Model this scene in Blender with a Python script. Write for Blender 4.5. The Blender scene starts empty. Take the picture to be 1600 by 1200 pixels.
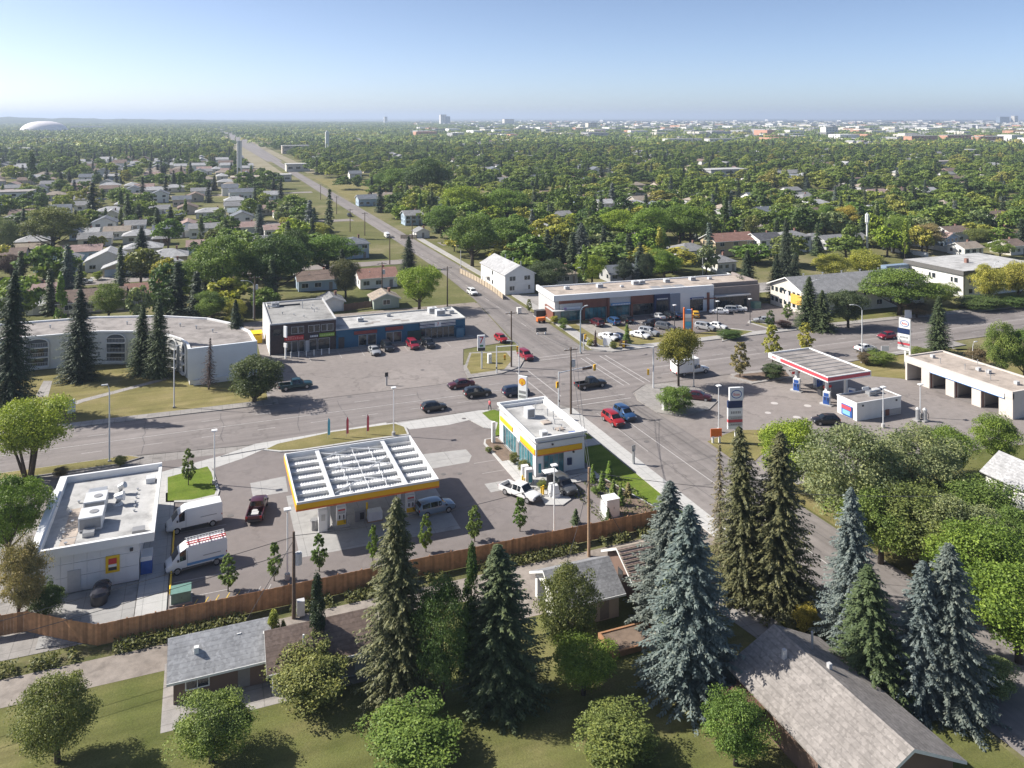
# Aerial view over a suburban crossroads with two filling stations.
# World frame in metres: +X runs along the avenue (to the right), +Y along the side street (away), camera above the origin.
import bpy, math, random
from math import radians, sin, cos, pi, atan2, hypot, sqrt
from mathutils import Vector, Matrix
import numpy as np

S = bpy.context.scene
COL = S.collection

# ---------------------------------------------------------------- camera
HEAD = math.atan2(485, 1250)              # heading, clockwise from +Y
cam_d = bpy.data.cameras.new('camera')
cam_d.sensor_width = 36.0
cam_d.lens = 1250 / 1600 * 36
cam_d.shift_y = -(600 - 183) / 1600       # level camera with a falling lens: verticals stay parallel
cam_d.clip_start = 1.0
cam_d.clip_end = 120000
cam = bpy.data.objects.new('camera', cam_d)
COL.objects.link(cam)
cam.location = (0, 0, 48)
cam.rotation_euler = (pi / 2, 0, -HEAD)
S.camera = cam

# ---------------------------------------------------------------- sky, sun, exposure
SUN_EL = radians(38)
SUN_DIR = Vector((-0.856, 0.517, 0)).normalized() * cos(SUN_EL) + Vector((0, 0, sin(SUN_EL)))
W = bpy.data.worlds.new('World')
S.world = W
W.use_nodes = True
wn = W.node_tree
bg = wn.nodes['Background']
sky = wn.nodes.new('ShaderNodeTexSky')
sky.sky_type = 'NISHITA'
sky.sun_disc = False
sky.sun_elevation = SUN_EL
sky.sun_rotation = math.atan2(SUN_DIR.x, SUN_DIR.y)
sky.altitude = 1600
sky.air_density = 0.55
sky.dust_density = 3.0
sky.ozone_density = 0.3
wn.links.new(sky.outputs[0], bg.inputs[0])
bg.inputs[1].default_value = 0.095
sun_d = bpy.data.lights.new('sun', 'SUN')
sun_d.energy = 4.4
sun_d.angle = radians(0.53)
sun_d.color = (1.0, 0.95, 0.87)
sun = bpy.data.objects.new('sun', sun_d)
COL.objects.link(sun)
sun.rotation_euler = SUN_DIR.to_track_quat('Z', 'Y').to_euler()
S.view_settings.view_transform = 'Standard'
S.view_settings.look = 'None'
S.view_settings.gamma = 1
S.view_settings.use_curve_mapping = False
S.view_settings.exposure = 0.94
S.render.engine = 'CYCLES'
S.cycles.max_bounces = 4
S.cycles.diffuse_bounces = 2
S.cycles.glossy_bounces = 2
S.cycles.transmission_bounces = 3
S.cycles.transparent_max_bounces = 8
S.cycles.volume_bounces = 0
S.cycles.use_denoising = True
S.cycles.sample_clamp_indirect = 6

# ---------------------------------------------------------------- materials
MATS = {}
def _nt(name):
    m = bpy.data.materials.new(name)
    m.use_nodes = True
    nt = m.node_tree
    return m, nt, nt.nodes['Principled BSDF']
def _n(nt, t, **kw):
    n = nt.nodes.new(t)
    for k, v in kw.items():
        setattr(n, k, v)
    return n
def _noise(nt, vec, scale, detail=3, rough=0.55):
    n = _n(nt, 'ShaderNodeTexNoise')
    n.inputs['Scale'].default_value = scale
    n.inputs['Detail'].default_value = detail
    n.inputs['Roughness'].default_value = rough
    nt.links.new(vec, n.inputs['Vector'])
    return n.outputs['Fac']
def _ramp(nt, fac, stops):
    r = _n(nt, 'ShaderNodeValToRGB')
    el = r.color_ramp.elements
    while len(el) < len(stops):
        el.new(0.5)
    for e, (p, c) in zip(el, stops):
        e.position = p
        e.color = (c[0], c[1], c[2], 1) if hasattr(c, '__len__') else (c, c, c, 1)
    nt.links.new(fac, r.inputs[0])
    return r.outputs[0]
def _mul(nt, a, b, fac=1.0):
    m = _n(nt, 'ShaderNodeMix', data_type='RGBA', blend_type='MULTIPLY')
    m.inputs[0].default_value = fac
    nt.links.new(a, m.inputs[6]); nt.links.new(b, m.inputs[7])
    return m.outputs[2]
def _mixc(nt, f, a, b):
    m = _n(nt, 'ShaderNodeMix', data_type='RGBA')
    nt.links.new(f, m.inputs[0])
    for s, v in ((6, a), (7, b)):
        if hasattr(v, '__len__'):
            m.inputs[s].default_value = (v[0], v[1], v[2], 1)
        else:
            nt.links.new(v, m.inputs[s])
    return m.outputs[2]
def _bump(nt, bsdf, fac, strength, dist):
    b = _n(nt, 'ShaderNodeBump')
    b.inputs['Strength'].default_value = strength
    b.inputs['Distance'].default_value = dist
    nt.links.new(fac, b.inputs['Height'])
    nt.links.new(b.outputs[0], bsdf.inputs['Normal'])
def plain(name, c, rough=0.6, var=0.12, scale=3.0, metal=0.0, spec=0.5, coat=0.0, emit=0, space='obj'):
    """painted / metal / plastic: a base colour with a little uneven wear"""
    if name in MATS: return MATS[name]
    m, nt, b = _nt(name)
    if space == 'obj':
        v = _n(nt, 'ShaderNodeTexCoord').outputs['Object']
    else:
        v = _n(nt, 'ShaderNodeNewGeometry').outputs['Position']
    f = _noise(nt, v, scale, 4)
    g = _ramp(nt, f, [(0.25, tuple(x * (1 - var) for x in c)), (0.75, tuple(min(1, x * (1 + var * 0.6)) for x in c))])
    nt.links.new(g, b.inputs['Base Color'])
    b.inputs['Roughness'].default_value = rough
    b.inputs['Metallic'].default_value = metal
    b.inputs['Specular IOR Level'].default_value = spec
    b.inputs['Coat Weight'].default_value = coat
    MATS[name] = m
    return m
def paving(name, dark, light, streak=None, crack=0.0, stain=0.25, rough=0.9, joints=None, patch=0.1):
    """asphalt or concrete: several sizes of mottling, wheel-path bands along X or Y, fine cracks or sawn joints"""
    m, nt, b = _nt(name)
    pos = _n(nt, 'ShaderNodeNewGeometry').outputs['Position']
    big = _noise(nt, pos, 0.07, 4, 0.6)
    col = _ramp(nt, big, [(0.3, dark), (0.7, light)])
    mid = _noise(nt, pos, 0.9, 5, 0.65)
    col = _mul(nt, col, _ramp(nt, mid, [(0.3, 1 - stain), (0.6, 1.0), (0.8, 1.06)]))
    fine = _noise(nt, pos, 14, 3, 0.7)
    col = _mul(nt, col, _ramp(nt, fine, [(0.25, 0.86), (0.75, 1.1)]))
    sp = _noise(nt, pos, 0.42, 2, 0.5)
    col = _mul(nt, col, _ramp(nt, sp, [(0.64, 1.0), (0.72, 1 - stain * 1.1)]))
    sep = _n(nt, 'ShaderNodeSeparateXYZ'); nt.links.new(pos, sep.inputs[0])
    if patch:
        vo = _n(nt, 'ShaderNodeTexVoronoi', distance='CHEBYCHEV'); vo.inputs['Scale'].default_value = 0.055
        nt.links.new(pos, vo.inputs['Vector'])
        bw = _n(nt, 'ShaderNodeRGBToBW'); nt.links.new(vo.outputs['Color'], bw.inputs[0])
        col = _mul(nt, col, _ramp(nt, bw.outputs[0], [(0.3, 1 - patch), (0.7, 1 + patch * 0.5)]))
    if streak:
        mp = _n(nt, 'ShaderNodeMapping')
        sc = (0.004, 0.62, 0) if streak == 'X' else (0.62, 0.004, 0)
        mp.inputs['Scale'].default_value = sc
        nt.links.new(pos, mp.inputs['Vector'])
        st = _noise(nt, mp.outputs[0], 1.0, 3, 0.6)
        col = _mul(nt, col, _ramp(nt, st, [(0.36, 0.80), (0.5, 0.98), (0.64, 1.1)]))
    if crack:
        w = _n(nt, 'ShaderNodeMix', data_type='VECTOR'); w.inputs[0].default_value = 0.35
        nz = _n(nt, 'ShaderNodeTexNoise'); nz.inputs['Scale'].default_value = 0.5
        nt.links.new(pos, nz.inputs['Vector'])
        ad = _n(nt, 'ShaderNodeVectorMath', operation='MULTIPLY_ADD')
        ad.inputs[1].default_value = (5, 5, 0)
        nt.links.new(nz.outputs['Color'], ad.inputs[0]); nt.links.new(pos, ad.inputs[2])
        vo = _n(nt, 'ShaderNodeTexVoronoi', feature='DISTANCE_TO_EDGE')
        vo.inputs['Scale'].default_value = 0.09
        nt.links.new(ad.outputs[0], vo.inputs['Vector'])
        cr = _ramp(nt, vo.outputs['Distance'], [(0.0, 1 - crack), (0.012, 1 - crack), (0.022, 1.0)])
        msk = _noise(nt, pos, 0.06, 2)
        mk = _ramp(nt, msk, [(0.45, 0.0), (0.55, 1.0)])
        mm = _n(nt, 'ShaderNodeMix', data_type='RGBA', blend_type='MULTIPLY')
        nt.links.new(mk, mm.inputs[0]); nt.links.new(col, mm.inputs[6]); nt.links.new(cr, mm.inputs[7])
        col = mm.outputs[2]
    if joints:
        for ax, d in zip((0, 1), joints):
            if not d: continue
            mo = _n(nt, 'ShaderNodeMath', operation='PINGPONG'); mo.inputs[1].default_value = d / 2
            nt.links.new(sep.outputs[ax], mo.inputs[0])
            jr = _ramp(nt, mo.outputs[0], [(0.0, 0.72), (0.025, 0.72), (0.045, 1.0)])
            col = _mul(nt, col, jr)
    nt.links.new(col, b.inputs['Base Color'])
    b.inputs['Roughness'].default_value = rough
    b.inputs['Specular IOR Level'].default_value = 0.25
    _bump(nt, b, fine, 0.3, 0.02)
    MATS[name] = m
    return m
def lawn(name, cols, scale=0.15):
    m, nt, b = _nt(name)
    pos = _n(nt, 'ShaderNodeNewGeometry').outputs['Position']
    f = _noise(nt, pos, scale, 5, 0.65)
    col = _ramp(nt, f, [(0.3, cols[0]), (0.5, cols[1]), (0.7, cols[2])])
    g = _noise(nt, pos, 6, 4, 0.8)
    col = _mul(nt, col, _ramp(nt, g, [(0.3, 0.7), (0.7, 1.2)]))
    mp = _n(nt, 'ShaderNodeMapping'); mp.inputs['Scale'].default_value = (0.02, 0.7, 0)
    nt.links.new(pos, mp.inputs['Vector'])
    col = _mul(nt, col, _ramp(nt, _noise(nt, mp.outputs[0], 1, 2), [(0.35, 0.85), (0.65, 1.1)]))
    nt.links.new(col, b.inputs['Base Color'])
    b.inputs['Roughness'].default_value = 0.95
    b.inputs['Specular IOR Level'].default_value = 0.1
    _bump(nt, b, g, 0.6, 0.08)
    MATS[name] = m
    return m
def roofing(name, c, kind='shingle'):
    m, nt, b = _nt(name)
    pos = _n(nt, 'ShaderNodeNewGeometry').outputs['Position']
    f = _noise(nt, pos, 0.6, 4)
    col = _ramp(nt, f, [(0.3, tuple(x * 0.82 for x in c)), (0.7, tuple(x * 1.12 for x in c))])
    if kind == 'shingle':
        vo = _n(nt, 'ShaderNodeTexVoronoi', distance='CHEBYCHEV'); vo.inputs['Scale'].default_value = 4.6
        nt.links.new(pos, vo.inputs['Vector'])
        bw = _n(nt, 'ShaderNodeRGBToBW'); nt.links.new(vo.outputs['Color'], bw.inputs[0])
        col = _mul(nt, col, _ramp(nt, bw.outputs[0], [(0.2, 0.82), (0.8, 1.12)]))
        br = _n(nt, 'ShaderNodeSeparateXYZ'); nt.links.new(pos, br.inputs[0])
        mo = _n(nt, 'ShaderNodeMath', operation='PINGPONG'); mo.inputs[1].default_value = 0.11
        nt.links.new(br.outputs[2], mo.inputs[0])
        col = _mul(nt, col, _ramp(nt, mo.outputs[0], [(0.0, 0.78), (0.03, 1.0)]))
        _bump(nt, b, bw.outputs[0], 0.35, 0.03)
    else:
        g = _noise(nt, pos, 0.25, 5, 0.7)
        col = _mul(nt, col, _ramp(nt, g, [(0.36, 0.68), (0.5, 1.0), (0.7, 1.06)]))
        f2 = _noise(nt, pos, 16, 2)
        col = _mul(nt, col, _ramp(nt, f2, [(0.3, 0.88), (0.7, 1.08)]))
    nt.links.new(col, b.inputs['Base Color'])
    b.inputs['Roughness'].default_value = 0.9
    b.inputs['Specular IOR Level'].default_value = 0.2
    MATS[name] = m
    return m
def glass(name, c, rough=0.08):
    m, nt, b = _nt(name)
    pos = _n(nt, 'ShaderNodeNewGeometry').outputs['Position']
    f = _noise(nt, pos, 0.7, 2)
    nt.links.new(_ramp(nt, f, [(0.35, tuple(x * 0.6 for x in c)), (0.65, tuple(x * 1.4 for x in c))]), b.inputs['Base Color'])
    b.inputs['Roughness'].default_value = rough
    b.inputs['Specular IOR Level'].default_value = 0.8
    MATS[name] = m
    return m
def foliage(name, transl=0.3, rnd=0.0):
    """leaf colour = the tree's own colour, varied leaf by leaf; rnd > 0 picks the colour per tree from a range"""
    m, nt, b = _nt(name)
    oi = _n(nt, 'ShaderNodeObjectInfo')
    if rnd:
        c = _ramp(nt, oi.outputs['Random'], [(0.0, (.085, .130, .038)), (.22, (.13, .19, .046)), (.5, (.18, .245, .055)), (.72, (.215, .27, .06)), (.9, (.27, .31, .066)), (1.0, (.32, .29, .09))])
        c0 = nt.nodes[-1]
        c0.color_ramp.interpolation = 'LINEAR'
    else:
        c = oi.outputs['Color']
    at = _n(nt, 'ShaderNodeAttribute', attribute_name='leaf')
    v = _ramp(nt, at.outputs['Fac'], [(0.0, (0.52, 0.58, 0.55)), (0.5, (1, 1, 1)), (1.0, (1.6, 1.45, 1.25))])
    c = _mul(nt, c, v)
    nt.links.new(c, b.inputs['Base Color'])
    b.inputs['Roughness'].default_value = 0.55
    b.inputs['Specular IOR Level'].default_value = 0.25
    tr = _n(nt, 'ShaderNodeBsdfTranslucent')
    br = _n(nt, 'ShaderNodeMix', data_type='RGBA', blend_type='MULTIPLY'); br.inputs[0].default_value = 1
    nt.links.new(c, br.inputs[6]); br.inputs[7].default_value = (1.25, 1.35, 0.7, 1)
    nt.links.new(br.outputs[2], tr.inputs[0])
    mx = _n(nt, 'ShaderNodeMixShader'); mx.inputs[0].default_value = transl
    nt.links.new(b.outputs[0], mx.inputs[1]); nt.links.new(tr.outputs[0], mx.inputs[2])
    nt.links.new(mx.outputs[0], nt.nodes['Material Output'].inputs[0])
    MATS[name] = m
    return m

# ---------------------------------------------------------------- mesh building
class MB:
    def __init__(s):
        s.v = []; s.f = []; s.m = []
    def add(s, vs, fs, m=0):
        o = len(s.v)
        s.v += [tuple(p) for p in vs]
        s.f += [tuple(i + o for i in f) for f in fs]
        s.m += [m] * len(fs)
        return s
    def box(s, x0, x1, y0, y1, z0, z1, m=0):
        return s.add([(x0, y0, z0), (x1, y0, z0), (x1, y1, z0), (x0, y1, z0), (x0, y0, z1), (x1, y0, z1), (x1, y1, z1), (x0, y1, z1)],
                     [(0, 3, 2, 1), (4, 5, 6, 7), (0, 1, 5, 4), (1, 2, 6, 5), (2, 3, 7, 6), (3, 0, 4, 7)], m)
    def quad(s, a, b, c, d, m=0):
        return s.add([a, b, c, d], [(0, 1, 2, 3)], m)
    def sheet(s, pts, z, m=0):
        pts = [(p[0], p[1], z) for p in pts]
        ar = sum(pts[i][0] * pts[(i + 1) % len(pts)][1] - pts[(i + 1) % len(pts)][0] * pts[i][1] for i in range(len(pts)))
        if ar < 0: pts = pts[::-1]
        return s.add(pts, [tuple(range(len(pts)))], m)
    def prism(s, pts, z0, z1, m=0):
        ar = sum(pts[i][0] * pts[(i + 1) % len(pts)][1] - pts[(i + 1) % len(pts)][0] * pts[i][1] for i in range(len(pts)))
        if ar < 0: pts = pts[::-1]
        n = len(pts)
        vs = [(p[0], p[1], z0) for p in pts] + [(p[0], p[1], z1) for p in pts]
        fs = [tuple(range(n))[::-1], tuple(range(n, 2 * n))] + [(i, (i + 1) % n, n + (i + 1) % n, n + i) for i in range(n)]
        return s.add(vs, fs, m)
    def tube(s, pts, rad, n=7, m=0, caps=True):
        pts = [Vector(p) for p in pts]
        if not hasattr(rad, '__len__'): rad = [rad] * len(pts)
        rings = []
        for i, p in enumerate(pts):
            t = (pts[min(i + 1, len(pts) - 1)] - pts[max(i - 1, 0)]).normalized()
            a = Vector((0, 0, 1)) if abs(t.z) < 0.9 else Vector((1, 0, 0))
            u = t.cross(a).normalized(); w = t.cross(u)
            rings.append([p + (u * cos(2 * pi * k / n) + w * sin(2 * pi * k / n)) * rad[i] for k in range(n)])
        vs = [q for r in rings for q in r]
        fs = []
        for i in range(len(pts) - 1):
            for k in range(n):
                a, b = i * n + k, i * n + (k + 1) % n
                fs.append((a, a + n, b + n, b))
        if caps:
            fs.append(tuple(range(n)))
            fs.append(tuple(range((len(pts) - 1) * n, len(pts) * n))[::-1])
        return s.add(vs, fs, m)
    def disc(s, c, r, axis, t, n=14, m=0):
        """short cylinder centred on c with its axis along x or y or z"""
        h = t / 2
        d = {'x': Vector((h, 0, 0)), 'y': Vector((0, h, 0)), 'z': Vector((0, 0, h))}[axis]
        c = Vector(c)
        return s.tube([c - d, c + d], r, n, m)
    def xf(s, M):
        s.v = [tuple(M @ Vector(p)) for p in s.v]; return s
    def mesh(s, name, mats, smooth=False, angle=None):
        me = bpy.data.meshes.new(name)
        me.from_pydata(s.v, [], s.f)
        for m in (mats if isinstance(mats, (list, tuple)) else [mats]):
            me.materials.append(m)
        if any(s.m):
            me.polygons.foreach_set('material_index', s.m)
        if smooth:
            me.shade_smooth()
            if angle: me.set_sharp_from_angle(angle=angle)
        me.update()
        return me

def link(name, data, parent=None, loc=None):
    o = bpy.data.objects.new(name, data)
    COL.objects.link(o)
    if parent: o.parent = parent
    if loc: o.location = loc
    return o
def part(name, mb, mat, parent=None, smooth=False, angle=None, loc=None):
    if not isinstance(mb, MB): return link(name, mb, parent or mat, loc)      # ready mesh data, then its parent
    return link(name, mb.mesh(name, mat, smooth, angle), parent, loc)
def tag(o, label, cat, group=None, kind=None):
    if label: o['label'] = label
    if cat: o['category'] = cat
    if group: o['group'] = group
    if kind: o['kind'] = kind
    return o
def thing(name, label, cat, loc=(0, 0, 0), rz=0.0, group=None):
    o = link(name, None)
    o.empty_display_size = 0.5
    o.location = (loc[0], loc[1], loc[2] if len(loc) > 2 else 0)
    o.rotation_euler = (0, 0, rz)
    return tag(o, label, cat, group)
def struct(name, mb, mat, parent=None):
    o = part(name, mb, mat, parent)
    if not parent: o['kind'] = 'structure'
    return o
KIDS = {}
def dup(root, loc, rz=None, label=None, group=None, scale=None, color=None):
    """copy a thing with its parts and sub-parts"""
    if root.name not in KIDS:
        KIDS[root.name] = [(c, list(c.children)) for c in root.children]
    r = root.copy(); COL.objects.link(r)
    r.location = (loc[0], loc[1], loc[2] if len(loc) > 2 else 0)
    if rz is not None: r.rotation_euler = (0, 0, rz)
    if scale: r.scale = scale
    if label: r['label'] = label
    if group: r['group'] = group
    for c, gs in KIDS[root.name]:
        k = c.copy(); COL.objects.link(k); k.parent = r
        if color: k.color = color
        for g in gs:
            q = g.copy(); COL.objects.link(q); q.parent = k
    return r
_txt = {}
def text_mesh(s, size, mat, depth=0.02):
    """flat lettering as a mesh in the XZ plane facing -Y, centred"""
    key = (s, size, mat.name)
    if key in _txt: return _txt[key]
    cu = bpy.data.curves.new('lettering', 'FONT')
    cu.body = s; cu.size = size; cu.align_x = 'CENTER'; cu.align_y = 'CENTER'; cu.extrude = depth; cu.resolution_u = 2
    o = bpy.data.objects.new('lettering', cu); COL.objects.link(o)
    dg = bpy.context.evaluated_depsgraph_get()
    me = bpy.data.meshes.new_from_object(o.evaluated_get(dg))
    bpy.data.objects.remove(o); bpy.data.curves.remove(cu)
    me.transform(Matrix.Rotation(pi / 2, 4, 'X'))
    me.materials.clear(); me.materials.append(mat)
    _txt[key] = me
    return me
R = random.Random(7)

# ---------------------------------------------------------------- shared materials
asphalt_av = paving('avenue_asphalt', (.205, .183, .174), (.244, .22, .210), streak='X', crack=0.14, patch=0.03, stain=.1)
asphalt_st = paving('street_asphalt', (.208, .188, .178), (.25, .227, .216), streak='Y', crack=0.2, patch=0.05, stain=.14)
asphalt_lot = paving('lot_asphalt', (.188, .165, .157), (.212, .188, .18), crack=0.12, stain=0.12, patch=0.03)
asphalt_old = paving('old_lot_asphalt', (.235, .208, .194), (.285, .255, .238), crack=0.2, stain=0.16, patch=0.06)
concrete = paving('concrete', (.36, .345, .33), (.43, .415, .40), stain=0.14, patch=0.04, joints=(1.5, 1.5))
concrete_new = paving('new_concrete', (.43, .425, .41), (.50, .49, .475), stain=0.1, patch=0.03, joints=(1.8, 1.8))
concrete_pad = paving('concrete_pad', (.33, .325, .315), (.38, .37, .36), stain=0.16, patch=0.04, joints=(3.6, 3.6))
concrete_old = paving('weathered_concrete', (.28, .26, .245), (.37, .35, .33), stain=0.25, patch=0.08, joints=(1.6, 1.6))
alley_gravel = paving('alley_gravel', (.25, .215, .185), (.34, .30, .265), stain=0.35, patch=0)
soil = paving('planting_soil', (.16, .115, .085), (.24, .18, .14), stain=0.4, patch=0)
gravel_bed = paving('gravel_bed', (.28, .26, .235), (.36, .335, .30), stain=0.35, patch=0)
grass_dry = lawn('dry_lawn', [(.155, .145, .055), (.21, .185, .075), (.27, .225, .11)])
grass_green = lawn('green_lawn', [(.10, .15, .02), (.13, .185, .026), (.165, .20, .04)], 0.4)
grass_mid = lawn('yard_grass', [(.09, .11, .03), (.14, .145, .05), (.22, .19, .09)], 0.08)
line_white = plain('road_paint_white', (.42, .40, .385), 0.7, 0.3, 2.5, space='w')
line_yellow = plain('road_paint_yellow', (.60, .42, .07), 0.7, 0.25, 2.5, space='w')
tar = plain('crack_sealant', (.07, .065, .065), 0.6, 0.3, 1.0, space='w')
white_metal = plain('white_metal', (.78, .78, .77), 0.35, 0.06, 0.8)
white_panel = plain('white_panel', (.72, .73, .74), 0.45, 0.06, 0.5)
white_siding = plain('white_siding', (.72, .71, .68), 0.6, 0.08, 0.8)
galv = plain('galvanised_steel', (.46, .47, .48), 0.4, 0.15, 1.5, metal=0.5)
galv_light = plain('pale_steel', (.60, .61, .62), 0.45, 0.1, 1.2)
dark_metal = plain('dark_metal', (.045, .045, .05), 0.45, 0.2)
black_rubber = plain('tyre_rubber', (.022, .022, .023), 0.85, 0.2)
steel_rim = plain('wheel_rim', (.42, .42, .43), 0.35, 0.15, metal=0.6)
wood_pole = plain('weathered_pole_wood', (.12, .085, .062), 0.85, 0.3, 4)
wood_pole_new = plain('pale_pole_wood', (.36, .24, .15), 0.85, 0.2, 4)
yellow_paint = plain('yellow_paint', (.82, .52, .015), 0.45, 0.06)
amber_paint = plain('amber_fascia', (.86, .46, .01), 0.4, 0.04)
red_paint = plain('red_paint', (.62, .035, .035), 0.45, 0.1)
red_band = plain('red_band', (.56, .07, .09), 0.5, 0.1)
orange_paint = plain('orange_paint', (.75, .17, .03), 0.5, 0.1)
blue_paint = plain('blue_paint', (.03, .10, .36), 0.4, 0.12)
navy_paint = plain('navy_paint', (.012, .03, .10), 0.4, 0.12)
teal_paint = plain('teal_paint', (.02, .24, .32), 0.4, 0.12)
green_box = plain('utility_green', (.13, .24, .20), 0.5, 0.15)
grey_paint = plain('grey_paint', (.25, .25, .255), 0.5, 0.1)
light_grey = plain('light_grey_paint', (.5, .5, .5), 0.5, 0.08)
bark = plain('tree_bark', (.085, .066, .05), 0.95, 0.35, 6)
win_dark = glass('dark_window_glass', (.025, .033, .04))
win_blue = glass('blue_window_glass', (.05, .17, .20))
car_glass = glass('car_glass', (.012, .016, .02), 0.05)
lens_clear = plain('headlight_lens', (.75, .76, .77), 0.15, 0.05)
lens_red = plain('tail_lens', (.42, .012, .012), 0.2, 0.05)
flat_roof_light = roofing('pale_roof_membrane', (.44, .435, .425), 'flat')
flat_roof_grey = roofing('grey_roof_membrane', (.30, .295, .285), 'flat')
flat_roof_tan = roofing('tan_roof_gravel', (.42, .36, .31), 'flat')
flat_roof_stained = roofing('stained_roof_gravel', (.30, .275, .26), 'flat')
leaf_mat = foliage('leaves', 0.22)
leaf_far = foliage('far_leaves', 0.22, 1.0)
needle_mat = foliage('needles', 0.12)

# ================================================================ SETTING
# terrain: one sheet to the horizon, finer near the camera
def ground_mat():
    m, nt, b = _nt('town_ground')
    pos = _n(nt, 'ShaderNodeNewGeometry').outputs['Position']
    f = _noise(nt, pos, 0.03, 5, 0.65)
    col = _ramp(nt, f, [(0.3, (.085, .10, .035)), (0.5, (.14, .14, .06)), (0.68, (.23, .20, .12))])
    g = _noise(nt, pos, 1.5, 4, 0.8)
    col = _mul(nt, col, _ramp(nt, g, [(0.3, 0.75), (0.7, 1.2)]))
    # beyond the built town: wooded land with fields and bright industrial yards
    L = _n(nt, 'ShaderNodeVectorMath', operation='LENGTH'); nt.links.new(pos, L.inputs[0])
    mp = _n(nt, 'ShaderNodeMapping'); mp.inputs['Scale'].default_value = (0.001, 0.001, 0)
    nt.links.new(pos, mp.inputs['Vector'])
    ff = _noise(nt, mp.outputs[0], 2.2, 8, 0.72)
    far = _ramp(nt, ff, [(0.38, (.05, .065, .04)), (0.5, (.075, .085, .055)), (0.56, (.16, .15, .12)), (0.62, (.09, .10, .07)), (0.70, (.34, .33, .31))])
    k = _ramp(nt, _map(nt, L.outputs['Value'], 3000, 6000), [(0, 0.0), (1, 1.0)])
    col = _mixc(nt, k, col, far)
    nt.links.new(col, b.inputs['Base Color'])
    b.inputs['Roughness'].default_value = 1.0
    b.inputs['Specular IOR Level'].default_value = 0.05
    return m
def _map(nt, val, a, b):
    n = _n(nt, 'ShaderNodeMapRange'); n.inputs[1].default_value = a; n.inputs[2].default_value = b
    nt.links.new(val, n.inputs[0]); return n.outputs[0]
def grid_sheet(xs, ys, zf):
    mb = MB()
    vs = [(x, y, zf(x, y)) for y in ys for x in xs]
    n = len(xs)
    return mb.add(vs, [(j * n + i, j * n + i + 1, (j + 1) * n + i + 1, (j + 1) * n + i) for j in range(len(ys) - 1) for i in range(n - 1)])
_ax = [-60000, -20000, -7000, -3000, -1200, -600, -300, -150, -50, 0, 50, 100, 150, 200, 300, 450, 700, 1200, 2200, 4000, 9000, 25000, 60000]
struct('ground', grid_sheet(_ax, _ax, lambda x, y: -0.08), ground_mat())
# low wooded valley side on the left of the horizon
def _ridge():
    mb = MB(); rows = []
    n = 60
    for j in range(9):
        t = j / 8
        row = []
        for i in range(n + 1):
            a = radians(-24 + 34 * i / n)             # compass angle from the street direction
            d = 5200 + 3800 * t
            u = i / n
            h = 96 * (1 - u) ** 1.1 * (0.85 + 0.15 * sin(i * 1.7) * sin(i * 0.63)) * sin(min(1, t * 1.25) * pi / 2) - 2
            row.append((d * sin(a) , d * cos(a), h))
        rows.append(row)
    vs = [p for r in rows for p in r]
    mb.add(vs, [(j * (n + 1) + i, (j + 1) * (n + 1) + i, (j + 1) * (n + 1) + i + 1, j * (n + 1) + i + 1)[::-1] for j in range(8) for i in range(n)])
    return mb
_hm, _hn, _hb = _nt('valley_woodland')
_hp = _n(_hn, 'ShaderNodeNewGeometry').outputs['Position']
_hn.links.new(_ramp(_hn, _noise(_hn, _hp, 0.006, 8, 0.75), [(0.35, (.035, .05, .025)), (0.6, (.07, .085, .04)), (0.72, (.13, .13, .08))]), _hb.inputs['Base Color'])
_hb.inputs['Roughness'].default_value = 1; _hb.inputs['Specular IOR Level'].default_value = 0
struct('hills', _ridge(), _hm)

# yards and lots (flush sheets a few millimetres apart)
def flat(name, pts, z, mat, parent=None):
    return struct(name, MB().sheet(pts, z), mat, parent)
def raised(name, pts, mat, h=0.12, parent=None):
    return struct(name, MB().prism(pts, -0.07, h), mat, parent)
def rect(x0, x1, y0, y1):
    return [(x0, y0), (x1, y0), (x1, y1), (x0, y1)]

avenue = flat('avenue', [(-420, 125.8), (-12, 125.5), (7.4, 123.0), (27, 124.2), (42.6, 124.2), (55, 123.2), (56.6, 120), (68.8, 119), (70, 122.4), (74, 125.2), (122, 123.4), (150, 125.8), (700, 127),
                       (700, 139), (194, 141.6), (150, 144.2), (110, 144.6), (78, 144.8), (74, 147.5), (60.8, 147.5), (57, 142), (52, 139.6), (39.5, 138.4), (-15, 139.6), (-420, 140)], 0.0, asphalt_av)
street_n = flat('street', [(60.8, 147.5), (74, 147.5), (75.5, 174), (77.0, 219), (77.8, 250), (78.2, 420), (78.2, 900), (70.2, 900), (70.2, 300), (69.2, 239), (67, 200), (62.5, 161)], 0.0, asphalt_st)
struct('street', MB().sheet([(66, 900), (82, 900), (88, 1500), (90, 3600), (58, 3600), (60, 1500)], 0.0), asphalt_st)
street_s = flat('street', [(56.6, 120), (57, 92), (57.5, 55), (57.5, -40), (69, -40), (69, 60), (69, 105), (68.8, 119)], 0.0, asphalt_st)
for n, x0, x1, y0, y1 in (('verge', 46, 65, 700, 3400), ('verge', 84, 95, 700, 3400)):
    flat(n, rect(x0, x1, y0, y1), -0.03, lawn('dry_verge', [(.22, .20, .13), (.27, .24, .165), (.32, .285, .21)], 0.02) if 'dry_verge' not in MATS else MATS['dry_verge'])

flat('road_base', rect(-60, 146, 82.2, 148), -0.05, concrete_old)
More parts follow.
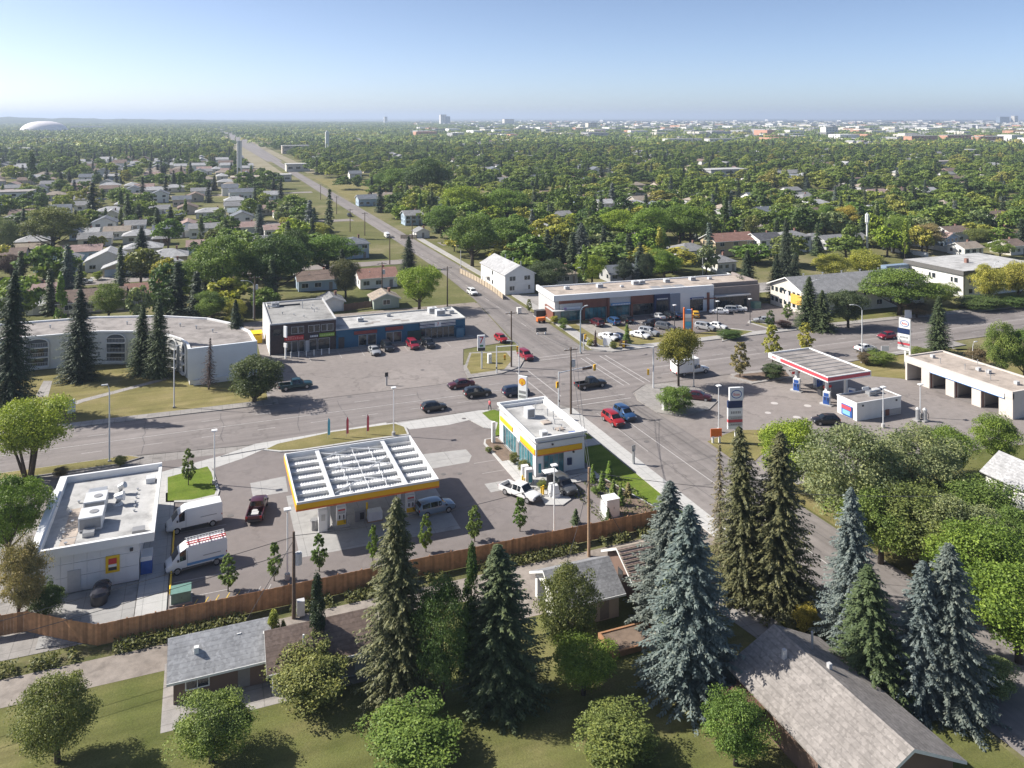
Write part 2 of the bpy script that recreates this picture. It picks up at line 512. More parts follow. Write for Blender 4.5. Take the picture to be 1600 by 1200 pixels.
# first filling station forecourt, lower left of the crossing
flat('forecourt', [(-6, 82.2), (54.4, 82.2), (54.4, 121.4), (27, 122.0), (7.4, 121.0), (-3, 121.6), (-60, 123), (-60, 110), (-6, 110)], -0.004, asphalt_lot)
flat('concrete_apron', [(29.80, 120.32), (28.74, 123.49), (42.31, 124.10), (44.16, 123.69), (42.26, 121.12), (35.82, 119.90)], 0.004, concrete_new)
flat('concrete_apron', [(-5.24, 117.99), (1.26, 120.26), (8.10, 122.07), (11.03, 122.66), (8.36, 120.76), (5.46, 118.63), (1.22, 116.54), (-4.17, 114.72), (-3.93, 108.26), (-4.94, 107.94)], 0.004, concrete_new)
flat('concrete_apron', [(25.9, 106), (27.49, 110.99), (35.61, 110.19), (35.70, 107.81), (34.70, 105.94), (27.97, 105.74), (26.1, 103)], 0.004, concrete_pad)
flat('canopy_pad', [(10.0, 89.6), (28.2, 89.2), (28.2, 104.8), (10.0, 104.8)], 0.002, concrete_pad)
flat('concrete_apron', [(5.95, 110.21), (10.45, 110.67), (10.33, 106.01), (6.02, 105.83)], 0.004, concrete_pad)
flat('bin_pad', [(-14, 82.8), (-6.1, 82.2), (-6.1, 91.2), (-14, 91.2)], 0.0, concrete_pad)  # duller concrete chosen to stand in for shade beside the building
flat('drive_lane_pad', rect(34.5, 38.2, 96.4, 98.9), 0.004, concrete_pad)
sidewalk_mats = concrete_new
raised('sidewalk', [(2.5, 120.3), (9, 120.9), (27, 122.3), (27, 124.2), (7.4, 122.98)], concrete_new, 0.10)
isl = raised('grass_island', [(8.25, 120.33), (10.27, 122.21), (18.68, 123.83), (28.37, 123.63), (29.49, 121.53), (29.26, 118.14), (22.99, 118.27), (13.29, 118.14), (10.50, 118.75)], concrete_new, 0.12)
flat('lawn', [(8.69, 120.39), (10.41, 121.78), (18.61, 123.32), (28.15, 123.16), (29.16, 121.38), (28.96, 118.52), (23.00, 118.77), (13.34, 118.59), (10.72, 119.13)], 0.126, grass_dry)
isl2 = raised('grass_island', [(-4.45, 116.04), (0.90, 117.95), (1.53, 115.37), (2.14, 109.18), (1.88, 107.62), (-1.11, 107.16), (-4.16, 108.34)], concrete_new, 0.12)
flat('lawn', [(-4.21, 115.74), (0.74, 117.37), (1.21, 115.28), (1.76, 109.52), (1.51, 108.31), (-1.12, 107.88), (-3.95, 108.62)], 0.126, grass_green)
raised('walkway', rect(-6, -3.2, 84.5, 111), concrete_new, 0.12)
raised('grass_island', [(-60, 122.4), (-10.5, 122.6), (-7.6, 124.0), (-9.5, 125.3), (-60, 125.6)], concrete_old, 0.12)
flat('lawn', [(-60, 122.6), (-10.6, 122.8), (-8.2, 124.0), (-9.7, 125.1), (-60, 125.4)], 0.126, grass_dry)
raised('walkway', [(38.6, 97.4), (40.0, 94.8), (49.6, 94.8), (49.6, 97.85), (41.3, 97.9), (41.3, 112.4), (39.2, 112.4), (38.6, 111)], concrete_new, 0.12)
flat('planting_bed', [(39.0, 104.3), (41.2, 104.3), (41.2, 112.2), (39.4, 112.2), (38.9, 111)], 0.126, soil)
raised('corner_walk', [(40.6, 116.8), (44.5, 113.2), (49, 113), (54.4, 113), (54.4, 121.2), (44, 122.2), (39.4, 121.0)], concrete_new, 0.10)
flat('lawn', [(42.33, 122.58), (44.65, 123.19), (49, 114.0), (49, 113.0), (41, 113.0), (43.35, 117.82), (42.48, 119.29)], 0.126, grass_green)
raised('sidewalk', rect(54.6, 57.0, 60, 119.4), concrete_new, 0.12)
flat('lawn', rect(49.7, 54.5, 97.0, 119.0), 0.03, grass_green)
flat('lawn', [(52.6, 82.5), (54.5, 82.5), (54.5, 97), (49.7, 97), (49.7, 95.4)], 0.03, grass_green)
for y in (116.2, 104.6):
    raised('cross_walk', rect(54.6 - 3.2, 54.58, y, y + 2.2), concrete_new, 0.118)
raised('planting_bed', [(49.7, 95.2), (52.4, 84.0), (50.6, 82.4), (44.4, 82.4), (44.9, 86.5), (46.8, 89.8), (48.6, 91.0), (48.9, 94.6)], concrete_new, 0.10)
flat('planting_bed', [(49.6, 94.8), (52.1, 84.1), (50.5, 82.6), (44.8, 82.6), (45.2, 86.3), (47.0, 89.5), (48.9, 90.8), (49.1, 94.4)], 0.106, soil)
raised('kerb_island', [(39.6, 90.6), (41.6, 89.8), (43.2, 90.8), (43.4, 94.6), (40.2, 94.6)], concrete_new, 0.14)
flat('planting_strip', rect(-5.8, 44.0, 81.55, 82.15), 0.02, grass_mid)

# back lane and yards
flat('alley', [(-60, 75.6), (56.8, 75.6), (56.8, 79.6), (20, 79.4), (-60, 79.4)], -0.01, alley_gravel)
flat('weedy_strip', rect(-60, 50, 79.3, 81.3), -0.012, lawn('weeds', [(.07, .085, .03), (.12, .12, .05), (.22, .19, .12)], 0.6))
flat('back_yard', rect(-60, 57, 10, 76), -0.02, grass_mid)
flat('garage_apron', rect(-3, 15, 68, 76.5), -0.006, concrete_old)
flat('garage_apron', rect(24.5, 46, 71, 76.5), -0.006, alley_gravel)
flat('lawn', rect(69.3, 130, -10, 84), -0.02, grass_mid)
flat('driveway', [(49.27, 70.02), (50.80, 64.75), (51.32, 58.86), (47.89, 59.24), (46.42, 67.57)], 0.0, concrete_old)

# apartment lawn and the old parking court on the far side of the avenue
raised('sidewalk', [(-420, 140.1), (-15, 139.75), (12, 139.0), (12, 141.2), (-15, 141.8), (-420, 142.2)], concrete_old, 0.12)
flat('lawn', rect(-70, 10.5, 141.9, 190), -0.02, grass_dry)
flat('footpath', [(-25.64, 154.57), (-21.05, 149.00), (-18.60, 151.84), (-5.47, 159.48), (-5.84, 160.78), (-19.18, 153.38), (-21.73, 151.13), (-25.38, 156.45)], 0.0, concrete_old)
flat('footpath', [(-26.62, 157.60), (-24.58, 156.81), (-25.31, 166.03), (-26.83, 166.62)], -0.002, concrete_old)
flat('parking_court', [(11, 141.3), (12, 139.2), (39.5, 138.6), (45.5, 139.6), (46.6, 146), (50.5, 158), (62.0, 160), (66.4, 196), (11, 196)], -0.006, asphalt_old)
raised('storefront_walk', rect(13, 55.5, 165.0, 167.4), concrete_old, 0.13)
raised('corner_walk', [(45.6, 139.8), (52, 140.0), (57, 142.6), (60.4, 148), (61.0, 152.5), (50.8, 154.8), (46.8, 146)], concrete_old, 0.12)
flat('gravel_bed', [(46.8, 141.8), (53.6, 142.2), (57.2, 147.2), (57.8, 152.2), (51.0, 154.2), (47.4, 146)], 0.126, grass_dry)
flat('alley', rect(-60, 66, 190.5, 197), -0.003, alley_gravel)

# plaza corner, upper right
raised('sidewalk', [(78.2, 145.0), (75.2, 148.5), (76.8, 175), (78.6, 219), (79.2, 320), (81.6, 320), (80.6, 219), (79.0, 175), (78.0, 150), (80, 147.4), (128, 147.2), (128, 144.8)], concrete, 0.12)
flat('lawn', [(78.2, 147.6), (79.2, 176), (90.5, 168.2), (90.5, 152), (110, 150.5), (112, 147.5)], 0.0, grass_dry)
flat('gravel_bed', [(80.2, 154), (81.0, 168), (88.8, 165.5), (88.4, 156)], 0.006, gravel_bed)
flat('parking_court', [(90.6, 170), (90.6, 152.2), (110, 150.6), (113.5, 147.4), (124, 145.2), (136, 145.2), (136, 168.5), (131, 170)], 0.006, asphalt_lot)
raised('kerb_island', [(103.65, 143.14), (110.85, 152.61), (115.55, 147.28), (110.24, 144.86)], concrete, 0.14)
flat('lawn', [(104.35, 143.65), (110.59, 151.53), (114.84, 147.27), (110.30, 145.38)], 0.146, grass_mid)
raised('kerb_island', [(118.91, 154.35), (120.88, 155.48), (122.75, 149.19), (121.89, 145.98), (119.96, 147.30)], concrete, 0.14)
flat('lawn', [(119.33, 154.19), (120.45, 154.70), (122.24, 148.78), (121.76, 146.90), (120.32, 147.75)], 0.146, grass_mid)
raised('sidewalk', [(136, 144.6), (194, 142.0), (700, 139.4), (700, 141.6), (194, 144.2), (136, 146.8)], concrete_old, 0.12)
flat('lawn', [(136.2, 146.9), (194, 144.4), (330, 143.6), (330, 190), (136.2, 190)], -0.02, grass_mid)
flat('alley', [(79.2, 184), (180, 177), (180, 186), (79.2, 201)], -0.01, concrete_old)

# second filling station, right of the crossing
flat('forecourt', [(68.9, 88), (145, 78), (145, 121.5), (122, 123.2), (74.2, 125.0), (70, 122), (68.9, 117)], -0.006, asphalt_old)
raised('corner_walk', [(68.9, 112.5), (71.5, 109.8), (77.5, 110.5), (81.5, 113.5), (82, 119.8), (79, 124.0), (74.2, 125.0), (70.4, 122.2), (68.9, 118.8)], concrete_old, 0.11)
raised('sidewalk', [(92, 122.2), (150, 122.4), (150, 125.4), (122, 123.2), (92, 124.4)], concrete_old, 0.11)
raised('kerb_island', [(90.71, 122.93), (93.18, 124.34), (103.92, 123.02), (101.70, 118.67), (92.29, 118.53)], concrete_old, 0.13)
flat('planting_bed', [(91.59, 122.98), (92.94, 123.64), (102.82, 122.42), (101.29, 119.22), (93.07, 119.34)], 0.136, soil)
flat('lawn', [(119.14, 123.59), (131.58, 123.36), (148.55, 119.66), (158.85, 116.15), (137.90, 100.83), (144.01, 121.91), (131.38, 120.64), (121.65, 111.71)], 0.0, grass_dry)
flat('lawn', [(120, 110.5), (145, 110.5), (145, 122.2), (112, 122.0), (108.5, 119.4), (119.6, 111.2)], 0.004, grass_dry)
flat('lawn', [(69.73, 99.88), (76.41, 101.96), (80.99, 100.19), (79.00, 96.29), (72.08, 91.88), (69.40, 94.05)], 0.03, grass_dry)
flat('grass_verge', [(69.3, 60), (72.5, 60), (72.5, 86), (69.3, 86)], 0.03, grass_dry)

# painted lines, each its own strip
def stripe(parent, x0, x1, y0, y1, z=0.008, mat=None, name='painted_line'):
    part(name, MB().sheet(rect(x0, x1, y0, y1), z), mat or line_white, parent)
for x in (70.4, 71.6, 74.6, 75.8):
    stripe(avenue, x - .1, x + .1, 126.2, 143.6)
for x in (55.2, 57.6):
    stripe(avenue, x - .1, x + .1, 125.2, 140.2)
for y in (120.2, 122.2, 145.2, 147.0):
    stripe(avenue, 58.2, 68.4 if y < 130 else 73.2, y - .1, y + .1)
for y in (128.6, 135.2):
    for x in range(-40, 54, 8):
        stripe(avenue, x, x + 2.6, y - .06, y + .06)
    for x in range(80, 190, 8):
        stripe(avenue, x, x + 2.6, y + 0.6 - .06, y + 0.6 + .06)
stripe(avenue, -60, 53, 131.8, 131.95, mat=line_white); stripe(avenue, 80, 200, 133.2, 133.35)
stripe(street_s, 62.6, 62.75, 62, 116); stripe(street_s, 59.7, 59.8, 100, 116)
for y in range(170, 330, 9):
    stripe(street_n, 69.4 + (y - 170) * 0.02, 69.52 + (y - 170) * 0.02, y, y + 3)
# tar-sealed cracks across the avenue and the turning lanes
def crack(parent, pts, w=0.09):
    mb = MB()
    for (a, b) in zip(pts[:-1], pts[1:]):
        d = Vector((b[0] - a[0], b[1] - a[1])).normalized(); n = Vector((-d.y, d.x)) * w
        mb.sheet([(a[0] + n.x, a[1] + n.y), (b[0] + n.x, b[1] + n.y), (b[0] - n.x, b[1] - n.y), (a[0] - n.x, a[1] - n.y)], 0.006)
    part('sealed_crack', mb, tar, parent)
rc = random.Random(3)
for x in (-8, 3, 14, 22, 34, 44, 86, 101, 118, 133, 152):
    y0, y1 = 125.6, 138.6 if x < 60 else 144
    pts = []; xx = x
    while y0 < y1:
        pts.append((xx, y0)); y0 += rc.uniform(1.5, 3); xx += rc.uniform(-.5, .5)
    crack(avenue, pts, 0.035)
for x in (60.2, 63.8, 66.4):
    pts = []; yy = 70; xx = x
    while yy < 119:
        pts.append((xx, yy)); yy += rc.uniform(3, 6); xx += rc.uniform(-.25, .25)
    crack(street_s, pts, 0.035)
for y in (104, 95, 88):
    crack(street_s, [(57.6, y), (60, y + .4), (64, y - .2), (68.8, y + .3)], 0.04)
# parking bay lines on the forecourts and courts
lots = flat('bay_markings', rect(-2.6, -2.5, 84, 84.1), 0.004, line_yellow)
bays = []
for i in range(9):
    x = -2.4 + i * 1.0
    bays.append([(x, 83.0), (x + .1, 83.0), (x + 1.1, 85.6), (x + 1.0, 85.6)])
for y in (86.2, 89.4, 92.9, 96.4, 100.0):
    bays.append(rect(-2.7, 2.7, y, y + .1))
for y in (98.6, 101.8, 105.2):
    bays.append(rect(35.2, 38.4, y, y + .1))
for x in (14, 20, 26, 30.5, 33.5, 36.5, 39.5, 42.5, 45.5, 48.5):
    bays.append(rect(x, x + .1, 160.6, 164.8))
for x in (96, 99, 102, 105, 108, 111, 114, 117):
    bays.append(rect(x, x + .1, 163.2 - (x - 96) * .06, 167.6 - (x - 96) * .06))
for i in range(6):
    bays.append([(91.2 + i * .55, 161.6), (91.35 + i * .55, 161.6), (92.4 + i * .55, 164.4), (92.25 + i * .55, 164.4)])
for b_ in bays:
    part('painted_line', MB().sheet(b_, 0.012), line_white if b_[0][0] > 90 else line_yellow if b_[0][0] < 3 and b_[0][1] < 86 else line_white, lots)

# ================================================================ BUILDINGS
def parapet_block(t, x0, x1, y0, y1, h, wall, roof, cap, lip=0.5, drop=0.5, over=0.0, th=0.25):
    """walls, a sunk flat roof and a coping all round"""
    part('wall', MB().box(x0, x1, y0, y1, 0, h - drop - .02), wall, t)
    part('roof', MB().sheet(rect(x0 - over + .02, x1 + over - .02, y0 - over + .02, y1 + over - .02), h - drop), roof, t)
    X0, X1, Y0, Y1 = x0 - over, x1 + over, y0 - over, y1 + over
    c = MB()
    for (a, b, e, f) in ((X0, X1, Y0, Y0 + th), (X0, X1, Y1 - th, Y1), (X0, X0 + th, Y0 + th, Y1 - th), (X1 - th, X1, Y0 + th, Y1 - th)):
        c.box(a, b, e, f, h - lip, h)
    return part('parapet', c, cap, t)
def roof_unit(t, x, y, z, w=1.6, d=1.2, h=1.0, mat=None, fan=True):
    u = part('rooftop_unit', MB().box(x - w / 2, x + w / 2, y - d / 2, y + d / 2, z + .12, z + h).box(x - w / 2 + .1, x + w / 2 - .1, y - d / 2 + .1, y + d / 2 - .1, z, z + .12), mat or galv_light, t)
    if fan:
        part('fan_guard', MB().disc((x + w * .1, y, z + h + .03), min(w, d) * .2, 'z', .06), grey_paint, u)
    part('louvre', MB().box(x - w / 2 + .15, x + w / 2 - .15, y - d / 2 - .02, y - d / 2 + .01, z + .3, z + h - .15), grey_paint, u)
    return u
def vent(t, x, y, z, h=0.5, r=0.09):
    part('roof_vent', MB().tube([(x, y, z), (x, y, z + h)], r, 7).disc((x, y, z + h), r * 1.9, 'z', .09, 8), galv, t)
def window(t, x0, x1, z0, z1, y, face='-y', mat=None, frame=None, mull=0):
    """a framed pane on a wall facing -y, +y, -x or +x; for x faces (x0,x1) is the y range and y the wall's x"""
    g, f = MB(), MB()
    def bx(mb, a0, a1, b0, b1, d0, d1):
        if face == '-y': mb.box(a0, a1, y - d1, y - d0, b0, b1)
        elif face == '+y': mb.box(a0, a1, y + d0, y + d1, b0, b1)
        elif face == '-x': mb.box(y - d1, y - d0, a0, a1, b0, b1)
        else: mb.box(y + d0, y + d1, a0, a1, b0, b1)
    bx(g, x0, x1, z0, z1, -.02, .02)
    w = .07
    for a in ((x0 - w, x1 + w, z0 - w, z0), (x0 - w, x1 + w, z1, z1 + w), (x0 - w, x0, z0, z1), (x1, x1 + w, z0, z1)):
        bx(f, *a, -.02, .06)
    for i in range(mull):
        c = x0 + (x1 - x0) * (i + 1) / (mull + 1)
        bx(f, c - .035, c + .035, z0, z1, .02, .055)
    o = part('window', g, mat or win_dark, t)
    part('frame', f, frame or white_metal, o)
    return o
def letters(t, s, size, loc, mat, rz=0, name='lettering'):
    o = link(name, text_mesh(s, size, mat), t)
    o.location = loc; o.rotation_euler = (0, 0, rz)
    return o

# ---- white flat-roofed service building at the left of the forecourt
t = thing('service_building', 'white panelled flat-roofed service building beside the two white vans', 'building')
part('wall', MB().box(-15.6, -6.05, 91.4, 108.8, 0, 4.1), white_panel, t)
part('roof', MB().sheet(rect(-15.5, -4.8, 91.1, 108.8), 4.12), flat_roof_light, t)
c = MB()
c.box(-15.8, -4.6, 90.9, 91.25, 4.0, 4.9); c.box(-15.8, -4.6, 108.7, 109.0, 4.0, 4.9)
c.box(-15.8, -15.0, 91.25, 108.7, 4.0, 4.9); c.box(-4.95, -4.6, 91.25, 108.7, 4.0, 4.55)
part('parapet', c, white_metal, t)
part('raised_parapet', MB().box(-15.9, -15.2, 91.0, 104.8, 4.905, 5.15), white_metal, t)
for i in range(8):                                  # cladding panels with open joints
    for j, (z0, z1) in enumerate(((.25, 1.6), (1.64, 2.95), (2.99, 3.95))):
        x = -15.58 + i * 1.19
        part('wall_panel', MB().box(x, x + 1.16, 91.34, 91.4, z0, z1), white_panel, t)
part('door', MB().box(-12.6, -11.4, 91.28, 91.335, .05, 2.25), light_grey, t)
sg = part('sign_panel', MB().box(-9.15, -7.85, 91.2, 91.335, 1.35, 3.05), yellow_paint, t)
part('price_panel', MB().box(-8.88, -8.12, 91.16, 91.2, 2.25, 2.8), red_paint, sg)
part('price_panel', MB().box(-8.88, -8.12, 91.16, 91.2, 1.95, 2.2), white_metal, sg)
part('price_panel', MB().box(-8.88, -8.12, 91.16, 91.2, 1.6, 1.9), dark_metal, sg)
part('wall_lamp', MB().box(-6.9, -6.6, 91.05, 91.33, 3.25, 3.5), dark_metal, t)
roof_unit(t, -11.2, 103.6, 4.13, 1.9, 1.6, .7, galv, False)
roof_unit(t, -11.0, 100.2, 4.13, 2.2, 2.6, 1.5, galv_light)
roof_unit(t, -11.0, 96.4, 4.13, 2.3, 2.5, 1.5, galv_light)
part('duct', MB().box(-11.6, -10.5, 93.9, 95.0, 4.14, 4.6), galv, t)
part('duct', MB().box(-12.2, -11.0, 98.0, 98.6, 4.14, 4.4), galv, t)
part('duct', MB().tube([(-8.8, 103.4, 4.14), (-8.8, 103.4, 4.9), (-8.3, 103.2, 5.2)], .38, 9), galv, t)
part('duct', MB().tube([(-8.8, 100.6, 4.14), (-8.8, 100.6, 5.0), (-8.2, 100.5, 5.1)], .55, 9), galv_light, t)
part('roof_hatch', MB().box(-6.2, -5.2, 105.0, 106.2, 4.13, 4.7), galv_light, t)
part('roof_hatch', MB().box(-6.8, -5.6, 92.4, 93.4, 4.13, 4.65), grey_paint, t)
for i in range(6): vent(t, -7.0, 98.2 + i * 1.1, 4.12, .18, .07)
for i in range(5): vent(t, -13.0 - (i % 2) * .5, 93 + i * 2.4, 4.12, .25, .09)
for i in range(4): part('roof_walk_pad', MB().box(-13.6, -12.2, 92.2 + i * 2.3, 94.3 + i * 2.3, 4.124, 4.15), flat_roof_tan, t)
bt = thing('ice_freezer', 'blue and white freezer chest against the service building wall', 'freezer', (-5.4, 92.9))
part('body', MB().box(-.55, .55, -.9, .9, 0.13, 1.5), blue_paint, bt)
part('top_panel', MB().box(-.56, .56, -.91, .91, 1.5, 1.95), white_metal, bt)

# ---- canopy over the pumps, open-topped steelwork
t = thing('pump_canopy', 'large fuel canopy with open roof beams and a yellow fascia', 'canopy')
x0, x1, y0, y1 = 9.8, 26.1, 91.2, 105.1
part('deck', MB().sheet(rect(x0 + .1, x1 - .1, y0 + .1, y1 - .1), 4.42).sheet(rect(x0 + .1, x1 - .1, y0 + .1, y1 - .1)[::-1], 4.40), white_metal, t)
for i in range(48):
    x = x0 + .3 + i * .33
    part('deck_rib', MB().box(x, x + .06, y0 + .12, y1 - .12, 4.42, 4.5), white_metal, t)
def ring(z0, z1, th, out):
    m = MB()
    m.box(x0 - out, x1 + out, y0 - out, y0 - out + th, z0, z1); m.box(x0 - out, x1 + out, y1 + out - th, y1 + out, z0, z1)
    m.box(x0 - out, x0 - out + th, y0 - out + th, y1 + out - th, z0, z1); m.box(x1 + out - th, x1 + out, y0 - out + th, y1 + out - th, z0, z1)
    return m
part('fascia', ring(4.28, 5.3, .16, 0), white_metal, t)
part('yellow_fascia', ring(4.5, 5.05, .05, .05), amber_paint, t)
part('red_fascia_line', ring(4.3, 4.48, .05, .045), orange_paint, t)
for x in (13.8, 22.25):
    part('girder', MB().box(x - .26, x + .26, y0 + .17, y1 - .17, 5.12, 5.18).box(x - .05, x + .05, y0 + .17, y1 - .17, 4.5, 5.12), galv_light, t)
for i in range(7):
    y = y0 + .75 + i * 2.05
    part('purlin', MB().box(x0 + .17, x1 - .17, y - .06, y + .06, 4.82, 4.86).box(x0 + .17, x1 - .17, y - .03, y + .03, 4.43, 4.82), galv, t)
for i in range(6):
    y = y0 + .8 + i * 2.05
    for x in (16.0, 18.1, 20.2):
        part('tie_rod', MB().tube([(x, y, 4.9), (x + .1, y + 2.0, 4.9)], .045, 5), galv_light, t)
for (a, b) in (((13.9, 104.6), (18.0, 102.0)), ((18.0, 104.6), (22.1, 102.6)), ((14.0, 100.2), (18.0, 98.2)), ((18.2, 100.4), (22.2, 98.0)), ((14.2, 96.4), (18.0, 94.6)), ((18.2, 95.4), (22.2, 93.0)), ((14.0, 98.6), (17.6, 100.0)), ((19.0, 97.6), (22.0, 100.4)), ((14.2, 92.6), (17.8, 95.2)), ((14.0, 102.4), (17.4, 104.4))):
    part('brace', MB().tube([(a[0], a[1], 4.98), (b[0], b[1], 4.98)], .07, 5), galv_light, t)
for (x, y) in ((13.8, 95.0), (22.2, 95.0), (13.8, 101.3), (22.2, 101.3)):
    part('column', MB().box(x - .2, x + .2, y - .2, y + .2, 0, 4.4), white_metal, t)

def fuel_pump(label, x, y, body, panel, foot, flag=None):
    p = thing('fuel_pump', label, 'fuel pump', (x, y), 0, 'fuel pumps')
    part('island', MB().prism([(-1.0, -.55), (.9, -.55), (1.1, 0), (.9, .55), (-1.0, .55), (-1.2, 0)], 0, .16), concrete_new, p)
    part('cabinet', MB().box(-.55, .55, -.32, .32, .16, 2.25), body, p)
    part('display', MB().box(-.4, .4, -.345, -.32, 1.5, 2.05), panel if panel is blue_paint else light_grey, p)
    part('grade_strip', MB().box(-.4, .4, -.35, -.345, 1.86, 2.02), panel, p)
    part('base_panel', MB().box(-.52, .52, -.34, -.32, .2, .75), foot, p)
    part('nozzle', MB().box(-.3, -.18, -.42, -.34, .95, 1.35), dark_metal, p)
    part('nozzle', MB().box(.18, .3, -.42, -.34, .95, 1.35), dark_metal, p)
    part('hose', MB().tube([(.24, -.4, .95), (.3, -.48, .5), (.5, -.46, .4), (.57, -.36, 1.6)], .03, 5), dark_metal, p)
    if flag: part('topper', MB().box(-.5, .5, -.1, .1, 2.25, 2.75), flag, p)
    return p
for i, (x, y, l) in enumerate(((15.3, 95.0, 'yellow-footed fuel pump under the left front corner of the yellow canopy'), (23.6, 95.0, 'yellow-footed fuel pump behind the tall spruce, right front of the yellow canopy'),
                 (15.3, 101.3, 'fuel pump at the left rear of the yellow canopy'), (23.6, 101.3, 'fuel pump at the right rear of the yellow canopy'))):
    fuel_pump(l, x, y, white_metal, red_paint, yellow_paint, white_panel)
p = thing('notice_cabinet', 'tall white cabinet at the canopy column, left of the front pump', 'cabinet', (13.1, 94.5))
part('cabinet', MB().box(-.5, .5, -.3, .3, 0.0, 2.5), white_metal, p); part('label_plate', MB().box(-.2, .25, -.33, -.3, 1.3, 2.0), galv, p)
p = thing('litter_bin', 'grey concrete litter bin standing left of the canopy column', 'bin', (12.23, 95.19))
part('body', MB().prism([(.42 * cos(k * pi / 4), .42 * sin(k * pi / 4)) for k in range(8)], 0, 1.0), concrete_pad, p); part('lid', MB().prism([(.46 * cos(k * pi / 4), .46 * sin(k * pi / 4)) for k in range(8)], 1.0, 1.18), grey_paint, p)
p = thing('bag_pallet', 'white bagged salt piled on a pallet under the yellow canopy', 'pallet', (19.21, 94.86))
part('pallet', MB().box(-.9, .9, -.6, .6, 0.02, .15), wood_pole_new, p)
for j in range(4):
    for i in range(3):
        part('bag', MB().box(-.85 + i * .57 + .02 * (j % 2), -.31 + i * .57 + .02 * (j % 2), -.55, .55, .15 + j * .26, .15 + j * .26 + .24), white_panel, p)
p = thing('waste_station', 'dark windscreen-wash and waste station beside a yellow post', 'waste station', (17.64, 95.47))
part('cabinet', MB().box(-.7, .5, -.35, .35, 0, 1.25), grey_paint, p); part('front_panel', MB().box(-.1, .4, -.37, -.35, .2, 1.0), dark_metal, p)
part('post', MB().tube([(.8, 0, 0), (.8, 0, 1.9)], .13, 8), yellow_paint, p)

# ---- corner convenience store
t = thing('convenience_store', 'white corner convenience store with a yellow band and roof parapet', 'store')
parapet_block(t, 41.5, 48.7, 98.2, 112.1, 5.3, white_panel, flat_roof_light, white_metal, lip=.3, drop=.75, over=.3, th=.28)
part('inner_parapet', MB().box(41.56, 41.8, 98.25, 112.05, 4.5, 5.0).box(48.4, 48.64, 98.25, 112.05, 4.5, 5.0).box(41.8, 48.4, 98.25, 98.5, 4.5, 5.0).box(41.8, 48.4, 111.8, 112.05, 4.5, 5.0), white_metal, t)
part('upper_wall', MB().box(41.48, 41.55, 98.22, 112.08, 4.4, 5.0).box(48.66, 48.73, 98.22, 112.08, 4.4, 5.0).box(41.55, 48.66, 98.17, 98.24, 4.4, 5.0).box(41.55, 48.66, 112.04, 112.11, 4.4, 5.0), white_panel, t)
part('yellow_band', MB().box(41.7, 48.3, 98.08, 98.17, 2.95, 3.62), amber_paint, t)
part('red_band', MB().box(41.7, 48.3, 98.07, 98.17, 2.82, 2.945), orange_paint, t)
part('yellow_band', MB().box(41.38, 41.48, 98.4, 103.6, 2.95, 3.62), amber_paint, t)
part('yellow_band', MB().box(41.38, 41.48, 106.6, 111.6, 2.95, 3.62), amber_paint, t)
part('red_band', MB().box(41.37, 41.48, 98.4, 103.6, 2.84, 2.945), orange_paint, t)
window(t, 42.7, 45.5, .1, 2.7, 98.17, '-y', win_blue, grey_paint, 3)
for (a, b, n) in ((99.2, 104.0, 4), (105.2, 110.4, 4)):
    window(t, a, b, .15, 2.7, 41.5, '-x', win_blue, light_grey, n)
part('door', MB().box(41.36, 41.5, 104.1, 105.1, .05, 2.4), grey_paint, t)
part('poster', MB().box(41.75, 42.35, 98.12, 98.19, .4, 2.6), white_metal, t); part('poster_panel', MB().box(41.85, 42.25, 98.1, 98.12, .55, 1.8), teal_paint, t)
for (x, z) in ((43.9, 4.0), (47.0, 2.55)): part('wall_lamp', MB().box(x - .12, x + .12, 97.98, 98.17, z, z + .2), dark_metal, t)
part('utility_box', MB().box(46.1, 46.7, 97.95, 98.17, 1.0, 1.9), navy_paint, t)
roof_unit(t, 44.3, 107.2, 4.42, 1.2, 1.4, 1.5, galv_light, False)
roof_unit(t, 43.6, 100.4, 4.42, .9, .9, .7, galv_light, False)
for (x, y, h) in ((46.3, 109.6, .9), (46.9, 106.6, 1.1), (47.2, 105.2, 1.2), (46.6, 103.4, .8), (45.9, 104.6, .6), (47.0, 102.0, .5), (46.2, 100.8, .5), (45.6, 101.6, .4)):
    vent(t, x, y, 4.42, h, .07)
part('roof_curb', MB().box(45.0, 46.2, 103.6, 104.8, 4.42, 4.75).box(45.9, 47.0, 100.9, 101.8, 4.42, 4.72), flat_roof_tan, t)
part('roof_pad', MB().box(42.2, 45.2, 105.4, 108.2, 4.405, 4.43).box(42.4, 44.8, 99.4, 101.4, 4.405, 4.43), grey_paint, t)
part('roof_panel', MB().box(47.2, 48.2, 99.2, 100.2, 4.5, 4.56), blue_paint, t)
part('loading_canopy', MB().box(45.9, 48.6, 96.9, 98.1, .13, .2), grey_paint, t)

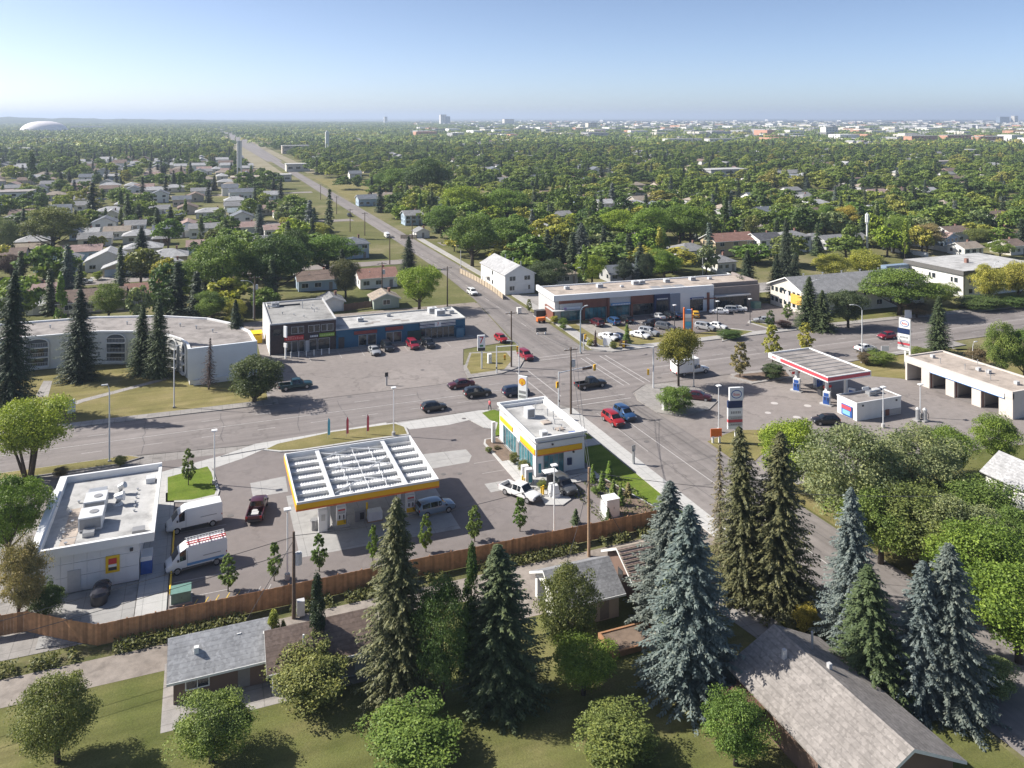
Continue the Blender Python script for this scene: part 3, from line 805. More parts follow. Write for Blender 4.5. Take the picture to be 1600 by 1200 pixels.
# ---- two-storey dark brick shop and the blue strip beside it
brick_dark = plain('dark_brown_brick', (.075, .052, .05), 0.85, 0.25, 2.5)
blue_wall = plain('blue_stucco', (.028, .115, .20), 0.75, 0.12, 0.8)
t = thing('brick_shop_block', 'two-storey dark brick shop block with a red sign and a green sign', 'shop building')
parapet_block(t, 12.9, 25.9, 167.5, 187.5, 6.4, brick_dark, flat_roof_grey, light_grey, lip=.28, drop=.3, over=.12)
part('side_wall', MB().box(12.75, 12.9, 167.55, 187.4, 0, 6.1), white_siding, t)
for i, (a, b) in enumerate(((13.5, 14.9), (15.2, 16.5), (17.0, 18.2), (18.4, 19.4), (20.4, 21.4), (21.6, 22.6), (23.0, 24.0), (24.2, 25.3))):
    window(t, a, b, 4.05, 5.35, 167.48, '-y', win_dark, light_grey if i > 1 else dark_metal)
rs = part('shop_sign', MB().box(15.6, 19.4, 167.2, 167.45, 2.75, 3.65), plain('sign_red', (.55, .03, .035), .4, .1), t)
for i in range(8):
    part('letter', MB().box(15.85 + i * .44, 16.12 + i * .44, 167.12, 167.2, 2.95, 3.25 + .1 * (i % 3)), plain('sign_pink', (.75, .22, .2), .5, .1), rs)
part('letter_strip', MB().box(15.8, 17.6, 167.12, 167.2, 3.42, 3.58), MATS['sign_pink'], rs)
gs = part('shop_sign', MB().box(22.5, 25.6, 167.2, 167.45, 2.9, 3.6), plain('sign_green', (.22, .38, .03), .4, .1), t)
for i in range(8): part('letter', MB().box(22.7 + i * .35, 22.95 + i * .35, 167.13, 167.2, 3.1, 3.42), plain('sign_lime', (.5, .62, .2), .5, .1), gs)
ws = part('shop_sign', MB().box(20.6, 22.3, 167.25, 167.45, 2.95, 3.45), navy_paint, t)
for i in range(5): part('letter', MB().box(20.7 + i * .32, 20.93 + i * .32, 167.18, 167.25, 3.03, 3.38), white_metal, ws)
for (a, b) in ((15.7, 16.9), (17.1, 18.2), (18.5, 19.5), (20.6, 22.0), (22.3, 24.6)):
    window(t, a, b, .3, 2.5, 167.48, '-y', win_dark, light_grey)
part('door', MB().box(19.75, 20.45, 167.4, 167.47, .13, 2.4), light_grey, t)
roof_unit(t, 15.2, 184.0, 6.12, 1.6, 1.8, .9, galv)
part('roof_frame', MB().tube([(13.4, 182.6, 6.5), (15.4, 182.6, 6.5), (15.4, 186.2, 6.5), (13.4, 186.2, 6.5), (13.4, 182.6, 6.5)], .1, 5), white_metal, t)
part('duct', MB().box(16, 20.5, 183.6, 183.9, 6.12, 6.4), dark_metal, t)
for (x, y, h) in ((20.6, 180, 1.8), (22.4, 178.6, .4), (23.4, 177.8, .4), (22.6, 176, .5), (20, 172, .4), (16, 176, .5), (23.0, 181.5, .3), (18.2, 174.5, .3)): vent(t, x, y, 6.1, h, .09)

t = thing('blue_shop_strip', 'single-storey blue shop strip with a convenience shop at its right end', 'shop building')
parapet_block(t, 25.95, 53.9, 167.3, 177.7, 4.1, blue_wall, flat_roof_light, plain('roof_edge_pale', (.5, .5, .48), .6, .1), lip=.25, drop=.27, over=.08)
part('mansard', MB().add([(53.98, 167.2, 4.1), (53.98, 177.8, 4.1), (54.7, 178.2, 3.5), (54.7, 166.8, 3.5)], [(0, 3, 2, 1)]), plain('grey_shingle_edge', (.2, .21, .21), .9, .2), t)
part('awning_band', MB().box(29.6, 34.4, 167.0, 167.28, 2.7, 3.35), plain('faded_red', (.25, .045, .04), .7, .2), t)
part('awning_band', MB().box(36.2, 40.0, 167.0, 167.28, 2.9, 3.6), MATS['faded_red'], t)
for (a, b) in ((30.6, 32.2), (32.5, 34.2), (36.4, 37.8), (38.0, 39.6)):
    window(t, a, b, .3, 2.4, 167.3, '-y', win_dark, light_grey)
part('door', MB().box(26.4, 27.6, 167.2, 167.28, .13, 2.4), dark_metal, t)
part('dark_panel', MB().box(41.0, 44.0, 167.18, 167.28, .2, 2.3), plain('dark_green_panel', (.02, .05, .045), .6, .2), t)
sb = part('shop_sign', MB().box(43.6, 51.6, 167.0, 167.28, 2.75, 3.75), navy_paint, t)
for z in (2.82, 3.08, 3.44, 3.66): part('sign_stripe', MB().box(43.62, 51.58, 166.94, 167.0, z, z + .1), white_metal, sb)
part('sign_plate', MB().box(46.9, 48.3, 166.9, 166.94, 2.76, 3.76), white_panel, sb)
letters(sb, '7', .95, (47.6, 166.88, 3.26), plain('sign_seven_red', (.5, .02, .03), .5, .05))
for i in range(6):
    window(t, 43.8 + i * 1.28, 44.9 + i * 1.28, .25, 2.45, 167.3, '-y', win_dark, grey_paint)
part('ice_box', MB().box(51.6, 53.2, 166.2, 167.2, .13, 2.1), plain('ice_box_blue', (.06, .16, .25), .5, .1), t)
for (x, y, w) in ((32.0, 173.2, 1.3), (38.6, 175.2, .9), (48.6, 175.0, 1.9), (49.6, 172.2, 2.0), (51.6, 175.8, 1.0), (52.4, 172.8, 1.1)):
    roof_unit(t, x, y, 3.84, w, w * .8, w * .62, galv_light if w > 1.2 else galv)
for (x, y) in ((35, 171.5), (33.4, 170.6), (39.6, 171.8), (41.2, 170.4)): part('roof_patch', MB().sheet(rect(x - .9, x + .9, y - .5, y + .5), 3.845), flat_roof_stained, t)
for i in range(6):
    bo = thing('bollard', 'white bollard outside the dark brick shop, number %s from the left' % ('one', 'two', 'three', 'four', 'five', 'six')[i], 'bollard', (16.6 + i * 1.5, 164.6), 0, 'bollards outside the brick shop')
    part('post', MB().tube([(0, 0, 0), (0, 0, 1.15)], .1, 8), white_metal, bo); part('cap', MB().disc((0, 0, 1.17), .11, 'z', .05, 8), light_grey, bo)

# ---- curved apartment house with arched balconies
t = thing('arched_apartment', 'long curved white apartment house with arched balcony bays', 'apartment house')
outer = [(-62, 187), (-33.5, 187), (-20.5, 186.6), (-8.1, 182.8), (1.2, 176.9), (5.6, 171.0), (8.6, 163.5), (9.3, 155.4)]
inner = [(-62, 174.3), (-30, 174.3), (-18.5, 173.9), (-12.2, 171.4), (-6.4, 167.0), (-3.6, 162.4), (-2.4, 158.5), (-2.0, 154.6)]
poly = outer + inner[::-1]
hA = 6.5
part('wall', MB().prism(poly, 0, hA - .35), white_siding, t)
rm = MB()
for i in range(len(outer) - 1):
    o0, o1, i0, i1 = outer[i], outer[i + 1], inner[i], inner[i + 1]
    rm.quad((*i0, hA - .33), (*i1, hA - .33), (*o1, hA - .33), (*o0, hA - .33))
part('roof', rm, flat_roof_stained, t)
cp = MB()
for line in (outer, inner):
    for a, b in zip(line[:-1], line[1:]):
        d = Vector((b[0] - a[0], b[1] - a[1])).normalized(); n_ = Vector((-d.y, d.x)) * .22
        cp.prism([(a[0] - n_.x, a[1] - n_.y), (b[0] - n_.x, b[1] - n_.y), (b[0] + n_.x, b[1] + n_.y), (a[0] + n_.x, a[1] + n_.y)], hA - .34, hA)
cp.prism([(-2.2, 154.4), (9.5, 155.2), (9.5, 155.6), (-2.2, 154.8)], hA - .34, hA + .002)
part('coping', cp, white_metal, t)
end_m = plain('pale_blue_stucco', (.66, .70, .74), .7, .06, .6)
part('end_wall', MB().prism([(-2.3, 154.1), (9.6, 154.95), (9.6, 155.35), (-2.3, 154.55)], .9, hA + .1), end_m, t)
part('end_plinth', MB().prism([(-1.4, 153.9), (9.7, 154.7), (9.7, 155.3), (-1.4, 154.6)], 0, .88), white_siding, t)
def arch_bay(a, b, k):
    """a flat balcony bay, its recess shade painted dark, under an arch on the wall line a-b, with slabs, railing and window"""
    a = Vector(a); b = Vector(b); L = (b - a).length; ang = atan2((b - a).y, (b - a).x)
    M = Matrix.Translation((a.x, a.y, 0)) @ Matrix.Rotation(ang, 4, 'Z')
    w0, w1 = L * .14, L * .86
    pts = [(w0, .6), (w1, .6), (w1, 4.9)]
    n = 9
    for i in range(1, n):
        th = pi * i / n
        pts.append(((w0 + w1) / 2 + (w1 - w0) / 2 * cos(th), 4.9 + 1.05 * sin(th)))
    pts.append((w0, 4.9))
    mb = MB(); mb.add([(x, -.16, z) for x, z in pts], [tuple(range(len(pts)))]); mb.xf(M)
    g = part('arched_bay', mb, plain('balcony_recess_shade', (.10, .115, .13), .7, .2), t)  # flat dark sheet: the shade of a recess put into the colour
    fr = MB()
    for (p, q) in zip(pts, pts[1:] + pts[:1]):
        fr.tube([(p[0], -.2, p[1]), (q[0], -.2, q[1])], .14, 5)
    part('arch_trim', fr.xf(M), white_metal, g)
    sl = MB()
    for z in (.62, 2.45, 4.3): sl.box(w0, w1, -.7, -.17, z - .14, z)
    part('balcony_slab', sl.xf(M), white_metal, g)
    rl = MB()
    for z in (.62, 2.45, 4.3):
        rl.box(w0, w1, -.71, -.67, z + .85, z + .92)
        x = w0 + .1
        while x < w1:
            rl.box(x, x + .05, -.7, -.68, z, z + .86); x += .28
    part('railing', rl.xf(M), light_grey, g)
    wn_ = MB()
    for z in (.85, 2.65): wn_.box(L * .3, L * .7, -.2, -.17, z, z + 1.35)
    part('balcony_window', wn_.xf(M), win_dark, g)
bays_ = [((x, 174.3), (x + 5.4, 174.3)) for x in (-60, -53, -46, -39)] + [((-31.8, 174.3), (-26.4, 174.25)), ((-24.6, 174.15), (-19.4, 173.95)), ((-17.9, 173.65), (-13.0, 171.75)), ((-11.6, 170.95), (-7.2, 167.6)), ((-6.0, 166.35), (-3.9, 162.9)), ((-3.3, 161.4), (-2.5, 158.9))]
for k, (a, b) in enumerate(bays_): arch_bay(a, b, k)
for (x, y) in ((-28, 181), (-14, 178.5), (-4, 173), (2, 166), (-1, 170)): vent(t, x, y, hA - .33, .6, .12)

# ---- plaza with timber and glass shopfronts (built square, then turned a few degrees)
t = thing('shopping_plaza', 'low modern shopping plaza with timber panels and teal shopfront glass', 'shopping plaza', (77.2, 171.2), radians(-4.5))
timber = plain('red_brown_timber_cladding', (.20, .075, .05), .7, .2, 1.2)
taupe = plain('taupe_stucco', (.25, .215, .20), .8, .1, .6)
part('wall', MB().box(0, 41.5, 0, 12, 0, 5.6), light_grey, t)
part('roof', MB().sheet(rect(0.1, 54.6, .1, 11.9), 5.62), flat_roof_tan, t)
part('parapet', MB().box(-.6, 41.6, -.9, -.2, 5.0, 6.3).box(-.6, 0, -.2, 12.2, 5.0, 6.3).box(0, 54.8, 11.8, 12.2, 5.2, 5.9), white_panel, t)
part('wall', MB().box(41.5, 54.8, -.6, 11.8, 0, 5.6), taupe, t)
part('parapet', MB().box(41.6, 54.9, .2, .6, 5.65, 6.5).box(54.4, 54.9, .6, 11.8, 5.65, 6.5), taupe, t)
part('white_portal', MB().box(29.0, 41.5, -.95, -.3, 0.0, 4.99), white_panel, t)
part('timber_cladding', MB().box(1.0, 7.0, -.5, -.1, 4.2, 4.98), timber, t)
part('side_timber', MB().box(-.4, -.05, .2, 6, 0.1, 2.9), timber, t)
xs = 1.2
for i, (w, top) in enumerate(((5.6, 'g'), (5.8, 't'), (5.6, 'g'), (5.8, 't'))):
    a, b = xs, xs + w
    part('fascia_panel', MB().box(a, b, -.45, -.05, 2.9, 4.15 if i == 0 else 4.95), light_grey if top == 'g' else timber, t)
    window(t, a + .3, b - .3, .2, 2.7, -.04, '-y', win_blue if i != 3 else win_dark, dark_metal, 4)
    part('pier', MB().box(b, b + .5, -.75, -.02, 0, 5.0), timber, t)
    xs = b + .5
s1 = part('shop_sign', MB().box(1.9, 6.2, -.62, -.46, 2.85, 3.35), white_panel, t); part('logo_panel', MB().box(2.0, 2.7, -.66, -.62, 2.9, 3.3), plain('sign_violet', (.4, .25, .45), .5, .1), s1)
s2 = part('shop_sign', MB().box(14.0, 19.0, -.9, -.5, 3.0, 3.5), plain('sign_sky_blue', (.1, .3, .55), .5, .1), t)
for i in range(11): part('letter', MB().box(14.3 + i * .42, 14.6 + i * .42, -.95, -.9, 3.1, 3.4), white_metal, s2)
part('corner_awning', MB().box(-1.0, 6.4, -1.5, -.05, 2.72, 2.82).box(-1.0, -.05, -.05, 4.2, 2.72, 2.82), light_grey, t)
for i in range(4):
    window(t, .7 + i * 1.2, 1.7 + i * 1.2, .4, 2.5, 0, '-x', win_dark, timber)
part('navy_entrance', MB().box(25.3, 29.4, -1.05, -.1, 0, 5.0), navy_paint, t)
window(t, 25.8, 28.9, .2, 3.4, -1.05, '-y', win_dark, dark_metal, 3)
s3 = part('shop_sign', MB().box(25.7, 28.9, -1.2, -1.05, 3.7, 4.1), navy_paint, t)
for i in range(10): part('letter', MB().box(25.8 + i * .3, 26.02 + i * .3, -1.25, -1.2, 3.77, 4.03), white_metal, s3)
part('grey_bay', MB().box(29.5, 32.2, -1.06, -.96, .2, 4.9), plain('slate_panel', (.22, .26, .33), .6, .1), t)
window(t, 35.0, 38.4, .3, 3.0, -.96, '-y', win_dark, dark_metal, 3)
s4 = part('shop_sign', MB().box(34.9, 38.6, -1.15, -.96, 3.2, 3.6), plain('sign_deep_blue', (.02, .05, .2), .4, .1), t)
for i in range(8): part('letter', MB().box(35.4 + i * .38, 35.66 + i * .38, -1.2, -1.15, 3.26, 3.5), light_grey, s4)
part('timber_post', MB().box(39.6, 40.2, -1.2, -.5, 0, 4.6).box(38.6, 42.4, -1.25, -1.1, 3.0, 3.25), timber, t)
part('side_awning', MB().box(41.6, 51.5, -1.9, -.55, 3.4, 3.7), light_grey, t)
window(t, 42.4, 51.0, .3, 3.1, -.6, '-y', win_dark, dark_metal, 6)
for (x, y, w) in ((6, 8, 1.2), (14.5, 7.5, 1.5), (24.5, 8.2, 1.6), (26.5, 8.6, 1.5), (33.5, 8.5, 1.4), (41, 8.8, 1.5), (46, 8.6, 1.0), (20, 6.4, .8)):
    roof_unit(t, x, y, 5.63, w, w * .8, w * .6, galv_light)
for i in range(3): part('roof_panel', MB().box(26.5 + i * 3.2, 29.2 + i * 3.2, 1.2, 4.8, 5.66, 5.72), grey_paint, t)

# ---- second filling station: canopy, kiosk, wash bays
t = thing('red_canopy', 'fuel canopy with a red fascia and stained dark roof', 'canopy')
x0, x1, y0, y1 = 95.4, 104.6, 103.2, 117.9
part('roof', MB().sheet(rect(x0 + .2, x1 - .2, y0 + .2, y1 - .2), 5.3), flat_roof_stained, t)
part('soffit', MB().sheet(rect(x0 + .1, x1 - .1, y0 + .1, y1 - .1)[::-1], 4.62), white_metal, t)
part('fascia', ring(4.6, 5.5, .2, 0), white_metal, t)
part('red_fascia', MB().box(x0 - .04, x0, y0 - .04, y1 - 3.2, 4.82, 5.36).box(x0, x1 - .2, y0 - .04, y0, 4.82, 5.36), red_band, t)
letters(t, 'ESSO', .55, (x0 - .03, y1 - 1.6, 5.05), plain('sign_script_red', (.55, .06, .07), .5, .05), -pi / 2)
for i in range(9): part('roof_seam', MB().box(x0 + .22, x1 - .22, y0 + 1.2 + i * 1.6, y0 + 1.28 + i * 1.6, 5.3, 5.36), grey_paint, t)
for (x, y) in ((98.2, 106.5), (98.2, 113.8), (102.3, 106.5), (102.3, 113.8)):
    part('column', MB().box(x - .22, x + .22, y - .22, y + .22, 0, 4.62), white_metal, t)
for (x, y, l) in ((97.2, 105.4, 'blue-fronted fuel pump at the near end of the red canopy'), (97.2, 112.6, 'blue-fronted fuel pump at the far end of the red canopy'), (102.2, 105.0, 'blue-fronted fuel pump behind the kiosk roof under the red canopy'), (102.2, 112.4, 'blue-fronted fuel pump at the far right under the red canopy')):
    p = fuel_pump(l, x, y, white_metal, blue_paint, blue_paint)
    p.rotation_euler = (0, 0, radians(-60)); p['group'] = 'blue fuel pumps'
    part('side_panel', MB().box(-.5, .5, -.35, -.33, .76, 1.44), blue_paint, p)
for (x, y, l) in ((99.6, 107.6, 'red crossbar barrier beside the near pump of the red canopy'), (99.8, 115.6, 'red crossbar barrier beside the far pump of the red canopy')):
    p = thing('pump_sign_bar', l, 'sign', (x, y), 0, 'red pump barriers')
    part('bar', MB().box(-1.0, .6, -.1, .1, 1.9, 2.3), red_paint, p); part('post', MB().box(.3, .5, -.09, .09, 0, 1.9), light_grey, p)
p = thing('squeegee_cart', 'dark merchandise rack between the red canopy pumps', 'rack', (100.2, 109.4))
part('rack_body', MB().box(-.9, .9, -.5, .5, .1, 1.2), dark_metal, p); part('rack_top', MB().add([(-1, -.6, 1.2), (1, -.6, 1.2), (1, .6, 1.2), (-1, .6, 1.2), (-.3, 0, 1.7), (.3, 0, 1.7)], [(0, 1, 5, 4), (1, 2, 5), (2, 3, 4, 5), (3, 0, 4)]), plain('rack_roof', (.1, .11, .09), .8, .2), p)

t = thing('payment_kiosk', 'small white pay kiosk with a low flat roof beside the red canopy', 'kiosk')
parapet_block(t, 96.4, 105.6, 98.0, 102.2, 2.9, white_siding, flat_roof_stained, white_metal, lip=.14, drop=.16, over=.08, th=.15)
s_ = part('poster_board', MB().box(96.2, 96.4, 98.9, 101.1, .2, 1.9), blue_paint, t); part('poster_top', MB().box(96.15, 96.2, 99.0, 101.0, 1.25, 1.8), red_band, s_); part('poster_print', MB().box(96.15, 96.2, 99.2, 100.8, .4, 1.1), plain('poster_sky', (.2, .45, .6), .5, .1), s_)
for x in (97.6, 104.6): part('wall_lamp', MB().box(x - .15, x + .15, 97.9, 98.0, 2.2, 2.45), dark_metal, t)
part('lower_panel', MB().box(101.5, 105.5, 97.92, 98.0, .1, 1.0), plain('kiosk_plinth', (.4, .38, .37), .8, .1), t)
part('louvre_door', MB().box(102.2, 103.0, 97.86, 97.92, .1, 1.1), timber, t)
roof_unit(t, 101.6, 100.4, 2.75, 1.2, 1.0, .6, galv); roof_unit(t, 103.2, 100.8, 2.75, 1.1, .9, .7, light_grey, False)
part('roof_sign', MB().box(101.2, 102.6, 101.7, 101.8, 3.1, 3.6), white_panel, t); part('duct', MB().tube([(101.0, 100.0, 2.76), (101.0, 100.0, 3.4), (102.4, 100.0, 3.5)], .14, 6), galv, t)

beige = plain('beige_stucco', (.57, .52, .47), .85, .1, .6)
t = thing('car_wash', 'beige self-service car wash with four open bays', 'car wash')
wx0, wx1, wy0, wy1, wh = 120.0, 129.2, 89.6, 110.4, 4.4
part('back_wall', MB().box(wx1 - .3, wx1, wy0, wy1, 0, wh - .32), beige, t)
part('end_wall', MB().box(wx0, wx1 - .3, wy1 - .4, wy1, 0, wh - .32), beige, t)
part('end_wall', MB().box(wx0, wx1 - .3, wy0, wy0 + .4, 0, wh - .32), beige, t)
part('roof', MB().box(wx0 + .05, wx1 - .05, wy0 + .05, wy1 - .05, wh - .3, wh - .2), flat_roof_tan, t)
part('parapet', MB().box(wx0 - .05, wx0 + .3, wy0, wy1, 3.2, wh).box(wx0 + .3, wx1, wy1 - .3, wy1 + .05, wh - .3, wh).box(wx0 + .3, wx1, wy0 - .05, wy0 + .3, wh - .3, wh).box(wx1 - .3, wx1 + .05, wy0 + .3, wy1 - .3, wh - .3, wh), beige, t)
part('blue_white_fascia', MB().box(wx0 - .16, wx0 - .055, wy0 + 1.4, wy1 - 5.4, 3.0, 3.75), plain('fascia_white_blue', (.72, .77, .84), .4, .05), t)
part('blue_stripe', MB().box(wx0 - .17, wx0 - .06, wy0 + 1.4, wy1 - 5.4, 2.9, 2.995), plain('fascia_blue', (.1, .22, .5), .4, .05), t)
yb = wy0 + .4
for i, (w, pr) in enumerate(((3.2, 1.7), (3.3, 1.7), (3.3, 1.7), (3.6, 0))):
    part('bay_pier', MB().box(wx0, wx0 + 1.0, yb, yb + (2.0 if i == 0 else 1.7), 0, 3.19), beige, t)
    part('bay_partition', MB().box(wx0 + 1.0, wx1 - .3, yb + .6, yb + .9, 0, wh - .32), beige, t)
    yb += (2.0 if i == 0 else 1.7)
    part('bay_door_frame', MB().box(wx0 + .35, wx0 + .5, yb, yb + .12, 0, 3.19).box(wx0 + .35, wx0 + .5, yb + w - .12, yb + w, 0, 3.19), timber, t)
    yb += w
part('bay_floor', MB().sheet(rect(wx0 + .1, wx1 - .4, wy0 + .45, wy1 - .45), .02), plain('wet_concrete', (.22, .20, .19), .6, .2), t)
for (x, y) in ((124, 108), (125, 99.6), (125.4, 98), (126, 91.6), (124.4, 92.2)): roof_unit(t, x, y, wh - .2, .7, .6, .6, light_grey, False)
for (x, y) in ((122.4, 105), (123.5, 101), (124.2, 97.4), (122.5, 95.4), (127.8, 102), (128.2, 93)): vent(t, x, y, wh - .2, .9, .06)

# ---- houses and apartments: a general builder with real roofs, windows, doors and chimneys
WALLC = dict(white=(.70, .69, .66), cream=(.60, .56, .49), grey=(.42, .42, .42), blue=(.34, .43, .52), beige=(.46, .40, .33), brown=(.17, .11, .085), tan=(.50, .39, .25), green=(.33, .38, .33), brick=(.25, .13, .10), pink=(.55, .44, .40))
ROOFC = dict(grey=(.25, .25, .255), light=(.40, .40, .405), dark=(.10, .10, .11), brown=(.20, .15, .125), red=(.27, .155, .125), pink=(.34, .245, .22), tan=(.33, .28, .23), weathered=(.27, .248, .23), teal=(.26, .31, .33), slate=(.16, .175, .20))
def wallm(k): return plain('siding_' + k, WALLC[k], .75, .1, .9)
def roofm(k): return MATS.get('shingles_' + k) or roofing('shingles_' + k, ROOFC[k])
trim_m = plain('white_trim', (.72, .72, .70), .5, .06)
_hc = {}
def hmesh(key, fn, mat):
    if key not in _hc: _hc[key] = fn().mesh(key[0], mat)
    return _hc[key]
def house(label, loc, w, d, h, roof, rise, wc, rc, rz=0.0, group=None, windows=3, door=True, chimney=True, garage=False, name='house', cat='house', parts=2, over=0.5):
    """w along X, d along Y, front face towards -Y at local y = 0"""
    t = thing(name, label, cat, loc, rz, group)
    wall = MB().box(-w / 2, w / 2, 0, d, 0, h)
    rf = MB(); o = over; e = .14
    if roof == 'gx':            # ridge along X
        z0 = h - o * rise / (d / 2) + .02
        A = [(-w / 2 - o, -o, z0), (w / 2 + o, -o, z0), (w / 2 + o, d / 2, h + rise), (-w / 2 - o, d / 2, h + rise), (w / 2 + o, d + o, z0), (-w / 2 - o, d + o, z0)]
        B = [(x, y, z + e) for x, y, z in A]
        rf.add(A + B, [(6, 7, 8, 9), (9, 8, 10, 11), (0, 3, 2, 1), (3, 5, 4, 2), (0, 1, 7, 6), (4, 5, 11, 10), (1, 2, 8, 7), (2, 4, 10, 8), (3, 0, 6, 9), (5, 3, 9, 11)])
        wall.add([(-w / 2, 0, h), (-w / 2, d, h), (-w / 2, d / 2, h + rise)], [(0, 2, 1)]); wall.add([(w / 2, 0, h), (w / 2, d, h), (w / 2, d / 2, h + rise)], [(0, 1, 2)])
    elif roof == 'gy':
        z0 = h - o * rise / (w / 2) + .02
        A = [(-w / 2 - o, -o, z0), (-w / 2 - o, d + o, z0), (0, d + o, h + rise), (0, -o, h + rise), (w / 2 + o, d + o, z0), (w / 2 + o, -o, z0)]
        B = [(x, y, z + e) for x, y, z in A]
        rf.add(A + B, [(6, 9, 8, 7), (9, 11, 10, 8), (0, 1, 2, 3), (3, 2, 4, 5), (0, 3, 9, 6), (3, 5, 11, 9), (1, 7, 8, 2), (2, 8, 10, 4), (0, 6, 7, 1), (5, 4, 10, 11)])
        wall.add([(-w / 2, 0, h), (w / 2, 0, h), (0, 0, h + rise)], [(0, 1, 2)]); wall.add([(-w / 2, d, h), (w / 2, d, h), (0, d, h + rise)], [(0, 2, 1)])
    elif roof == 'hip':
        k = min(w, d) / 2 + o
        if w >= d: r0, r1 = (-w / 2 - o + k, d / 2), (w / 2 + o - k, d / 2)
        else: r0, r1 = (0, -o + k), (0, d + o - k)
        z0 = h - .05
        V = [(-w / 2 - o, -o, z0), (w / 2 + o, -o, z0), (w / 2 + o, d + o, z0), (-w / 2 - o, d + o, z0), (*r0, h + rise), (*r1, h + rise)]
        V += [(x, y, z0 - .12) for x, y, _ in V[:4]]
        F = [(0, 1, 5, 4), (1, 2, 5), (2, 3, 4, 5), (3, 0, 4)] if w >= d else [(0, 1, 4), (1, 2, 5, 4), (2, 3, 5), (3, 0, 4, 5)]
        rf.add(V, F + [(0, 6, 7, 1), (1, 7, 8, 2), (2, 8, 9, 3), (3, 9, 6, 0), (6, 9, 8, 7)])
    else:
        rf.box(-w / 2 - .3, w / 2 + .3, -.3, d + .3, h, h + .3)
    part('wall', wall, wallm(wc), t)
    ro = part('roof', rf, roofm(rc) if roof != 'flat' else flat_roof_grey, t)
    if roof in ('gx', 'gy') and parts > 1:
        tm = MB()
        if roof == 'gy':
            for s in (-1, 1): tm.quad((s * (w / 2 + o), -o - .02, z0 + e), (s * (w / 2 + o), -o - .02, z0 - .1), (0, -o - .02, h + rise - .1), (0, -o - .02, h + rise + e + .01))
        else:
            for s in (-1, 1): tm.quad((-w / 2 - o - .02, d / 2 + s * (d / 2 + o), z0 + e), (-w / 2 - o - .02, d / 2 + s * (d / 2 + o), z0 - .1), (-w / 2 - o - .02, d / 2, h + rise - .1), (-w / 2 - o - .02, d / 2, h + rise + e + .01))
            tm.box(-w / 2 - o, w / 2 + o, -o - .06, -o - .01, z0 - .05, z0 + e)
        part('bargeboard', tm, trim_m, ro)
    if chimney:
        cx, cy = w * .22, d * .6
        zt = h + rise + .5
        part('chimney', hmesh(('chimney', round(zt, 1)), lambda: MB().box(-.28, .28, -.28, .28, h + .1, zt).box(-.34, .34, -.34, .34, zt, zt + .1), wallm('brick')), ro).location = (cx, cy, 0)
        part('roof_vent', hmesh(('roof_vent', 1), lambda: MB().box(-.18, .18, -.18, .18, 0, .3), galv), ro).location = (-w * .2, d * .3, h + rise * .55)
    zc = 1.0 if h < 4 else 1.1
    rows = [zc] if h < 4.4 else [zc, h - 1.7]
    for z in rows:
        for i in range(windows):
            if garage and z == rows[0]: break
            x = -w / 2 + w * (i + .5) / windows
            if door and i == windows - 1 and z == rows[0]: continue
            ww = min(1.7, w / windows * .55)
            g = part('window', hmesh(('window', round(ww, 1)), lambda: MB().box(-ww / 2, ww / 2, -.03, .02, 0, 1.15), win_dark), t)
            g.location = (x, 0, z)
            if parts > 1:
                part('frame', hmesh(('frame', round(ww, 1)), lambda: MB().box(-ww / 2 - .09, ww / 2 + .09, -.05, 0, -.09, 0).box(-ww / 2 - .09, ww / 2 + .09, -.05, 0, 1.15, 1.24).box(-ww / 2 - .09, -ww / 2, -.05, 0, 0, 1.15).box(ww / 2, ww / 2 + .09, -.05, 0, 0, 1.15).box(-.03, .03, -.045, 0, 0, 1.15), trim_m), g)
        for i in range(max(1, windows - 1)):           # the side that faces -X
            y = d * (i + .5) / max(1, windows - 1)
            g = part('window', hmesh(('side_window', 1), lambda: MB().box(-.03, .02, -.5, .5, 0, 1.1), win_dark), t)
            g.location = (-w / 2, y, z)
    if garage:
        n = 2 if w > 6 else 1
        gw = (w - .8) / n - .3
        for i in range(n):
            g = part('garage_door', hmesh(('garage_door', round(gw, 1), garage), lambda: MB().box(-gw / 2, gw / 2, -.04, .02, 0, 2.2), plain('garage_door_' + garage, WALLC[garage], .5, .06)), t)
            g.location = (-w / 2 + .4 + (i + .5) * (w - .8) / n, 0, .05)
    elif door:
        g = part('door', hmesh(('door', 1), lambda: MB().box(-.48, .48, -.04, .02, .1, 2.15), plain('door_paint', (.22, .2, .19), .5, .15)), t)
        g.location = (w / 2 - w * .5 / windows, 0, 0)
    return t
# white hall beside the street
t = house('large white two-storey hall with one long grey gable roof beside the street', (80.6, 201.8), 8.6, 20.0, 5.4, 'gy', 2.3, 'white', 'light', windows=2, door=False, chimney=False, name='hall', cat='hall', over=.35)
part('door', MB().box(-1.6, 2.4, -.05, .03, .05, 2.9), white_siding, t)
part('side_porch', MB().box(-5.6, -4.3, 12.5, 15.5, 2.6, 2.8).box(-5.5, -5.35, 12.6, 12.75, 0, 2.6).box(-5.5, -5.35, 15.25, 15.4, 0, 2.6), white_siding, t)
for y in (3, 9, 15): part('chimney_pipe', MB().tube([(1.5, y, 6.2), (1.5, y, 8.3)], .15, 6), galv, t)
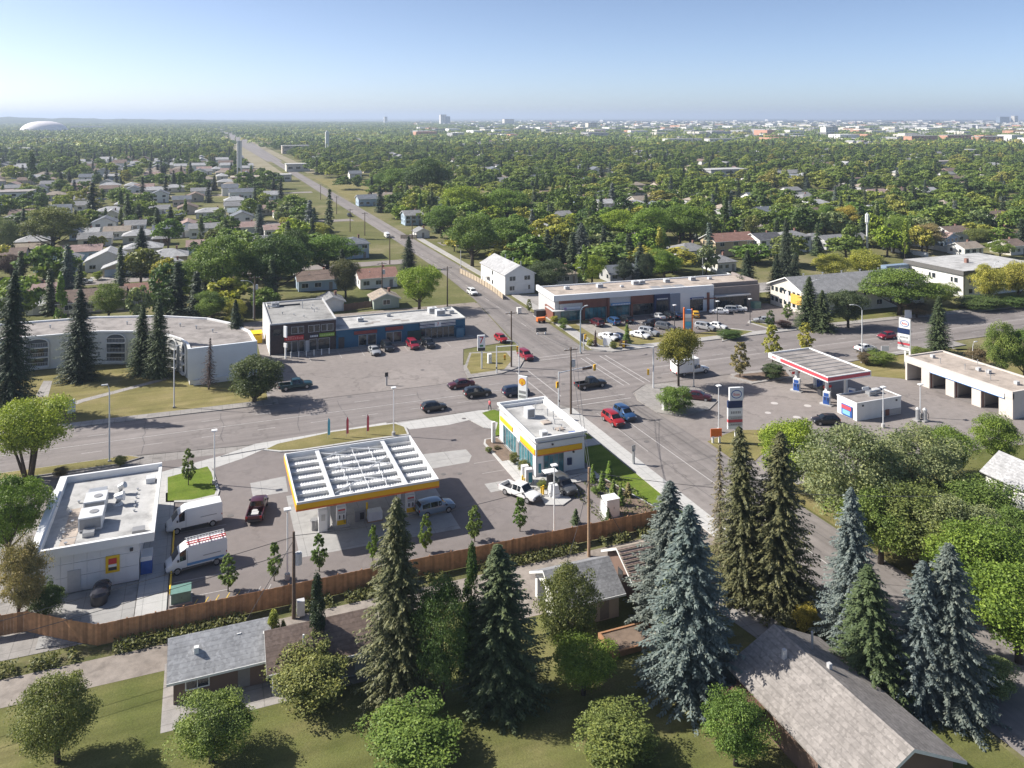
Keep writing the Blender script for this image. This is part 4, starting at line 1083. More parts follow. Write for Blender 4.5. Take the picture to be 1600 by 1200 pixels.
# gabled apartment house and the flat-roofed one on the right
t = house('long low apartment house with grey gable roof and orange balcony screens', (154.5, 154.0), 37, 13.2, 5.4, 'gx', 2.6, 'cream', 'grey', radians(-2), windows=9, door=False, chimney=False, name='apartment_house', cat='apartment house', over=.7)
part('gable_screen', MB().box(-18.62, -18.5, 1.2, 5.2, 2.0, 4.4), plain('orange_screen', (.72, .42, .08), .6, .15), t); part('gable_screen', MB().box(-18.62, -18.5, 6.0, 7.2, 2.0, 4.4), white_siding, t)
part('gable_window', MB().box(-18.6, -18.5, 7.9, 9.2, 4.4, 5.1), win_dark, t)
for i in range(5): vent(t, -12 + i * 6, 8.6, 7.4, .7, .15)
t = thing('apartment_house', 'white flat-roofed three-storey apartment house with a dark roof band', 'apartment house', (188.9, 155.0))
part('wall', MB().box(0, 29, 0, 18.5, 0, 5.9), wallm('white'), t)
part('roof_band', MB().box(-.5, 29.5, -.5, 19, 5.92, 7.1), plain('charcoal_band', (.12, .115, .11), .8, .15), t)
part('roof', MB().sheet(rect(-.45, 29.4, -.45, 18.9), 7.12), flat_roof_light, t)
part('chimney', MB().box(11, 11.9, 8, 8.8, 7.13, 8.3), wallm('brick'), t)
for y in (1.6, 8.6, 15.4):
    for z in (.9, 3.6):
        window(t, y, y + 1.1, z, z + 1.3, 0, '-x'); window(t, y + 1.5, y + 2.2, z, z + 1.3, 0, '-x')
for x in (2.0, 9, 16, 23):
    for z in (.9, 3.6): window(t, x, x + 1.4, z, z + 1.2, 0, '-y')
part('downpipe', MB().tube([(.25, -.1, 0), (.25, -.1, 5.9)], .06, 5), dark_metal, t)
part('bicycle_shelter', MB().box(-9, -.6, 17.0, 19.0, 4.6, 6.0), plain('blue_grey_cladding', (.2, .27, .36), .6, .15), t)
# near garages along the lane
t = house('low garage with a pale grey roof at the bottom left, joined to the brown-roofed one', (1.5, 70.9), 7.3, 5.0, 2.3, 'gx', 1.6, 'brown', 'light', chimney=False, windows=2, name='garage', cat='garage', over=.5)
for (x, y) in ((-1.9, 1.2), (1.5, 1.9)): part('roof_vent', MB().box(x - .18, x + .18, y - .18, y + .18, 3.1, 3.6), white_metal, t)
t = house('brown-roofed garage with grey wall left of the tall spruces', (9.7, 69.0), 8.4, 5.0, 2.3, 'gx', 1.6, 'grey', 'brown', chimney=False, windows=2, name='garage', cat='garage', over=.5)
part('roof_vent', MB().tube([(-1.6, 1.0, 2.6), (-1.6, 1.0, 3.9)], .08, 6), white_metal, t)
t = house('small garage with a grey gable roof and open white end, behind the light birch', (34.3, 68.0), 6.2, 5.8, 2.5, 'gx', 1.6, 'beige', 'grey', chimney=False, windows=2, name='garage', cat='garage', over=.5)
part('white_gable', MB().add([(-3.16, 0, .05), (-3.16, 5.8, .05), (-3.16, 5.8, 2.5), (-3.16, 2.9, 4.05), (-3.16, 0, 2.5)], [(0, 4, 3, 2, 1)]), white_siding, t)
part('bay_opening_shade', MB().box(-3.2, -3.165, 3.4, 5.2, .05, 2.3), win_dark, t)  # dark panel on the solid wall, painting the shade inside an open bay
t = house('garage with pale ribbed roof behind the blue spruce', (43.0, 69.0), 6.6, 5.6, 2.6, 'gx', 1.6, 'brown', 'tan', 0, chimney=False, windows=2, name='garage', cat='garage', over=.5)
for i in range(9): part('roof_batten', MB().box(-3.8, 3.8, -.45 + i * .36, -.38 + i * .36, 2.62 + i * .2, 2.70 + i * .2), roofm('pink'), t)
t = house('bungalow with a weathered grey-brown gable roof at the bottom right', (45.3, 41.5), 8.6, 13.2, 2.8, 'gy', 2.0, 'brown', 'weathered', 0, chimney=False, windows=3, over=.6)
part('pergola', MB().box(-6.6, -4.4, 9.0, 12.0, 2.2, 2.35).box(-6.6, -6.45, 9, 9.15, 0, 2.2).box(-6.6, -6.45, 11.8, 11.95, 0, 2.2), plain('pergola_wood', (.14, .07, .05), .8, .2), t)
for (x, y) in ((-1.4, 10.8), (.8, 8.2)): part('roof_vent', MB().box(x - .15, x + .15, y - .15, y + .15, 4.2, 5.0), light_grey, t)
part('stove_pipe', MB().tube([(1.6, 11, 3.8), (1.6, 11, 5.6)], .1, 6), galv, t)
house('white bungalow with pale grey gable roof at the right edge of the picture', (96.3, 60.5), 6.0, 12.8, 2.9, 'gy', 1.8, 'white', 'light', 0, chimney=False, windows=3)

# ================================================================ VEHICLES
PAINT = {}
def paint(name, c, metal=0.25):
    if name not in PAINT:
        PAINT[name] = plain('car_paint_' + name, c, 0.3, 0.05, 1.0, metal=metal, coat=0.6)
    return PAINT[name]
CARC = dict(black=(.012, .013, .016), navy=(.014, .03, .075), blue=(.03, .09, .22), red=(.40, .018, .022), maroon=(.085, .014, .022), white=(.80, .80, .79), silver=(.42, .43, .44), grey=(.12, .125, .13), yellow=(.75, .42, .03), teal=(.01, .055, .07), steel=(.22, .30, .38), crimson=(.30, .012, .03))
# stations along the length (front is +x): x, z under, z belt, z top, half width belt, half width top, kind of the interval that follows
# kinds: h hood/deck, w windscreen, c cabin side windows, r rear window
PROF = {
 'sedan': (4.75, 1.84, .33, [(-2.37, .42, .70, .74, .72, .60, 'h'), (-2.28, .28, .90, .98, .84, .70, 'h'), (-1.65, .24, .95, 1.08, .91, .74, 'r'), (-.95, .22, .95, 1.40, .92, .62, 'c'), (-.15, .22, .94, 1.46, .92, .63, 'c'), (.45, .22, .93, 1.40, .92, .62, 'w'), (1.15, .22, .92, 1.0, .91, .74, 'h'), (1.95, .24, .82, .90, .86, .68, 'h'), (2.27, .28, .70, .76, .78, .58, 'h'), (2.37, .40, .58, .62, .66, .5, '')]),
 'suv': (4.7, 1.9, .37, [(-2.35, .5, .85, .95, .78, .66, 'h'), (-2.28, .34, 1.02, 1.25, .88, .70, 'r'), (-1.98, .3, 1.06, 1.64, .94, .70, 'c'), (-.9, .28, 1.06, 1.72, .95, .71, 'c'), (.1, .28, 1.05, 1.70, .95, .70, 'c'), (.55, .28, 1.04, 1.62, .95, .68, 'w'), (1.2, .28, 1.02, 1.10, .93, .76, 'h'), (1.95, .3, .95, 1.03, .88, .7, 'h'), (2.27, .34, .80, .88, .82, .64, 'h'), (2.35, .46, .62, .68, .7, .54, '')]),
 'hatch': (4.1, 1.78, .32, [(-2.05, .45, .78, .86, .74, .62, 'h'), (-1.98, .3, .96, 1.1, .84, .66, 'r'), (-1.55, .26, .98, 1.46, .88, .62, 'c'), (-.6, .24, .97, 1.52, .89, .64, 'c'), (.3, .24, .95, 1.46, .89, .62, 'w'), (1.0, .24, .93, 1.02, .88, .72, 'h'), (1.7, .26, .82, .9, .82, .66, 'h'), (1.97, .3, .7, .76, .76, .58, 'h'), (2.05, .42, .58, .62, .64, .5, '')]),
 'van': (6.1, 2.05, .38, [(-3.05, .55, 1.3, 2.45, .98, .88, 'h'), (-2.95, .45, 1.35, 2.66, 1.0, .88, 'h'), (.9, .42, 1.35, 2.66, 1.0, .86, 'h'), (1.05, .42, 1.3, 2.62, 1.0, .84, 'c'), (1.75, .42, 1.25, 2.25, .99, .78, 'w'), (2.45, .42, 1.15, 1.36, .97, .76, 'h'), (2.9, .42, .95, 1.08, .9, .68, 'h'), (3.05, .5, .72, .8, .8, .6, '')]),
 'truck_cab': (5.7, 1.98, .40, [(-.75, .5, 1.02, 1.2, .95, .8, 'r'), (-.62, .42, 1.08, 1.78, .97, .70, 'c'), (.2, .42, 1.08, 1.84, .97, .72, 'c'), (.72, .42, 1.07, 1.78, .97, .70, 'w'), (1.4, .42, 1.05, 1.14, .96, .78, 'h'), (2.4, .44, .98, 1.06, .92, .74, 'h'), (2.75, .48, .88, .95, .88, .7, 'h'), (2.85, .56, .68, .74, .8, .62, '')]),
}
_car = {}
def _ring(s):
    x, zu, zb, zt, wb, wt, k = s
    h = [(0, zu), (wb * .88, zu), (wb * .98, zu + .12), (wb, zu + (zb - zu) * .6), (wb * .97, zb), (wt, zt - .045), (wt * .8, zt), (0, zt + .012)]
    return [(x, y, z) for y, z in h] + [(x, -y, z) for y, z in h[-2:0:-1]]
def car_meshes(kind):
    if kind in _car: return _car[kind]
    L, Wd, wr, st = PROF[kind]
    body = MB()
    rings = [_ring(s) for s in st]
    n = len(rings[0])
    vs = [p for r in rings for p in r]
    fs = []
    for i in range(len(rings) - 1):
        for k in range(n):
            a, b = i * n + k, i * n + (k + 1) % n
            fs.append((a, b, b + n, a + n))
    fs.append(tuple(range(n))[::-1]); fs.append(tuple(range((len(rings) - 1) * n, len(rings) * n)))
    body.add(vs, fs)
    def panel(i, k, off, a=.06, b=.94, c=.08, d=.92):
        """a glass pane lying just outside the body quad (interval i, ring segment k)"""
        p = [Vector(rings[i][k]), Vector(rings[i + 1][k]), Vector(rings[i + 1][(k + 1) % n]), Vector(rings[i][(k + 1) % n])]
        nm = (p[1] - p[0]).cross(p[3] - p[0]).normalized() * -off
        def q(u, v): return p[0] * (1 - u) * (1 - v) + p[1] * u * (1 - v) + p[2] * u * v + p[3] * (1 - u) * v
        return [q(a, c) + nm, q(b, c) + nm, q(b, d) + nm, q(a, d) + nm]
    side = {1: MB(), -1: MB()}; ws, rw = MB(), MB()
    for i, s in enumerate(st[:-1]):
        if s[6] == 'c':
            side[1].add(panel(i, 4, .014), [(3, 2, 1, 0)]); side[-1].add(panel(i, n - 5, .014), [(3, 2, 1, 0)])
        if s[6] in 'wr':
            m = ws if s[6] == 'w' else rw
            for k in (5, 6, 7, 8):
                kk = {5: 5, 6: 6, 7: 7, 8: 8}[k]
                m.add(panel(i, kk, .014, .08, .92, 0 if k > 5 else .25, 1 if k < 8 else .75), [(3, 2, 1, 0)])
    R_ = dict(L=L, W=Wd, wr=wr, body=body, left=side[1], right=side[-1], ws=ws, rw=rw, hb=st)
    out = {}
    for k in ('left', 'right', 'ws', 'rw'):
        out[k] = R_[k].mesh('car_glazing', car_glass) if R_[k].f else None
    out['body_mb'] = body
    out['tyre'] = MB().disc((0, 0, 0), wr, 'y', .23, 16).mesh('tyre', black_rubber, True, radians(40))
    out['rim'] = MB().disc((0, 0, 0), wr * .64, 'y', .245, 10).mesh('rim', steel_rim)
    x1, x0 = st[-2], st[1]
    out['lampF'] = MB().box(-.09, .05, -.17, .17, -.08, .08).mesh('headlight', lens_clear)
    out['lampR'] = MB().box(-.05, .05, -.12, .12, -.13, .13).mesh('tail_light', lens_red)
    out['plate'] = MB().box(-.02, .02, -.24, .24, -.07, .07).mesh('number_plate', white_metal)
    out['bumper'] = MB().box(-.08, .06, -.72, .72, -.1, .1).mesh('bumper', dark_metal)
    out['grille'] = MB().box(-.03, .04, -.42, .42, -.09, .09).mesh('grille', dark_metal)
    out['mirror'] = MB().box(-.1, .08, -.1, .1, -.07, .09).mesh('mirror', dark_metal)
    out['meta'] = (L, Wd, wr, st)
    _car[kind] = out
    return out
_bodies = {}
def body_mesh(kind, col):
    key = (kind, col)
    if key not in _bodies:
        _bodies[key] = car_meshes(kind)['body_mb'].mesh('body', paint(col, CARC[col], 0.0 if col in ('white', 'yellow') else .3), True, radians(28))
    return _bodies[key]
def wheels(t, xs, hw, wr, c):
    for x in xs:
        for s in (-1, 1):
            w = link('wheel', c['tyre'], t, (x, s * (hw - .1), wr))
            link('rim', c['rim'], w)
def car(kind, label, loc, head, col, group=None, cat='car', name=None):
    """a road vehicle: body, glazing, wheels, lamps, bumpers"""
    pk = 'truck_cab' if kind in ('pickup', 'cube_truck') else kind
    c = car_meshes(pk)
    L, Wd, wr, st = c['meta']
    t = thing(name or {'sedan': 'sedan', 'suv': 'sport_utility_car', 'hatch': 'hatchback', 'van': 'cargo_van', 'pickup': 'pickup_truck', 'cube_truck': 'box_truck'}[kind], label, cat, loc, radians(head), group)
    link('body', body_mesh(pk, col), t)
    for k, nm in (('left', 'side_window'), ('right', 'side_window'), ('ws', 'windscreen'), ('rw', 'rear_window')):
        if c[k]: link(nm, c[k], t)
    fx, rx = st[-2][0], st[1][0]
    zf, zr = st[-2][2] - .06, st[1][2] - .12
    for s in (-1, 1):
        link('headlight', c['lampF'], t, (fx - .02, s * (st[-2][4] - .2), zf))
        link('mirror', c['mirror'], t, (st[-4][0] - .1 if kind != 'van' else 1.9, s * (Wd / 2 + .06), st[-4][2] + .06 if kind != 'van' else 1.5))
    link('grille', c['grille'], t, (st[-1][0] + .0, 0, zf - .02)); link('bumper', c['bumper'], t, (st[-1][0] - .02, 0, st[-1][1] + .02))
    if kind == 'pickup':
        pm = paint(col, CARC[col])
        b = MB().box(-2.85, -.72, -.96, -.86, .5, 1.05).box(-2.85, -.72, .86, .96, .5, 1.05).box(-.84, -.72, -.86, .86, .5, 1.05).box(-2.85, -2.76, -.86, .86, .5, 1.05).box(-2.85, -.72, -.95, .95, .42, .6)
        part('cargo_bed', b, pm, t); part('bed_liner', MB().sheet(rect(-2.75, -.85, -.85, .85), .61), dark_metal, t)
        for s in (-1, 1): link('tail_light', c['lampR'], t, (-2.84, s * .82, .9))
        link('bumper', c['bumper'], t, (-2.9, 0, .55)); wheels(t, (-1.75, 1.85), .96, wr, c)
    elif kind == 'cube_truck':
        part('cargo_box', MB().box(-4.6, -.8, -1.12, 1.12, .75, 3.1), white_metal, t); part('box_roof_rail', MB().box(-4.62, -.78, -1.14, -1.06, 3.1, 3.16).box(-4.62, -.78, 1.06, 1.14, 3.1, 3.16), light_grey, t)
        part('chassis', MB().box(-4.5, 0, -.5, .5, .45, .72), dark_metal, t)
        part('cab_overhang', MB().box(-.8, .35, -1.08, 1.08, 2.1, 3.05), white_metal, t)
        wheels(t, (-3.0, 1.85), 1.0, wr, c)
        for s in (-1, 1): link('tail_light', c['lampR'], t, (-4.62, s * .9, .9))
    else:
        for s in (-1, 1): link('tail_light', c['lampR'], t, (rx - .02, s * (st[1][4] - .14), zr))
        link('bumper', c['bumper'], t, (st[0][0] + .02, 0, st[0][1] + .06)); link('number_plate', c['plate'], t, (st[0][0] - .02, 0, st[0][2] - .12))
        wheels(t, ({'van': (-1.95, 1.95)}.get(kind) or (-L * .295, L * .295)), Wd / 2, wr, c)
    return t
# the two vans and the other cars on the first forecourt
t = car('van', 'plain white high-roof cargo van parked nearest the grass island', (-0.84, 100.89), 187, 'white', 'white cargo vans', 'van')
t2 = car('van', 'white cargo van with red ladders on its roof rack', (-0.57, 92.03), 188, 'white', 'white cargo vans', 'van')
for x in (-2.6, -1.4, -.2, .8):
    part('roof_rack_bar', MB().box(x - .04, x + .04, -.95, .95, 2.7, 2.78), galv, t2)
for (y, m, z) in ((-.55, light_grey, 2.8), (.45, red_paint, 2.8)):
    ld = MB().box(-3.0, 1.0, y - .24, y - .18, z, z + .08).box(-3.0, 1.0, y + .18, y + .24, z, z + .08)
    for i in range(13): ld.box(-2.9 + i * .31, -2.86 + i * .31, y - .18, y + .18, z + .02, z + .06)
    part('ladder', ld, m, t2)
for v in (t, t2):
    for s_ in (-1, 1):
        part('door_seam', MB().box(.95, .98, s_ * 1.0 - .008, s_ * 1.0 + .008, .6, 2.3), grey_paint, v); part('door_rail', MB().box(-2.4, -.6, s_ * 1.0 - .012, s_ * 1.0 + .012, 1.4, 1.45), grey_paint, v); part('sill', MB().box(-1.5, 1.5, s_ * 1.0 - .02, s_ * 1.0 + .02, .42, .62), dark_metal, v)
part('side_stripe', MB().box(-2.7, 1.0, 1.008, 1.014, .75, 1.0).box(-2.7, 1.0, -1.014, -1.008, .75, 1.0), plain('stripe_blue', (.12, .3, .55), .4, .05), t2)
t = car('pickup', 'dark red pickup with a loaded bed driving across the forecourt', (6.29, 101.53), 78, 'maroon', cat='pickup truck')
part('load', MB().box(-2.2, -1.4, -.4, .4, .62, .95).disc((-1.2, .1, .8), .35, 'z', .3, 10), light_grey, t)
car('suv', 'pale blue estate car refuelling under the right end of the yellow canopy', (26.47, 94.04), 6, 'steel')
car('pickup', 'white pickup truck stopped left of the corner store', (37.58, 93.95), -62, 'white', cat='pickup truck')
car('suv', 'dark grey car at the right of the store drive-through lane', (43.44, 93.73), -84, 'grey')
# traffic on the avenue
car('hatch', 'black hatchback on the avenue behind the light mast', (35.47, 126.76), 2, 'black')
car('suv', 'black sport utility car in the middle lane left of the crossing', (44.24, 130.45), 0, 'black')
car('suv', 'dark navy sport utility car half hidden by the yellow pylon sign', (50.63, 128.65), 0, 'navy')
car('sedan', 'dark red sedan on the far lane of the avenue', (42.95, 135.84), 182, 'maroon')
car('pickup', 'black pickup truck crossing the middle of the intersection', (64.47, 127.49), 2, 'black', cat='pickup truck')
car('cube_truck', 'white box truck behind the yellow-green corner tree', (86.14, 127.47), 2, 'white', cat='truck')
car('sedan', 'white sedan on the avenue behind the red canopy', (127.14, 126.99), 0, 'white')
car('hatch', 'red car on the far lane beside the right-hand pylon sign', (138.39, 132.31), 180, 'crimson')
car('suv', 'bright red sport utility car waiting on the side street', (60.20, 111.28), -88, 'red')
car('suv', 'blue sport utility car beside the bright red one', (63.07, 112.75), -88, 'blue')
car('hatch', 'bright red hatchback on the street beside the utility pole', (59.84, 160.66), -86, 'red')
car('suv', 'crimson car approaching the crossing from the far street', (60.06, 147.41), -88, 'crimson')
car('suv', 'white car far up the street beside the white hall fence', (68.34, 205.83), -90, 'white')
car('van', 'small white van driving far up the street', (69.03, 315.55), -90, 'white', cat='van').scale = (.8, .9, .72)
car('sedan', 'dark car farthest up the street', (66.69, 389.34), -90, 'black')
# parked by the blue strip
car('sedan', 'silver car parked at the left before the blue strip', (32.74, 161.71), -88, 'silver')
car('suv', 'black car parked before the faded red awning', (35.75, 163.42), -86, 'black')
car('suv', 'dark red minivan parked before the blue strip', (41.02, 162.86), -88, 'crimson')
car('suv', 'black car parked right of the dark red minivan', (44.25, 162.60), -84, 'black')
car('pickup', 'dark teal pickup in the shade of the big shrub', (15.51, 145.77), 0, 'teal', cat='pickup truck')
# plaza parking
for k, px, hd, col, lab in (
    ('suv', (84.96, 165.06), 92, 'maroon', 'maroon car nearest the plaza corner entrance'), ('suv', (89.08, 164.69), 90, 'blue', 'pale blue car second from the plaza corner'), ('suv', (92.58, 165.20), 90, 'black', 'black car third from the plaza corner'),
    ('suv', (96.64, 159.92), 182, 'black', 'long black sport utility car driving through the plaza court'), ('sedan', (101.43, 164.96), 90, 'silver', 'silver car parked before the navy shop entrance'), ('suv', (103.89, 164.65), 90, 'black', 'black car parked before the slate bay'),
    ('sedan', (106.08, 164.46), 90, 'navy', 'dark blue car parked left of the orange pylon'), ('sedan', (82.02, 153.65), -70, 'white', 'white sedan parked behind the white corner sign'), ('sedan', (83.97, 152.36), -66, 'navy', 'navy sedan parked beside the white one at the plaza corner'),
    ('sedan', (89.11, 152.51), -64, 'white', 'white sedan parked right of the young green tree'), ('suv', (92.00, 153.59), -64, 'silver', 'silver car parked behind the white sedan at the plaza edge'), ('suv', (97.72, 155.93), -60, 'grey', 'grey car half hidden by the yellow-green corner tree'),
    ('hatch', (110.73, 163.31), 60, 'yellow', 'yellow car parked behind the orange pylon'), ('sedan', (117.78, 163.94), 150, 'white', 'leftmost white car at the plaza right end'), ('suv', (120.60, 164.22), 150, 'silver', 'silver car between two white ones at the plaza right end'), ('sedan', (123.62, 164.44), 150, 'white', 'rightmost white car at the plaza right end'),
    ('suv', (106.08, 152.69), -62, 'silver', 'silver car parked right of the orange pylon'), ('sedan', (109.16, 152.67), -60, 'white', 'white car parked behind the planted kerb island'), ('sedan', (122.40, 153.00), 150, 'silver', 'silver car at the plaza exit beside the gabled apartment house')):
    car(k, lab, px, hd, col, 'cars parked at the plaza')
car('hatch', 'black car beside the pay kiosk of the red canopy station', (91.09, 99.02), 160, 'black')
car('sedan', 'dark red car behind the round corner shrub', (78.64, 115.42), -40, 'maroon')
car('sedan', 'white car parked in the left street before the brown roofs', (-31.67, 259.82), 4, 'white')
car('hatch', 'dark car parked before the blue gabled house', (-42.14, 266.77), 90, 'black')
car('pickup', 'red pickup parked by the white fence far right', (234.51, 218.43), 178, 'red', cat='pickup truck')
car('sedan', 'dark car beside the red pickup by the white fence', (232.74, 210.44), 176, 'grey')
for i, (px, col) in enumerate((((113.60, 405.98), 'grey'), ((114.81, 399.30), 'black'), ((118.71, 400.87), 'white'))):
    car('suv', ('grey', 'black', 'white')[i] + ' car on the driveway beside the far street', px, 60, col, 'cars on the far driveway')

# ================================================================ STREET FURNITURE
# ---- long cedar fence behind the forecourt: posts, rails and every plank
cedar = plain('cedar_planks', (.52, .27, .13), .8, .28, 2.2, space='w')
cedar_dark = plain('cedar_posts', (.36, .19, .1), .8, .25, 2.2, space='w')
for _m in (cedar,):                                    # each plank a slightly different tone
    _t = _m.node_tree; _b = _t.nodes['Principled BSDF']; _l = _b.inputs['Base Color'].links[0].from_socket
    _o = _t.nodes.new('ShaderNodeObjectInfo')
    _t.links.new(_mul(_t, _l, _ramp(_t, _o.outputs['Random'], [(0, (.68, .66, .64)), (1, (1.15, 1.12, 1.08))])), _b.inputs['Base Color'])
def plank_fence(label, pts, h, plank, post_gap, mat, mat2, name='wooden_fence', lean=.0):
    t = thing(name, label, 'fence', (pts[0][0], pts[0][1], 0))
    o = Vector((pts[0][0], pts[0][1]))
    pm = MB().box(0, plank * .985, -.012, .012, .05, h).mesh('plank', mat)
    po = MB().box(-.06, .06, -.06, .06, 0, h + .06).mesh('post', mat2)
    rr = random.Random(len(label))
    for a, b in zip(pts[:-1], pts[1:]):
        a = Vector(a) - o; b = Vector(b) - o
        L = (b - a).length; ang = atan2((b - a).y, (b - a).x)
        n = max(1, int(L / plank))
        for i in range(n):
            p = a + (b - a) * (i / n)
            q = link('plank', pm, t, (p.x, p.y, rr.uniform(-.02, .02))); q.rotation_euler = (0, 0, ang)
        m = max(1, round(L / post_gap))
        nv = Vector((-sin(ang), cos(ang))) * .08
        for i in range(m + 1):
            p = a + (b - a) * (i / m) + nv
            link('post', po, t, (p.x, p.y, 0)).rotation_euler = (0, 0, ang)
        for z in (.35, h - .3):
            part('rail', MB().box(0, L, .02, .06, z, z + .09), mat2, t, loc=(a.x, a.y, 0)).rotation_euler = (0, 0, ang)
    return t
plank_fence('long brown cedar fence between the forecourt and the back lane', [(-24, 86.5), (-15.2, 85.9), (-11.2, 82.9), (-8.8, 81.3), (17.6, 81.4), (50.6, 81.2)], 1.95, .26, 2.44, cedar, cedar_dark)
tan_board = plain('tan_fence_boards', (.46, .38, .28), .85, .15, 1.5, space='w')
white_board = plain('white_vinyl_fence', (.70, .71, .72), .5, .06, 1.0, space='w')
plank_fence('cream board fence along the street beside the white hall', [(73.95, 197.12), (74.86, 207.57), (74.87, 221.37), (74.09, 235.01)], 1.5, 1.2, 2.4, tan_board, tan_board)
plank_fence('low tan board fence on the far side street corner', [(73.25, 310.31), (79.14, 308.02), (81.52, 316.25)], 1.6, .6, 2.4, tan_board, tan_board)
plank_fence('brown board fence behind the blue strip', [(32.93, 199.62), (40.83, 200.85)], 1.7, .6, 2.4, plain('brown_fence_boards', (.17, .10, .075), .85, .2, 1.5, space='w'), cedar_dark)
plank_fence('nearer white vinyl fence behind the flat-roofed apartment house', [(229.50, 217.42), (231.92, 203.89)], 1.6, .9, 2.4, white_board, white_board, 'vinyl_fence')
plank_fence('farther white vinyl fence beyond the red pickup', [(249.05, 240.32), (247.24, 225.86), (246.64, 203.64)], 1.8, .9, 2.4, white_board, white_board, 'vinyl_fence')
plank_fence('white board fence by the garden behind the plaza', [(148.53, 216.23), (145.92, 197.76)], 1.7, .9, 2.4, white_board, white_board, 'board_fence')

# ---- poles
def utility_pole(label, loc, h, arms=1, mat=None, transformer=False, rz=0.0):
    t = thing('utility_pole', label, 'utility pole', loc, rz, 'utility poles')
    part('pole', MB().tube([(0, 0, 0), (0, 0, h * .5), (0, 0, h)], [.19, .16, .12], 8), mat or wood_pole, t)
    for i in range(arms):
        c = part('crossarm', MB().box(-1.2, 1.2, -.07, .07, h - .5 - i * 1.3, h - .38 - i * 1.3), wood_pole, t)
        for x in (-1.05, -.4, .4, 1.05): part('insulator', MB().tube([(x, 0, h - .38 - i * 1.3), (x, 0, h - .15 - i * 1.3)], .06, 6), light_grey, c)
    if transformer:
        part('transformer', MB().tube([(.45, 0, h - 3.2), (.45, 0, h - 2.1)], .33, 10).disc((.45, 0, h - 2.06), .2, 'z', .1, 8), light_grey, t)
    return t
utility_pole('dark utility pole rising in front of the long cedar fence', (8.23, 79.00), 8.3, 0, transformer=True)
part('service_box', MB().box(.3, 1.0, -.3, .3, .2, 1.6), light_grey, bpy.data.objects['utility_pole'])
utility_pole('pale new utility pole by the fence below the corner store', (39.47, 78.50), 9.7, 0, wood_pole_new)
utility_pole('dark utility pole at the crossing beside the corner store roof', (55.53, 116.86), 10.9, 1, transformer=True)
utility_pole('dark utility pole on the far left corner of the crossing', (55.39, 143.11), 10.8, 1)
utility_pole('utility pole at the right end of the blue strip', (58.05, 194.90), 10.2, 1)
utility_pole('utility pole behind the blue strip between brown roofs', (44.12, 207.91), 10.0, 1, transformer=True)
utility_pole('utility pole on the left kerb opposite the small white van', (57.20, 257.62), 9.6, 1)
utility_pole('thin utility pole higher up the left kerb', (61.68, 323.95), 9.4, 1)
utility_pole('utility pole with double crossarm beside the far lawn', (58.00, 337.04), 9.6, 2)
utility_pole('utility pole on the right kerb above the tan fence', (77.08, 307.05), 9.4, 1)
utility_pole('utility pole behind the brick shop', (11.72, 198.48), 10.4, 1, transformer=True)
utility_pole('farthest utility pole up the left kerb of the street', (64.52, 473.86), 9.0, 1)
utility_pole('second farthest utility pole on the left kerb', (62.12, 399.31), 9.0, 1)
def wire(label, a, b, sag, r=.028):
    a, b = Vector(a), Vector(b)
    pts = []
    for i in range(13):
        u = i / 12
        p = a.lerp(b, u); p.z -= sag * 4 * u * (1 - u); pts.append(p)
    o = part('overhead_wire', MB().tube(pts, r, 4), plain('cable_black', (.05, .05, .055), .6, .1), None)
    return tag(o, label, 'wire', 'overhead wires')
P1, P2, P3, P4, P5 = (8.23, 79.00), (39.47, 78.50), (55.53, 116.86), (55.39, 143.11), (58.05, 194.90)
wire('upper cable from the dark fence pole to the left edge', (*P1, 7.8), (-60, 70.5, 7.6), 1.0)
wire('lower cable from the dark fence pole to the left edge', (*P1, 6.4), (-60, 70.8, 6.4), 1.2)
wire('cable between the dark and the pale pole above the cedar fence', (*P1, 7.9), (*P2, 9.2), .9)
wire('cable from the pale fence pole to the right past the spruces', (*P2, 9.2), (70, 60, 9.5), .8)
wire('cable from the crossing pole down to the pale fence pole', (*P3, 10.4), (*P2, 9.3), .8)
wire('cable between the two poles of the crossing', (*P3, 10.5), (*P4, 10.4), .7)
wire('cable from the far corner pole to the blue strip pole', (*P4, 10.4), (*P5, 9.8), .6)

P6, P7, P8, P9 = (57.20, 257.62), (61.68, 323.95), (44.12, 207.91), (11.72, 198.48)
wire('cable from the blue strip pole up the left kerb', (*P5, 9.9), (*P6, 9.3), .7)
wire('cable between the two middle poles of the left kerb', (*P6, 9.3), (*P7, 9.1), .7)
wire('cable along the lane behind the blue strip', (*P5, 9.7), (*P8, 9.6), .5)
wire('cable from the lane pole to the pole behind the brick shop', (*P8, 9.6), (*P9, 9.9), .9)
wire('second cable between the two poles of the crossing', (P3[0] + .9, P3[1], 10.5), (P4[0] + .9, P4[1], 10.4), .8)
wire('second cable from the crossing pole to the pale fence pole', (P3[0] + .9, P3[1], 10.4), (P2[0] + .3, P2[1], 8.6), 1.0)
wire('service cable from the pale pole to the white-ended garage', (*P2, 8.4), (34.5, 73.5, 3.0), .5)
wire('guy wire of the dark fence pole', (*P1, 7.5), (P1[0] - 4.5, P1[1] + .6, .1), .0)
wire('guy wire of the pale fence pole', (*P2, 8.8), (P2[0] + 5.2, P2[1] + .8, .1), .0)
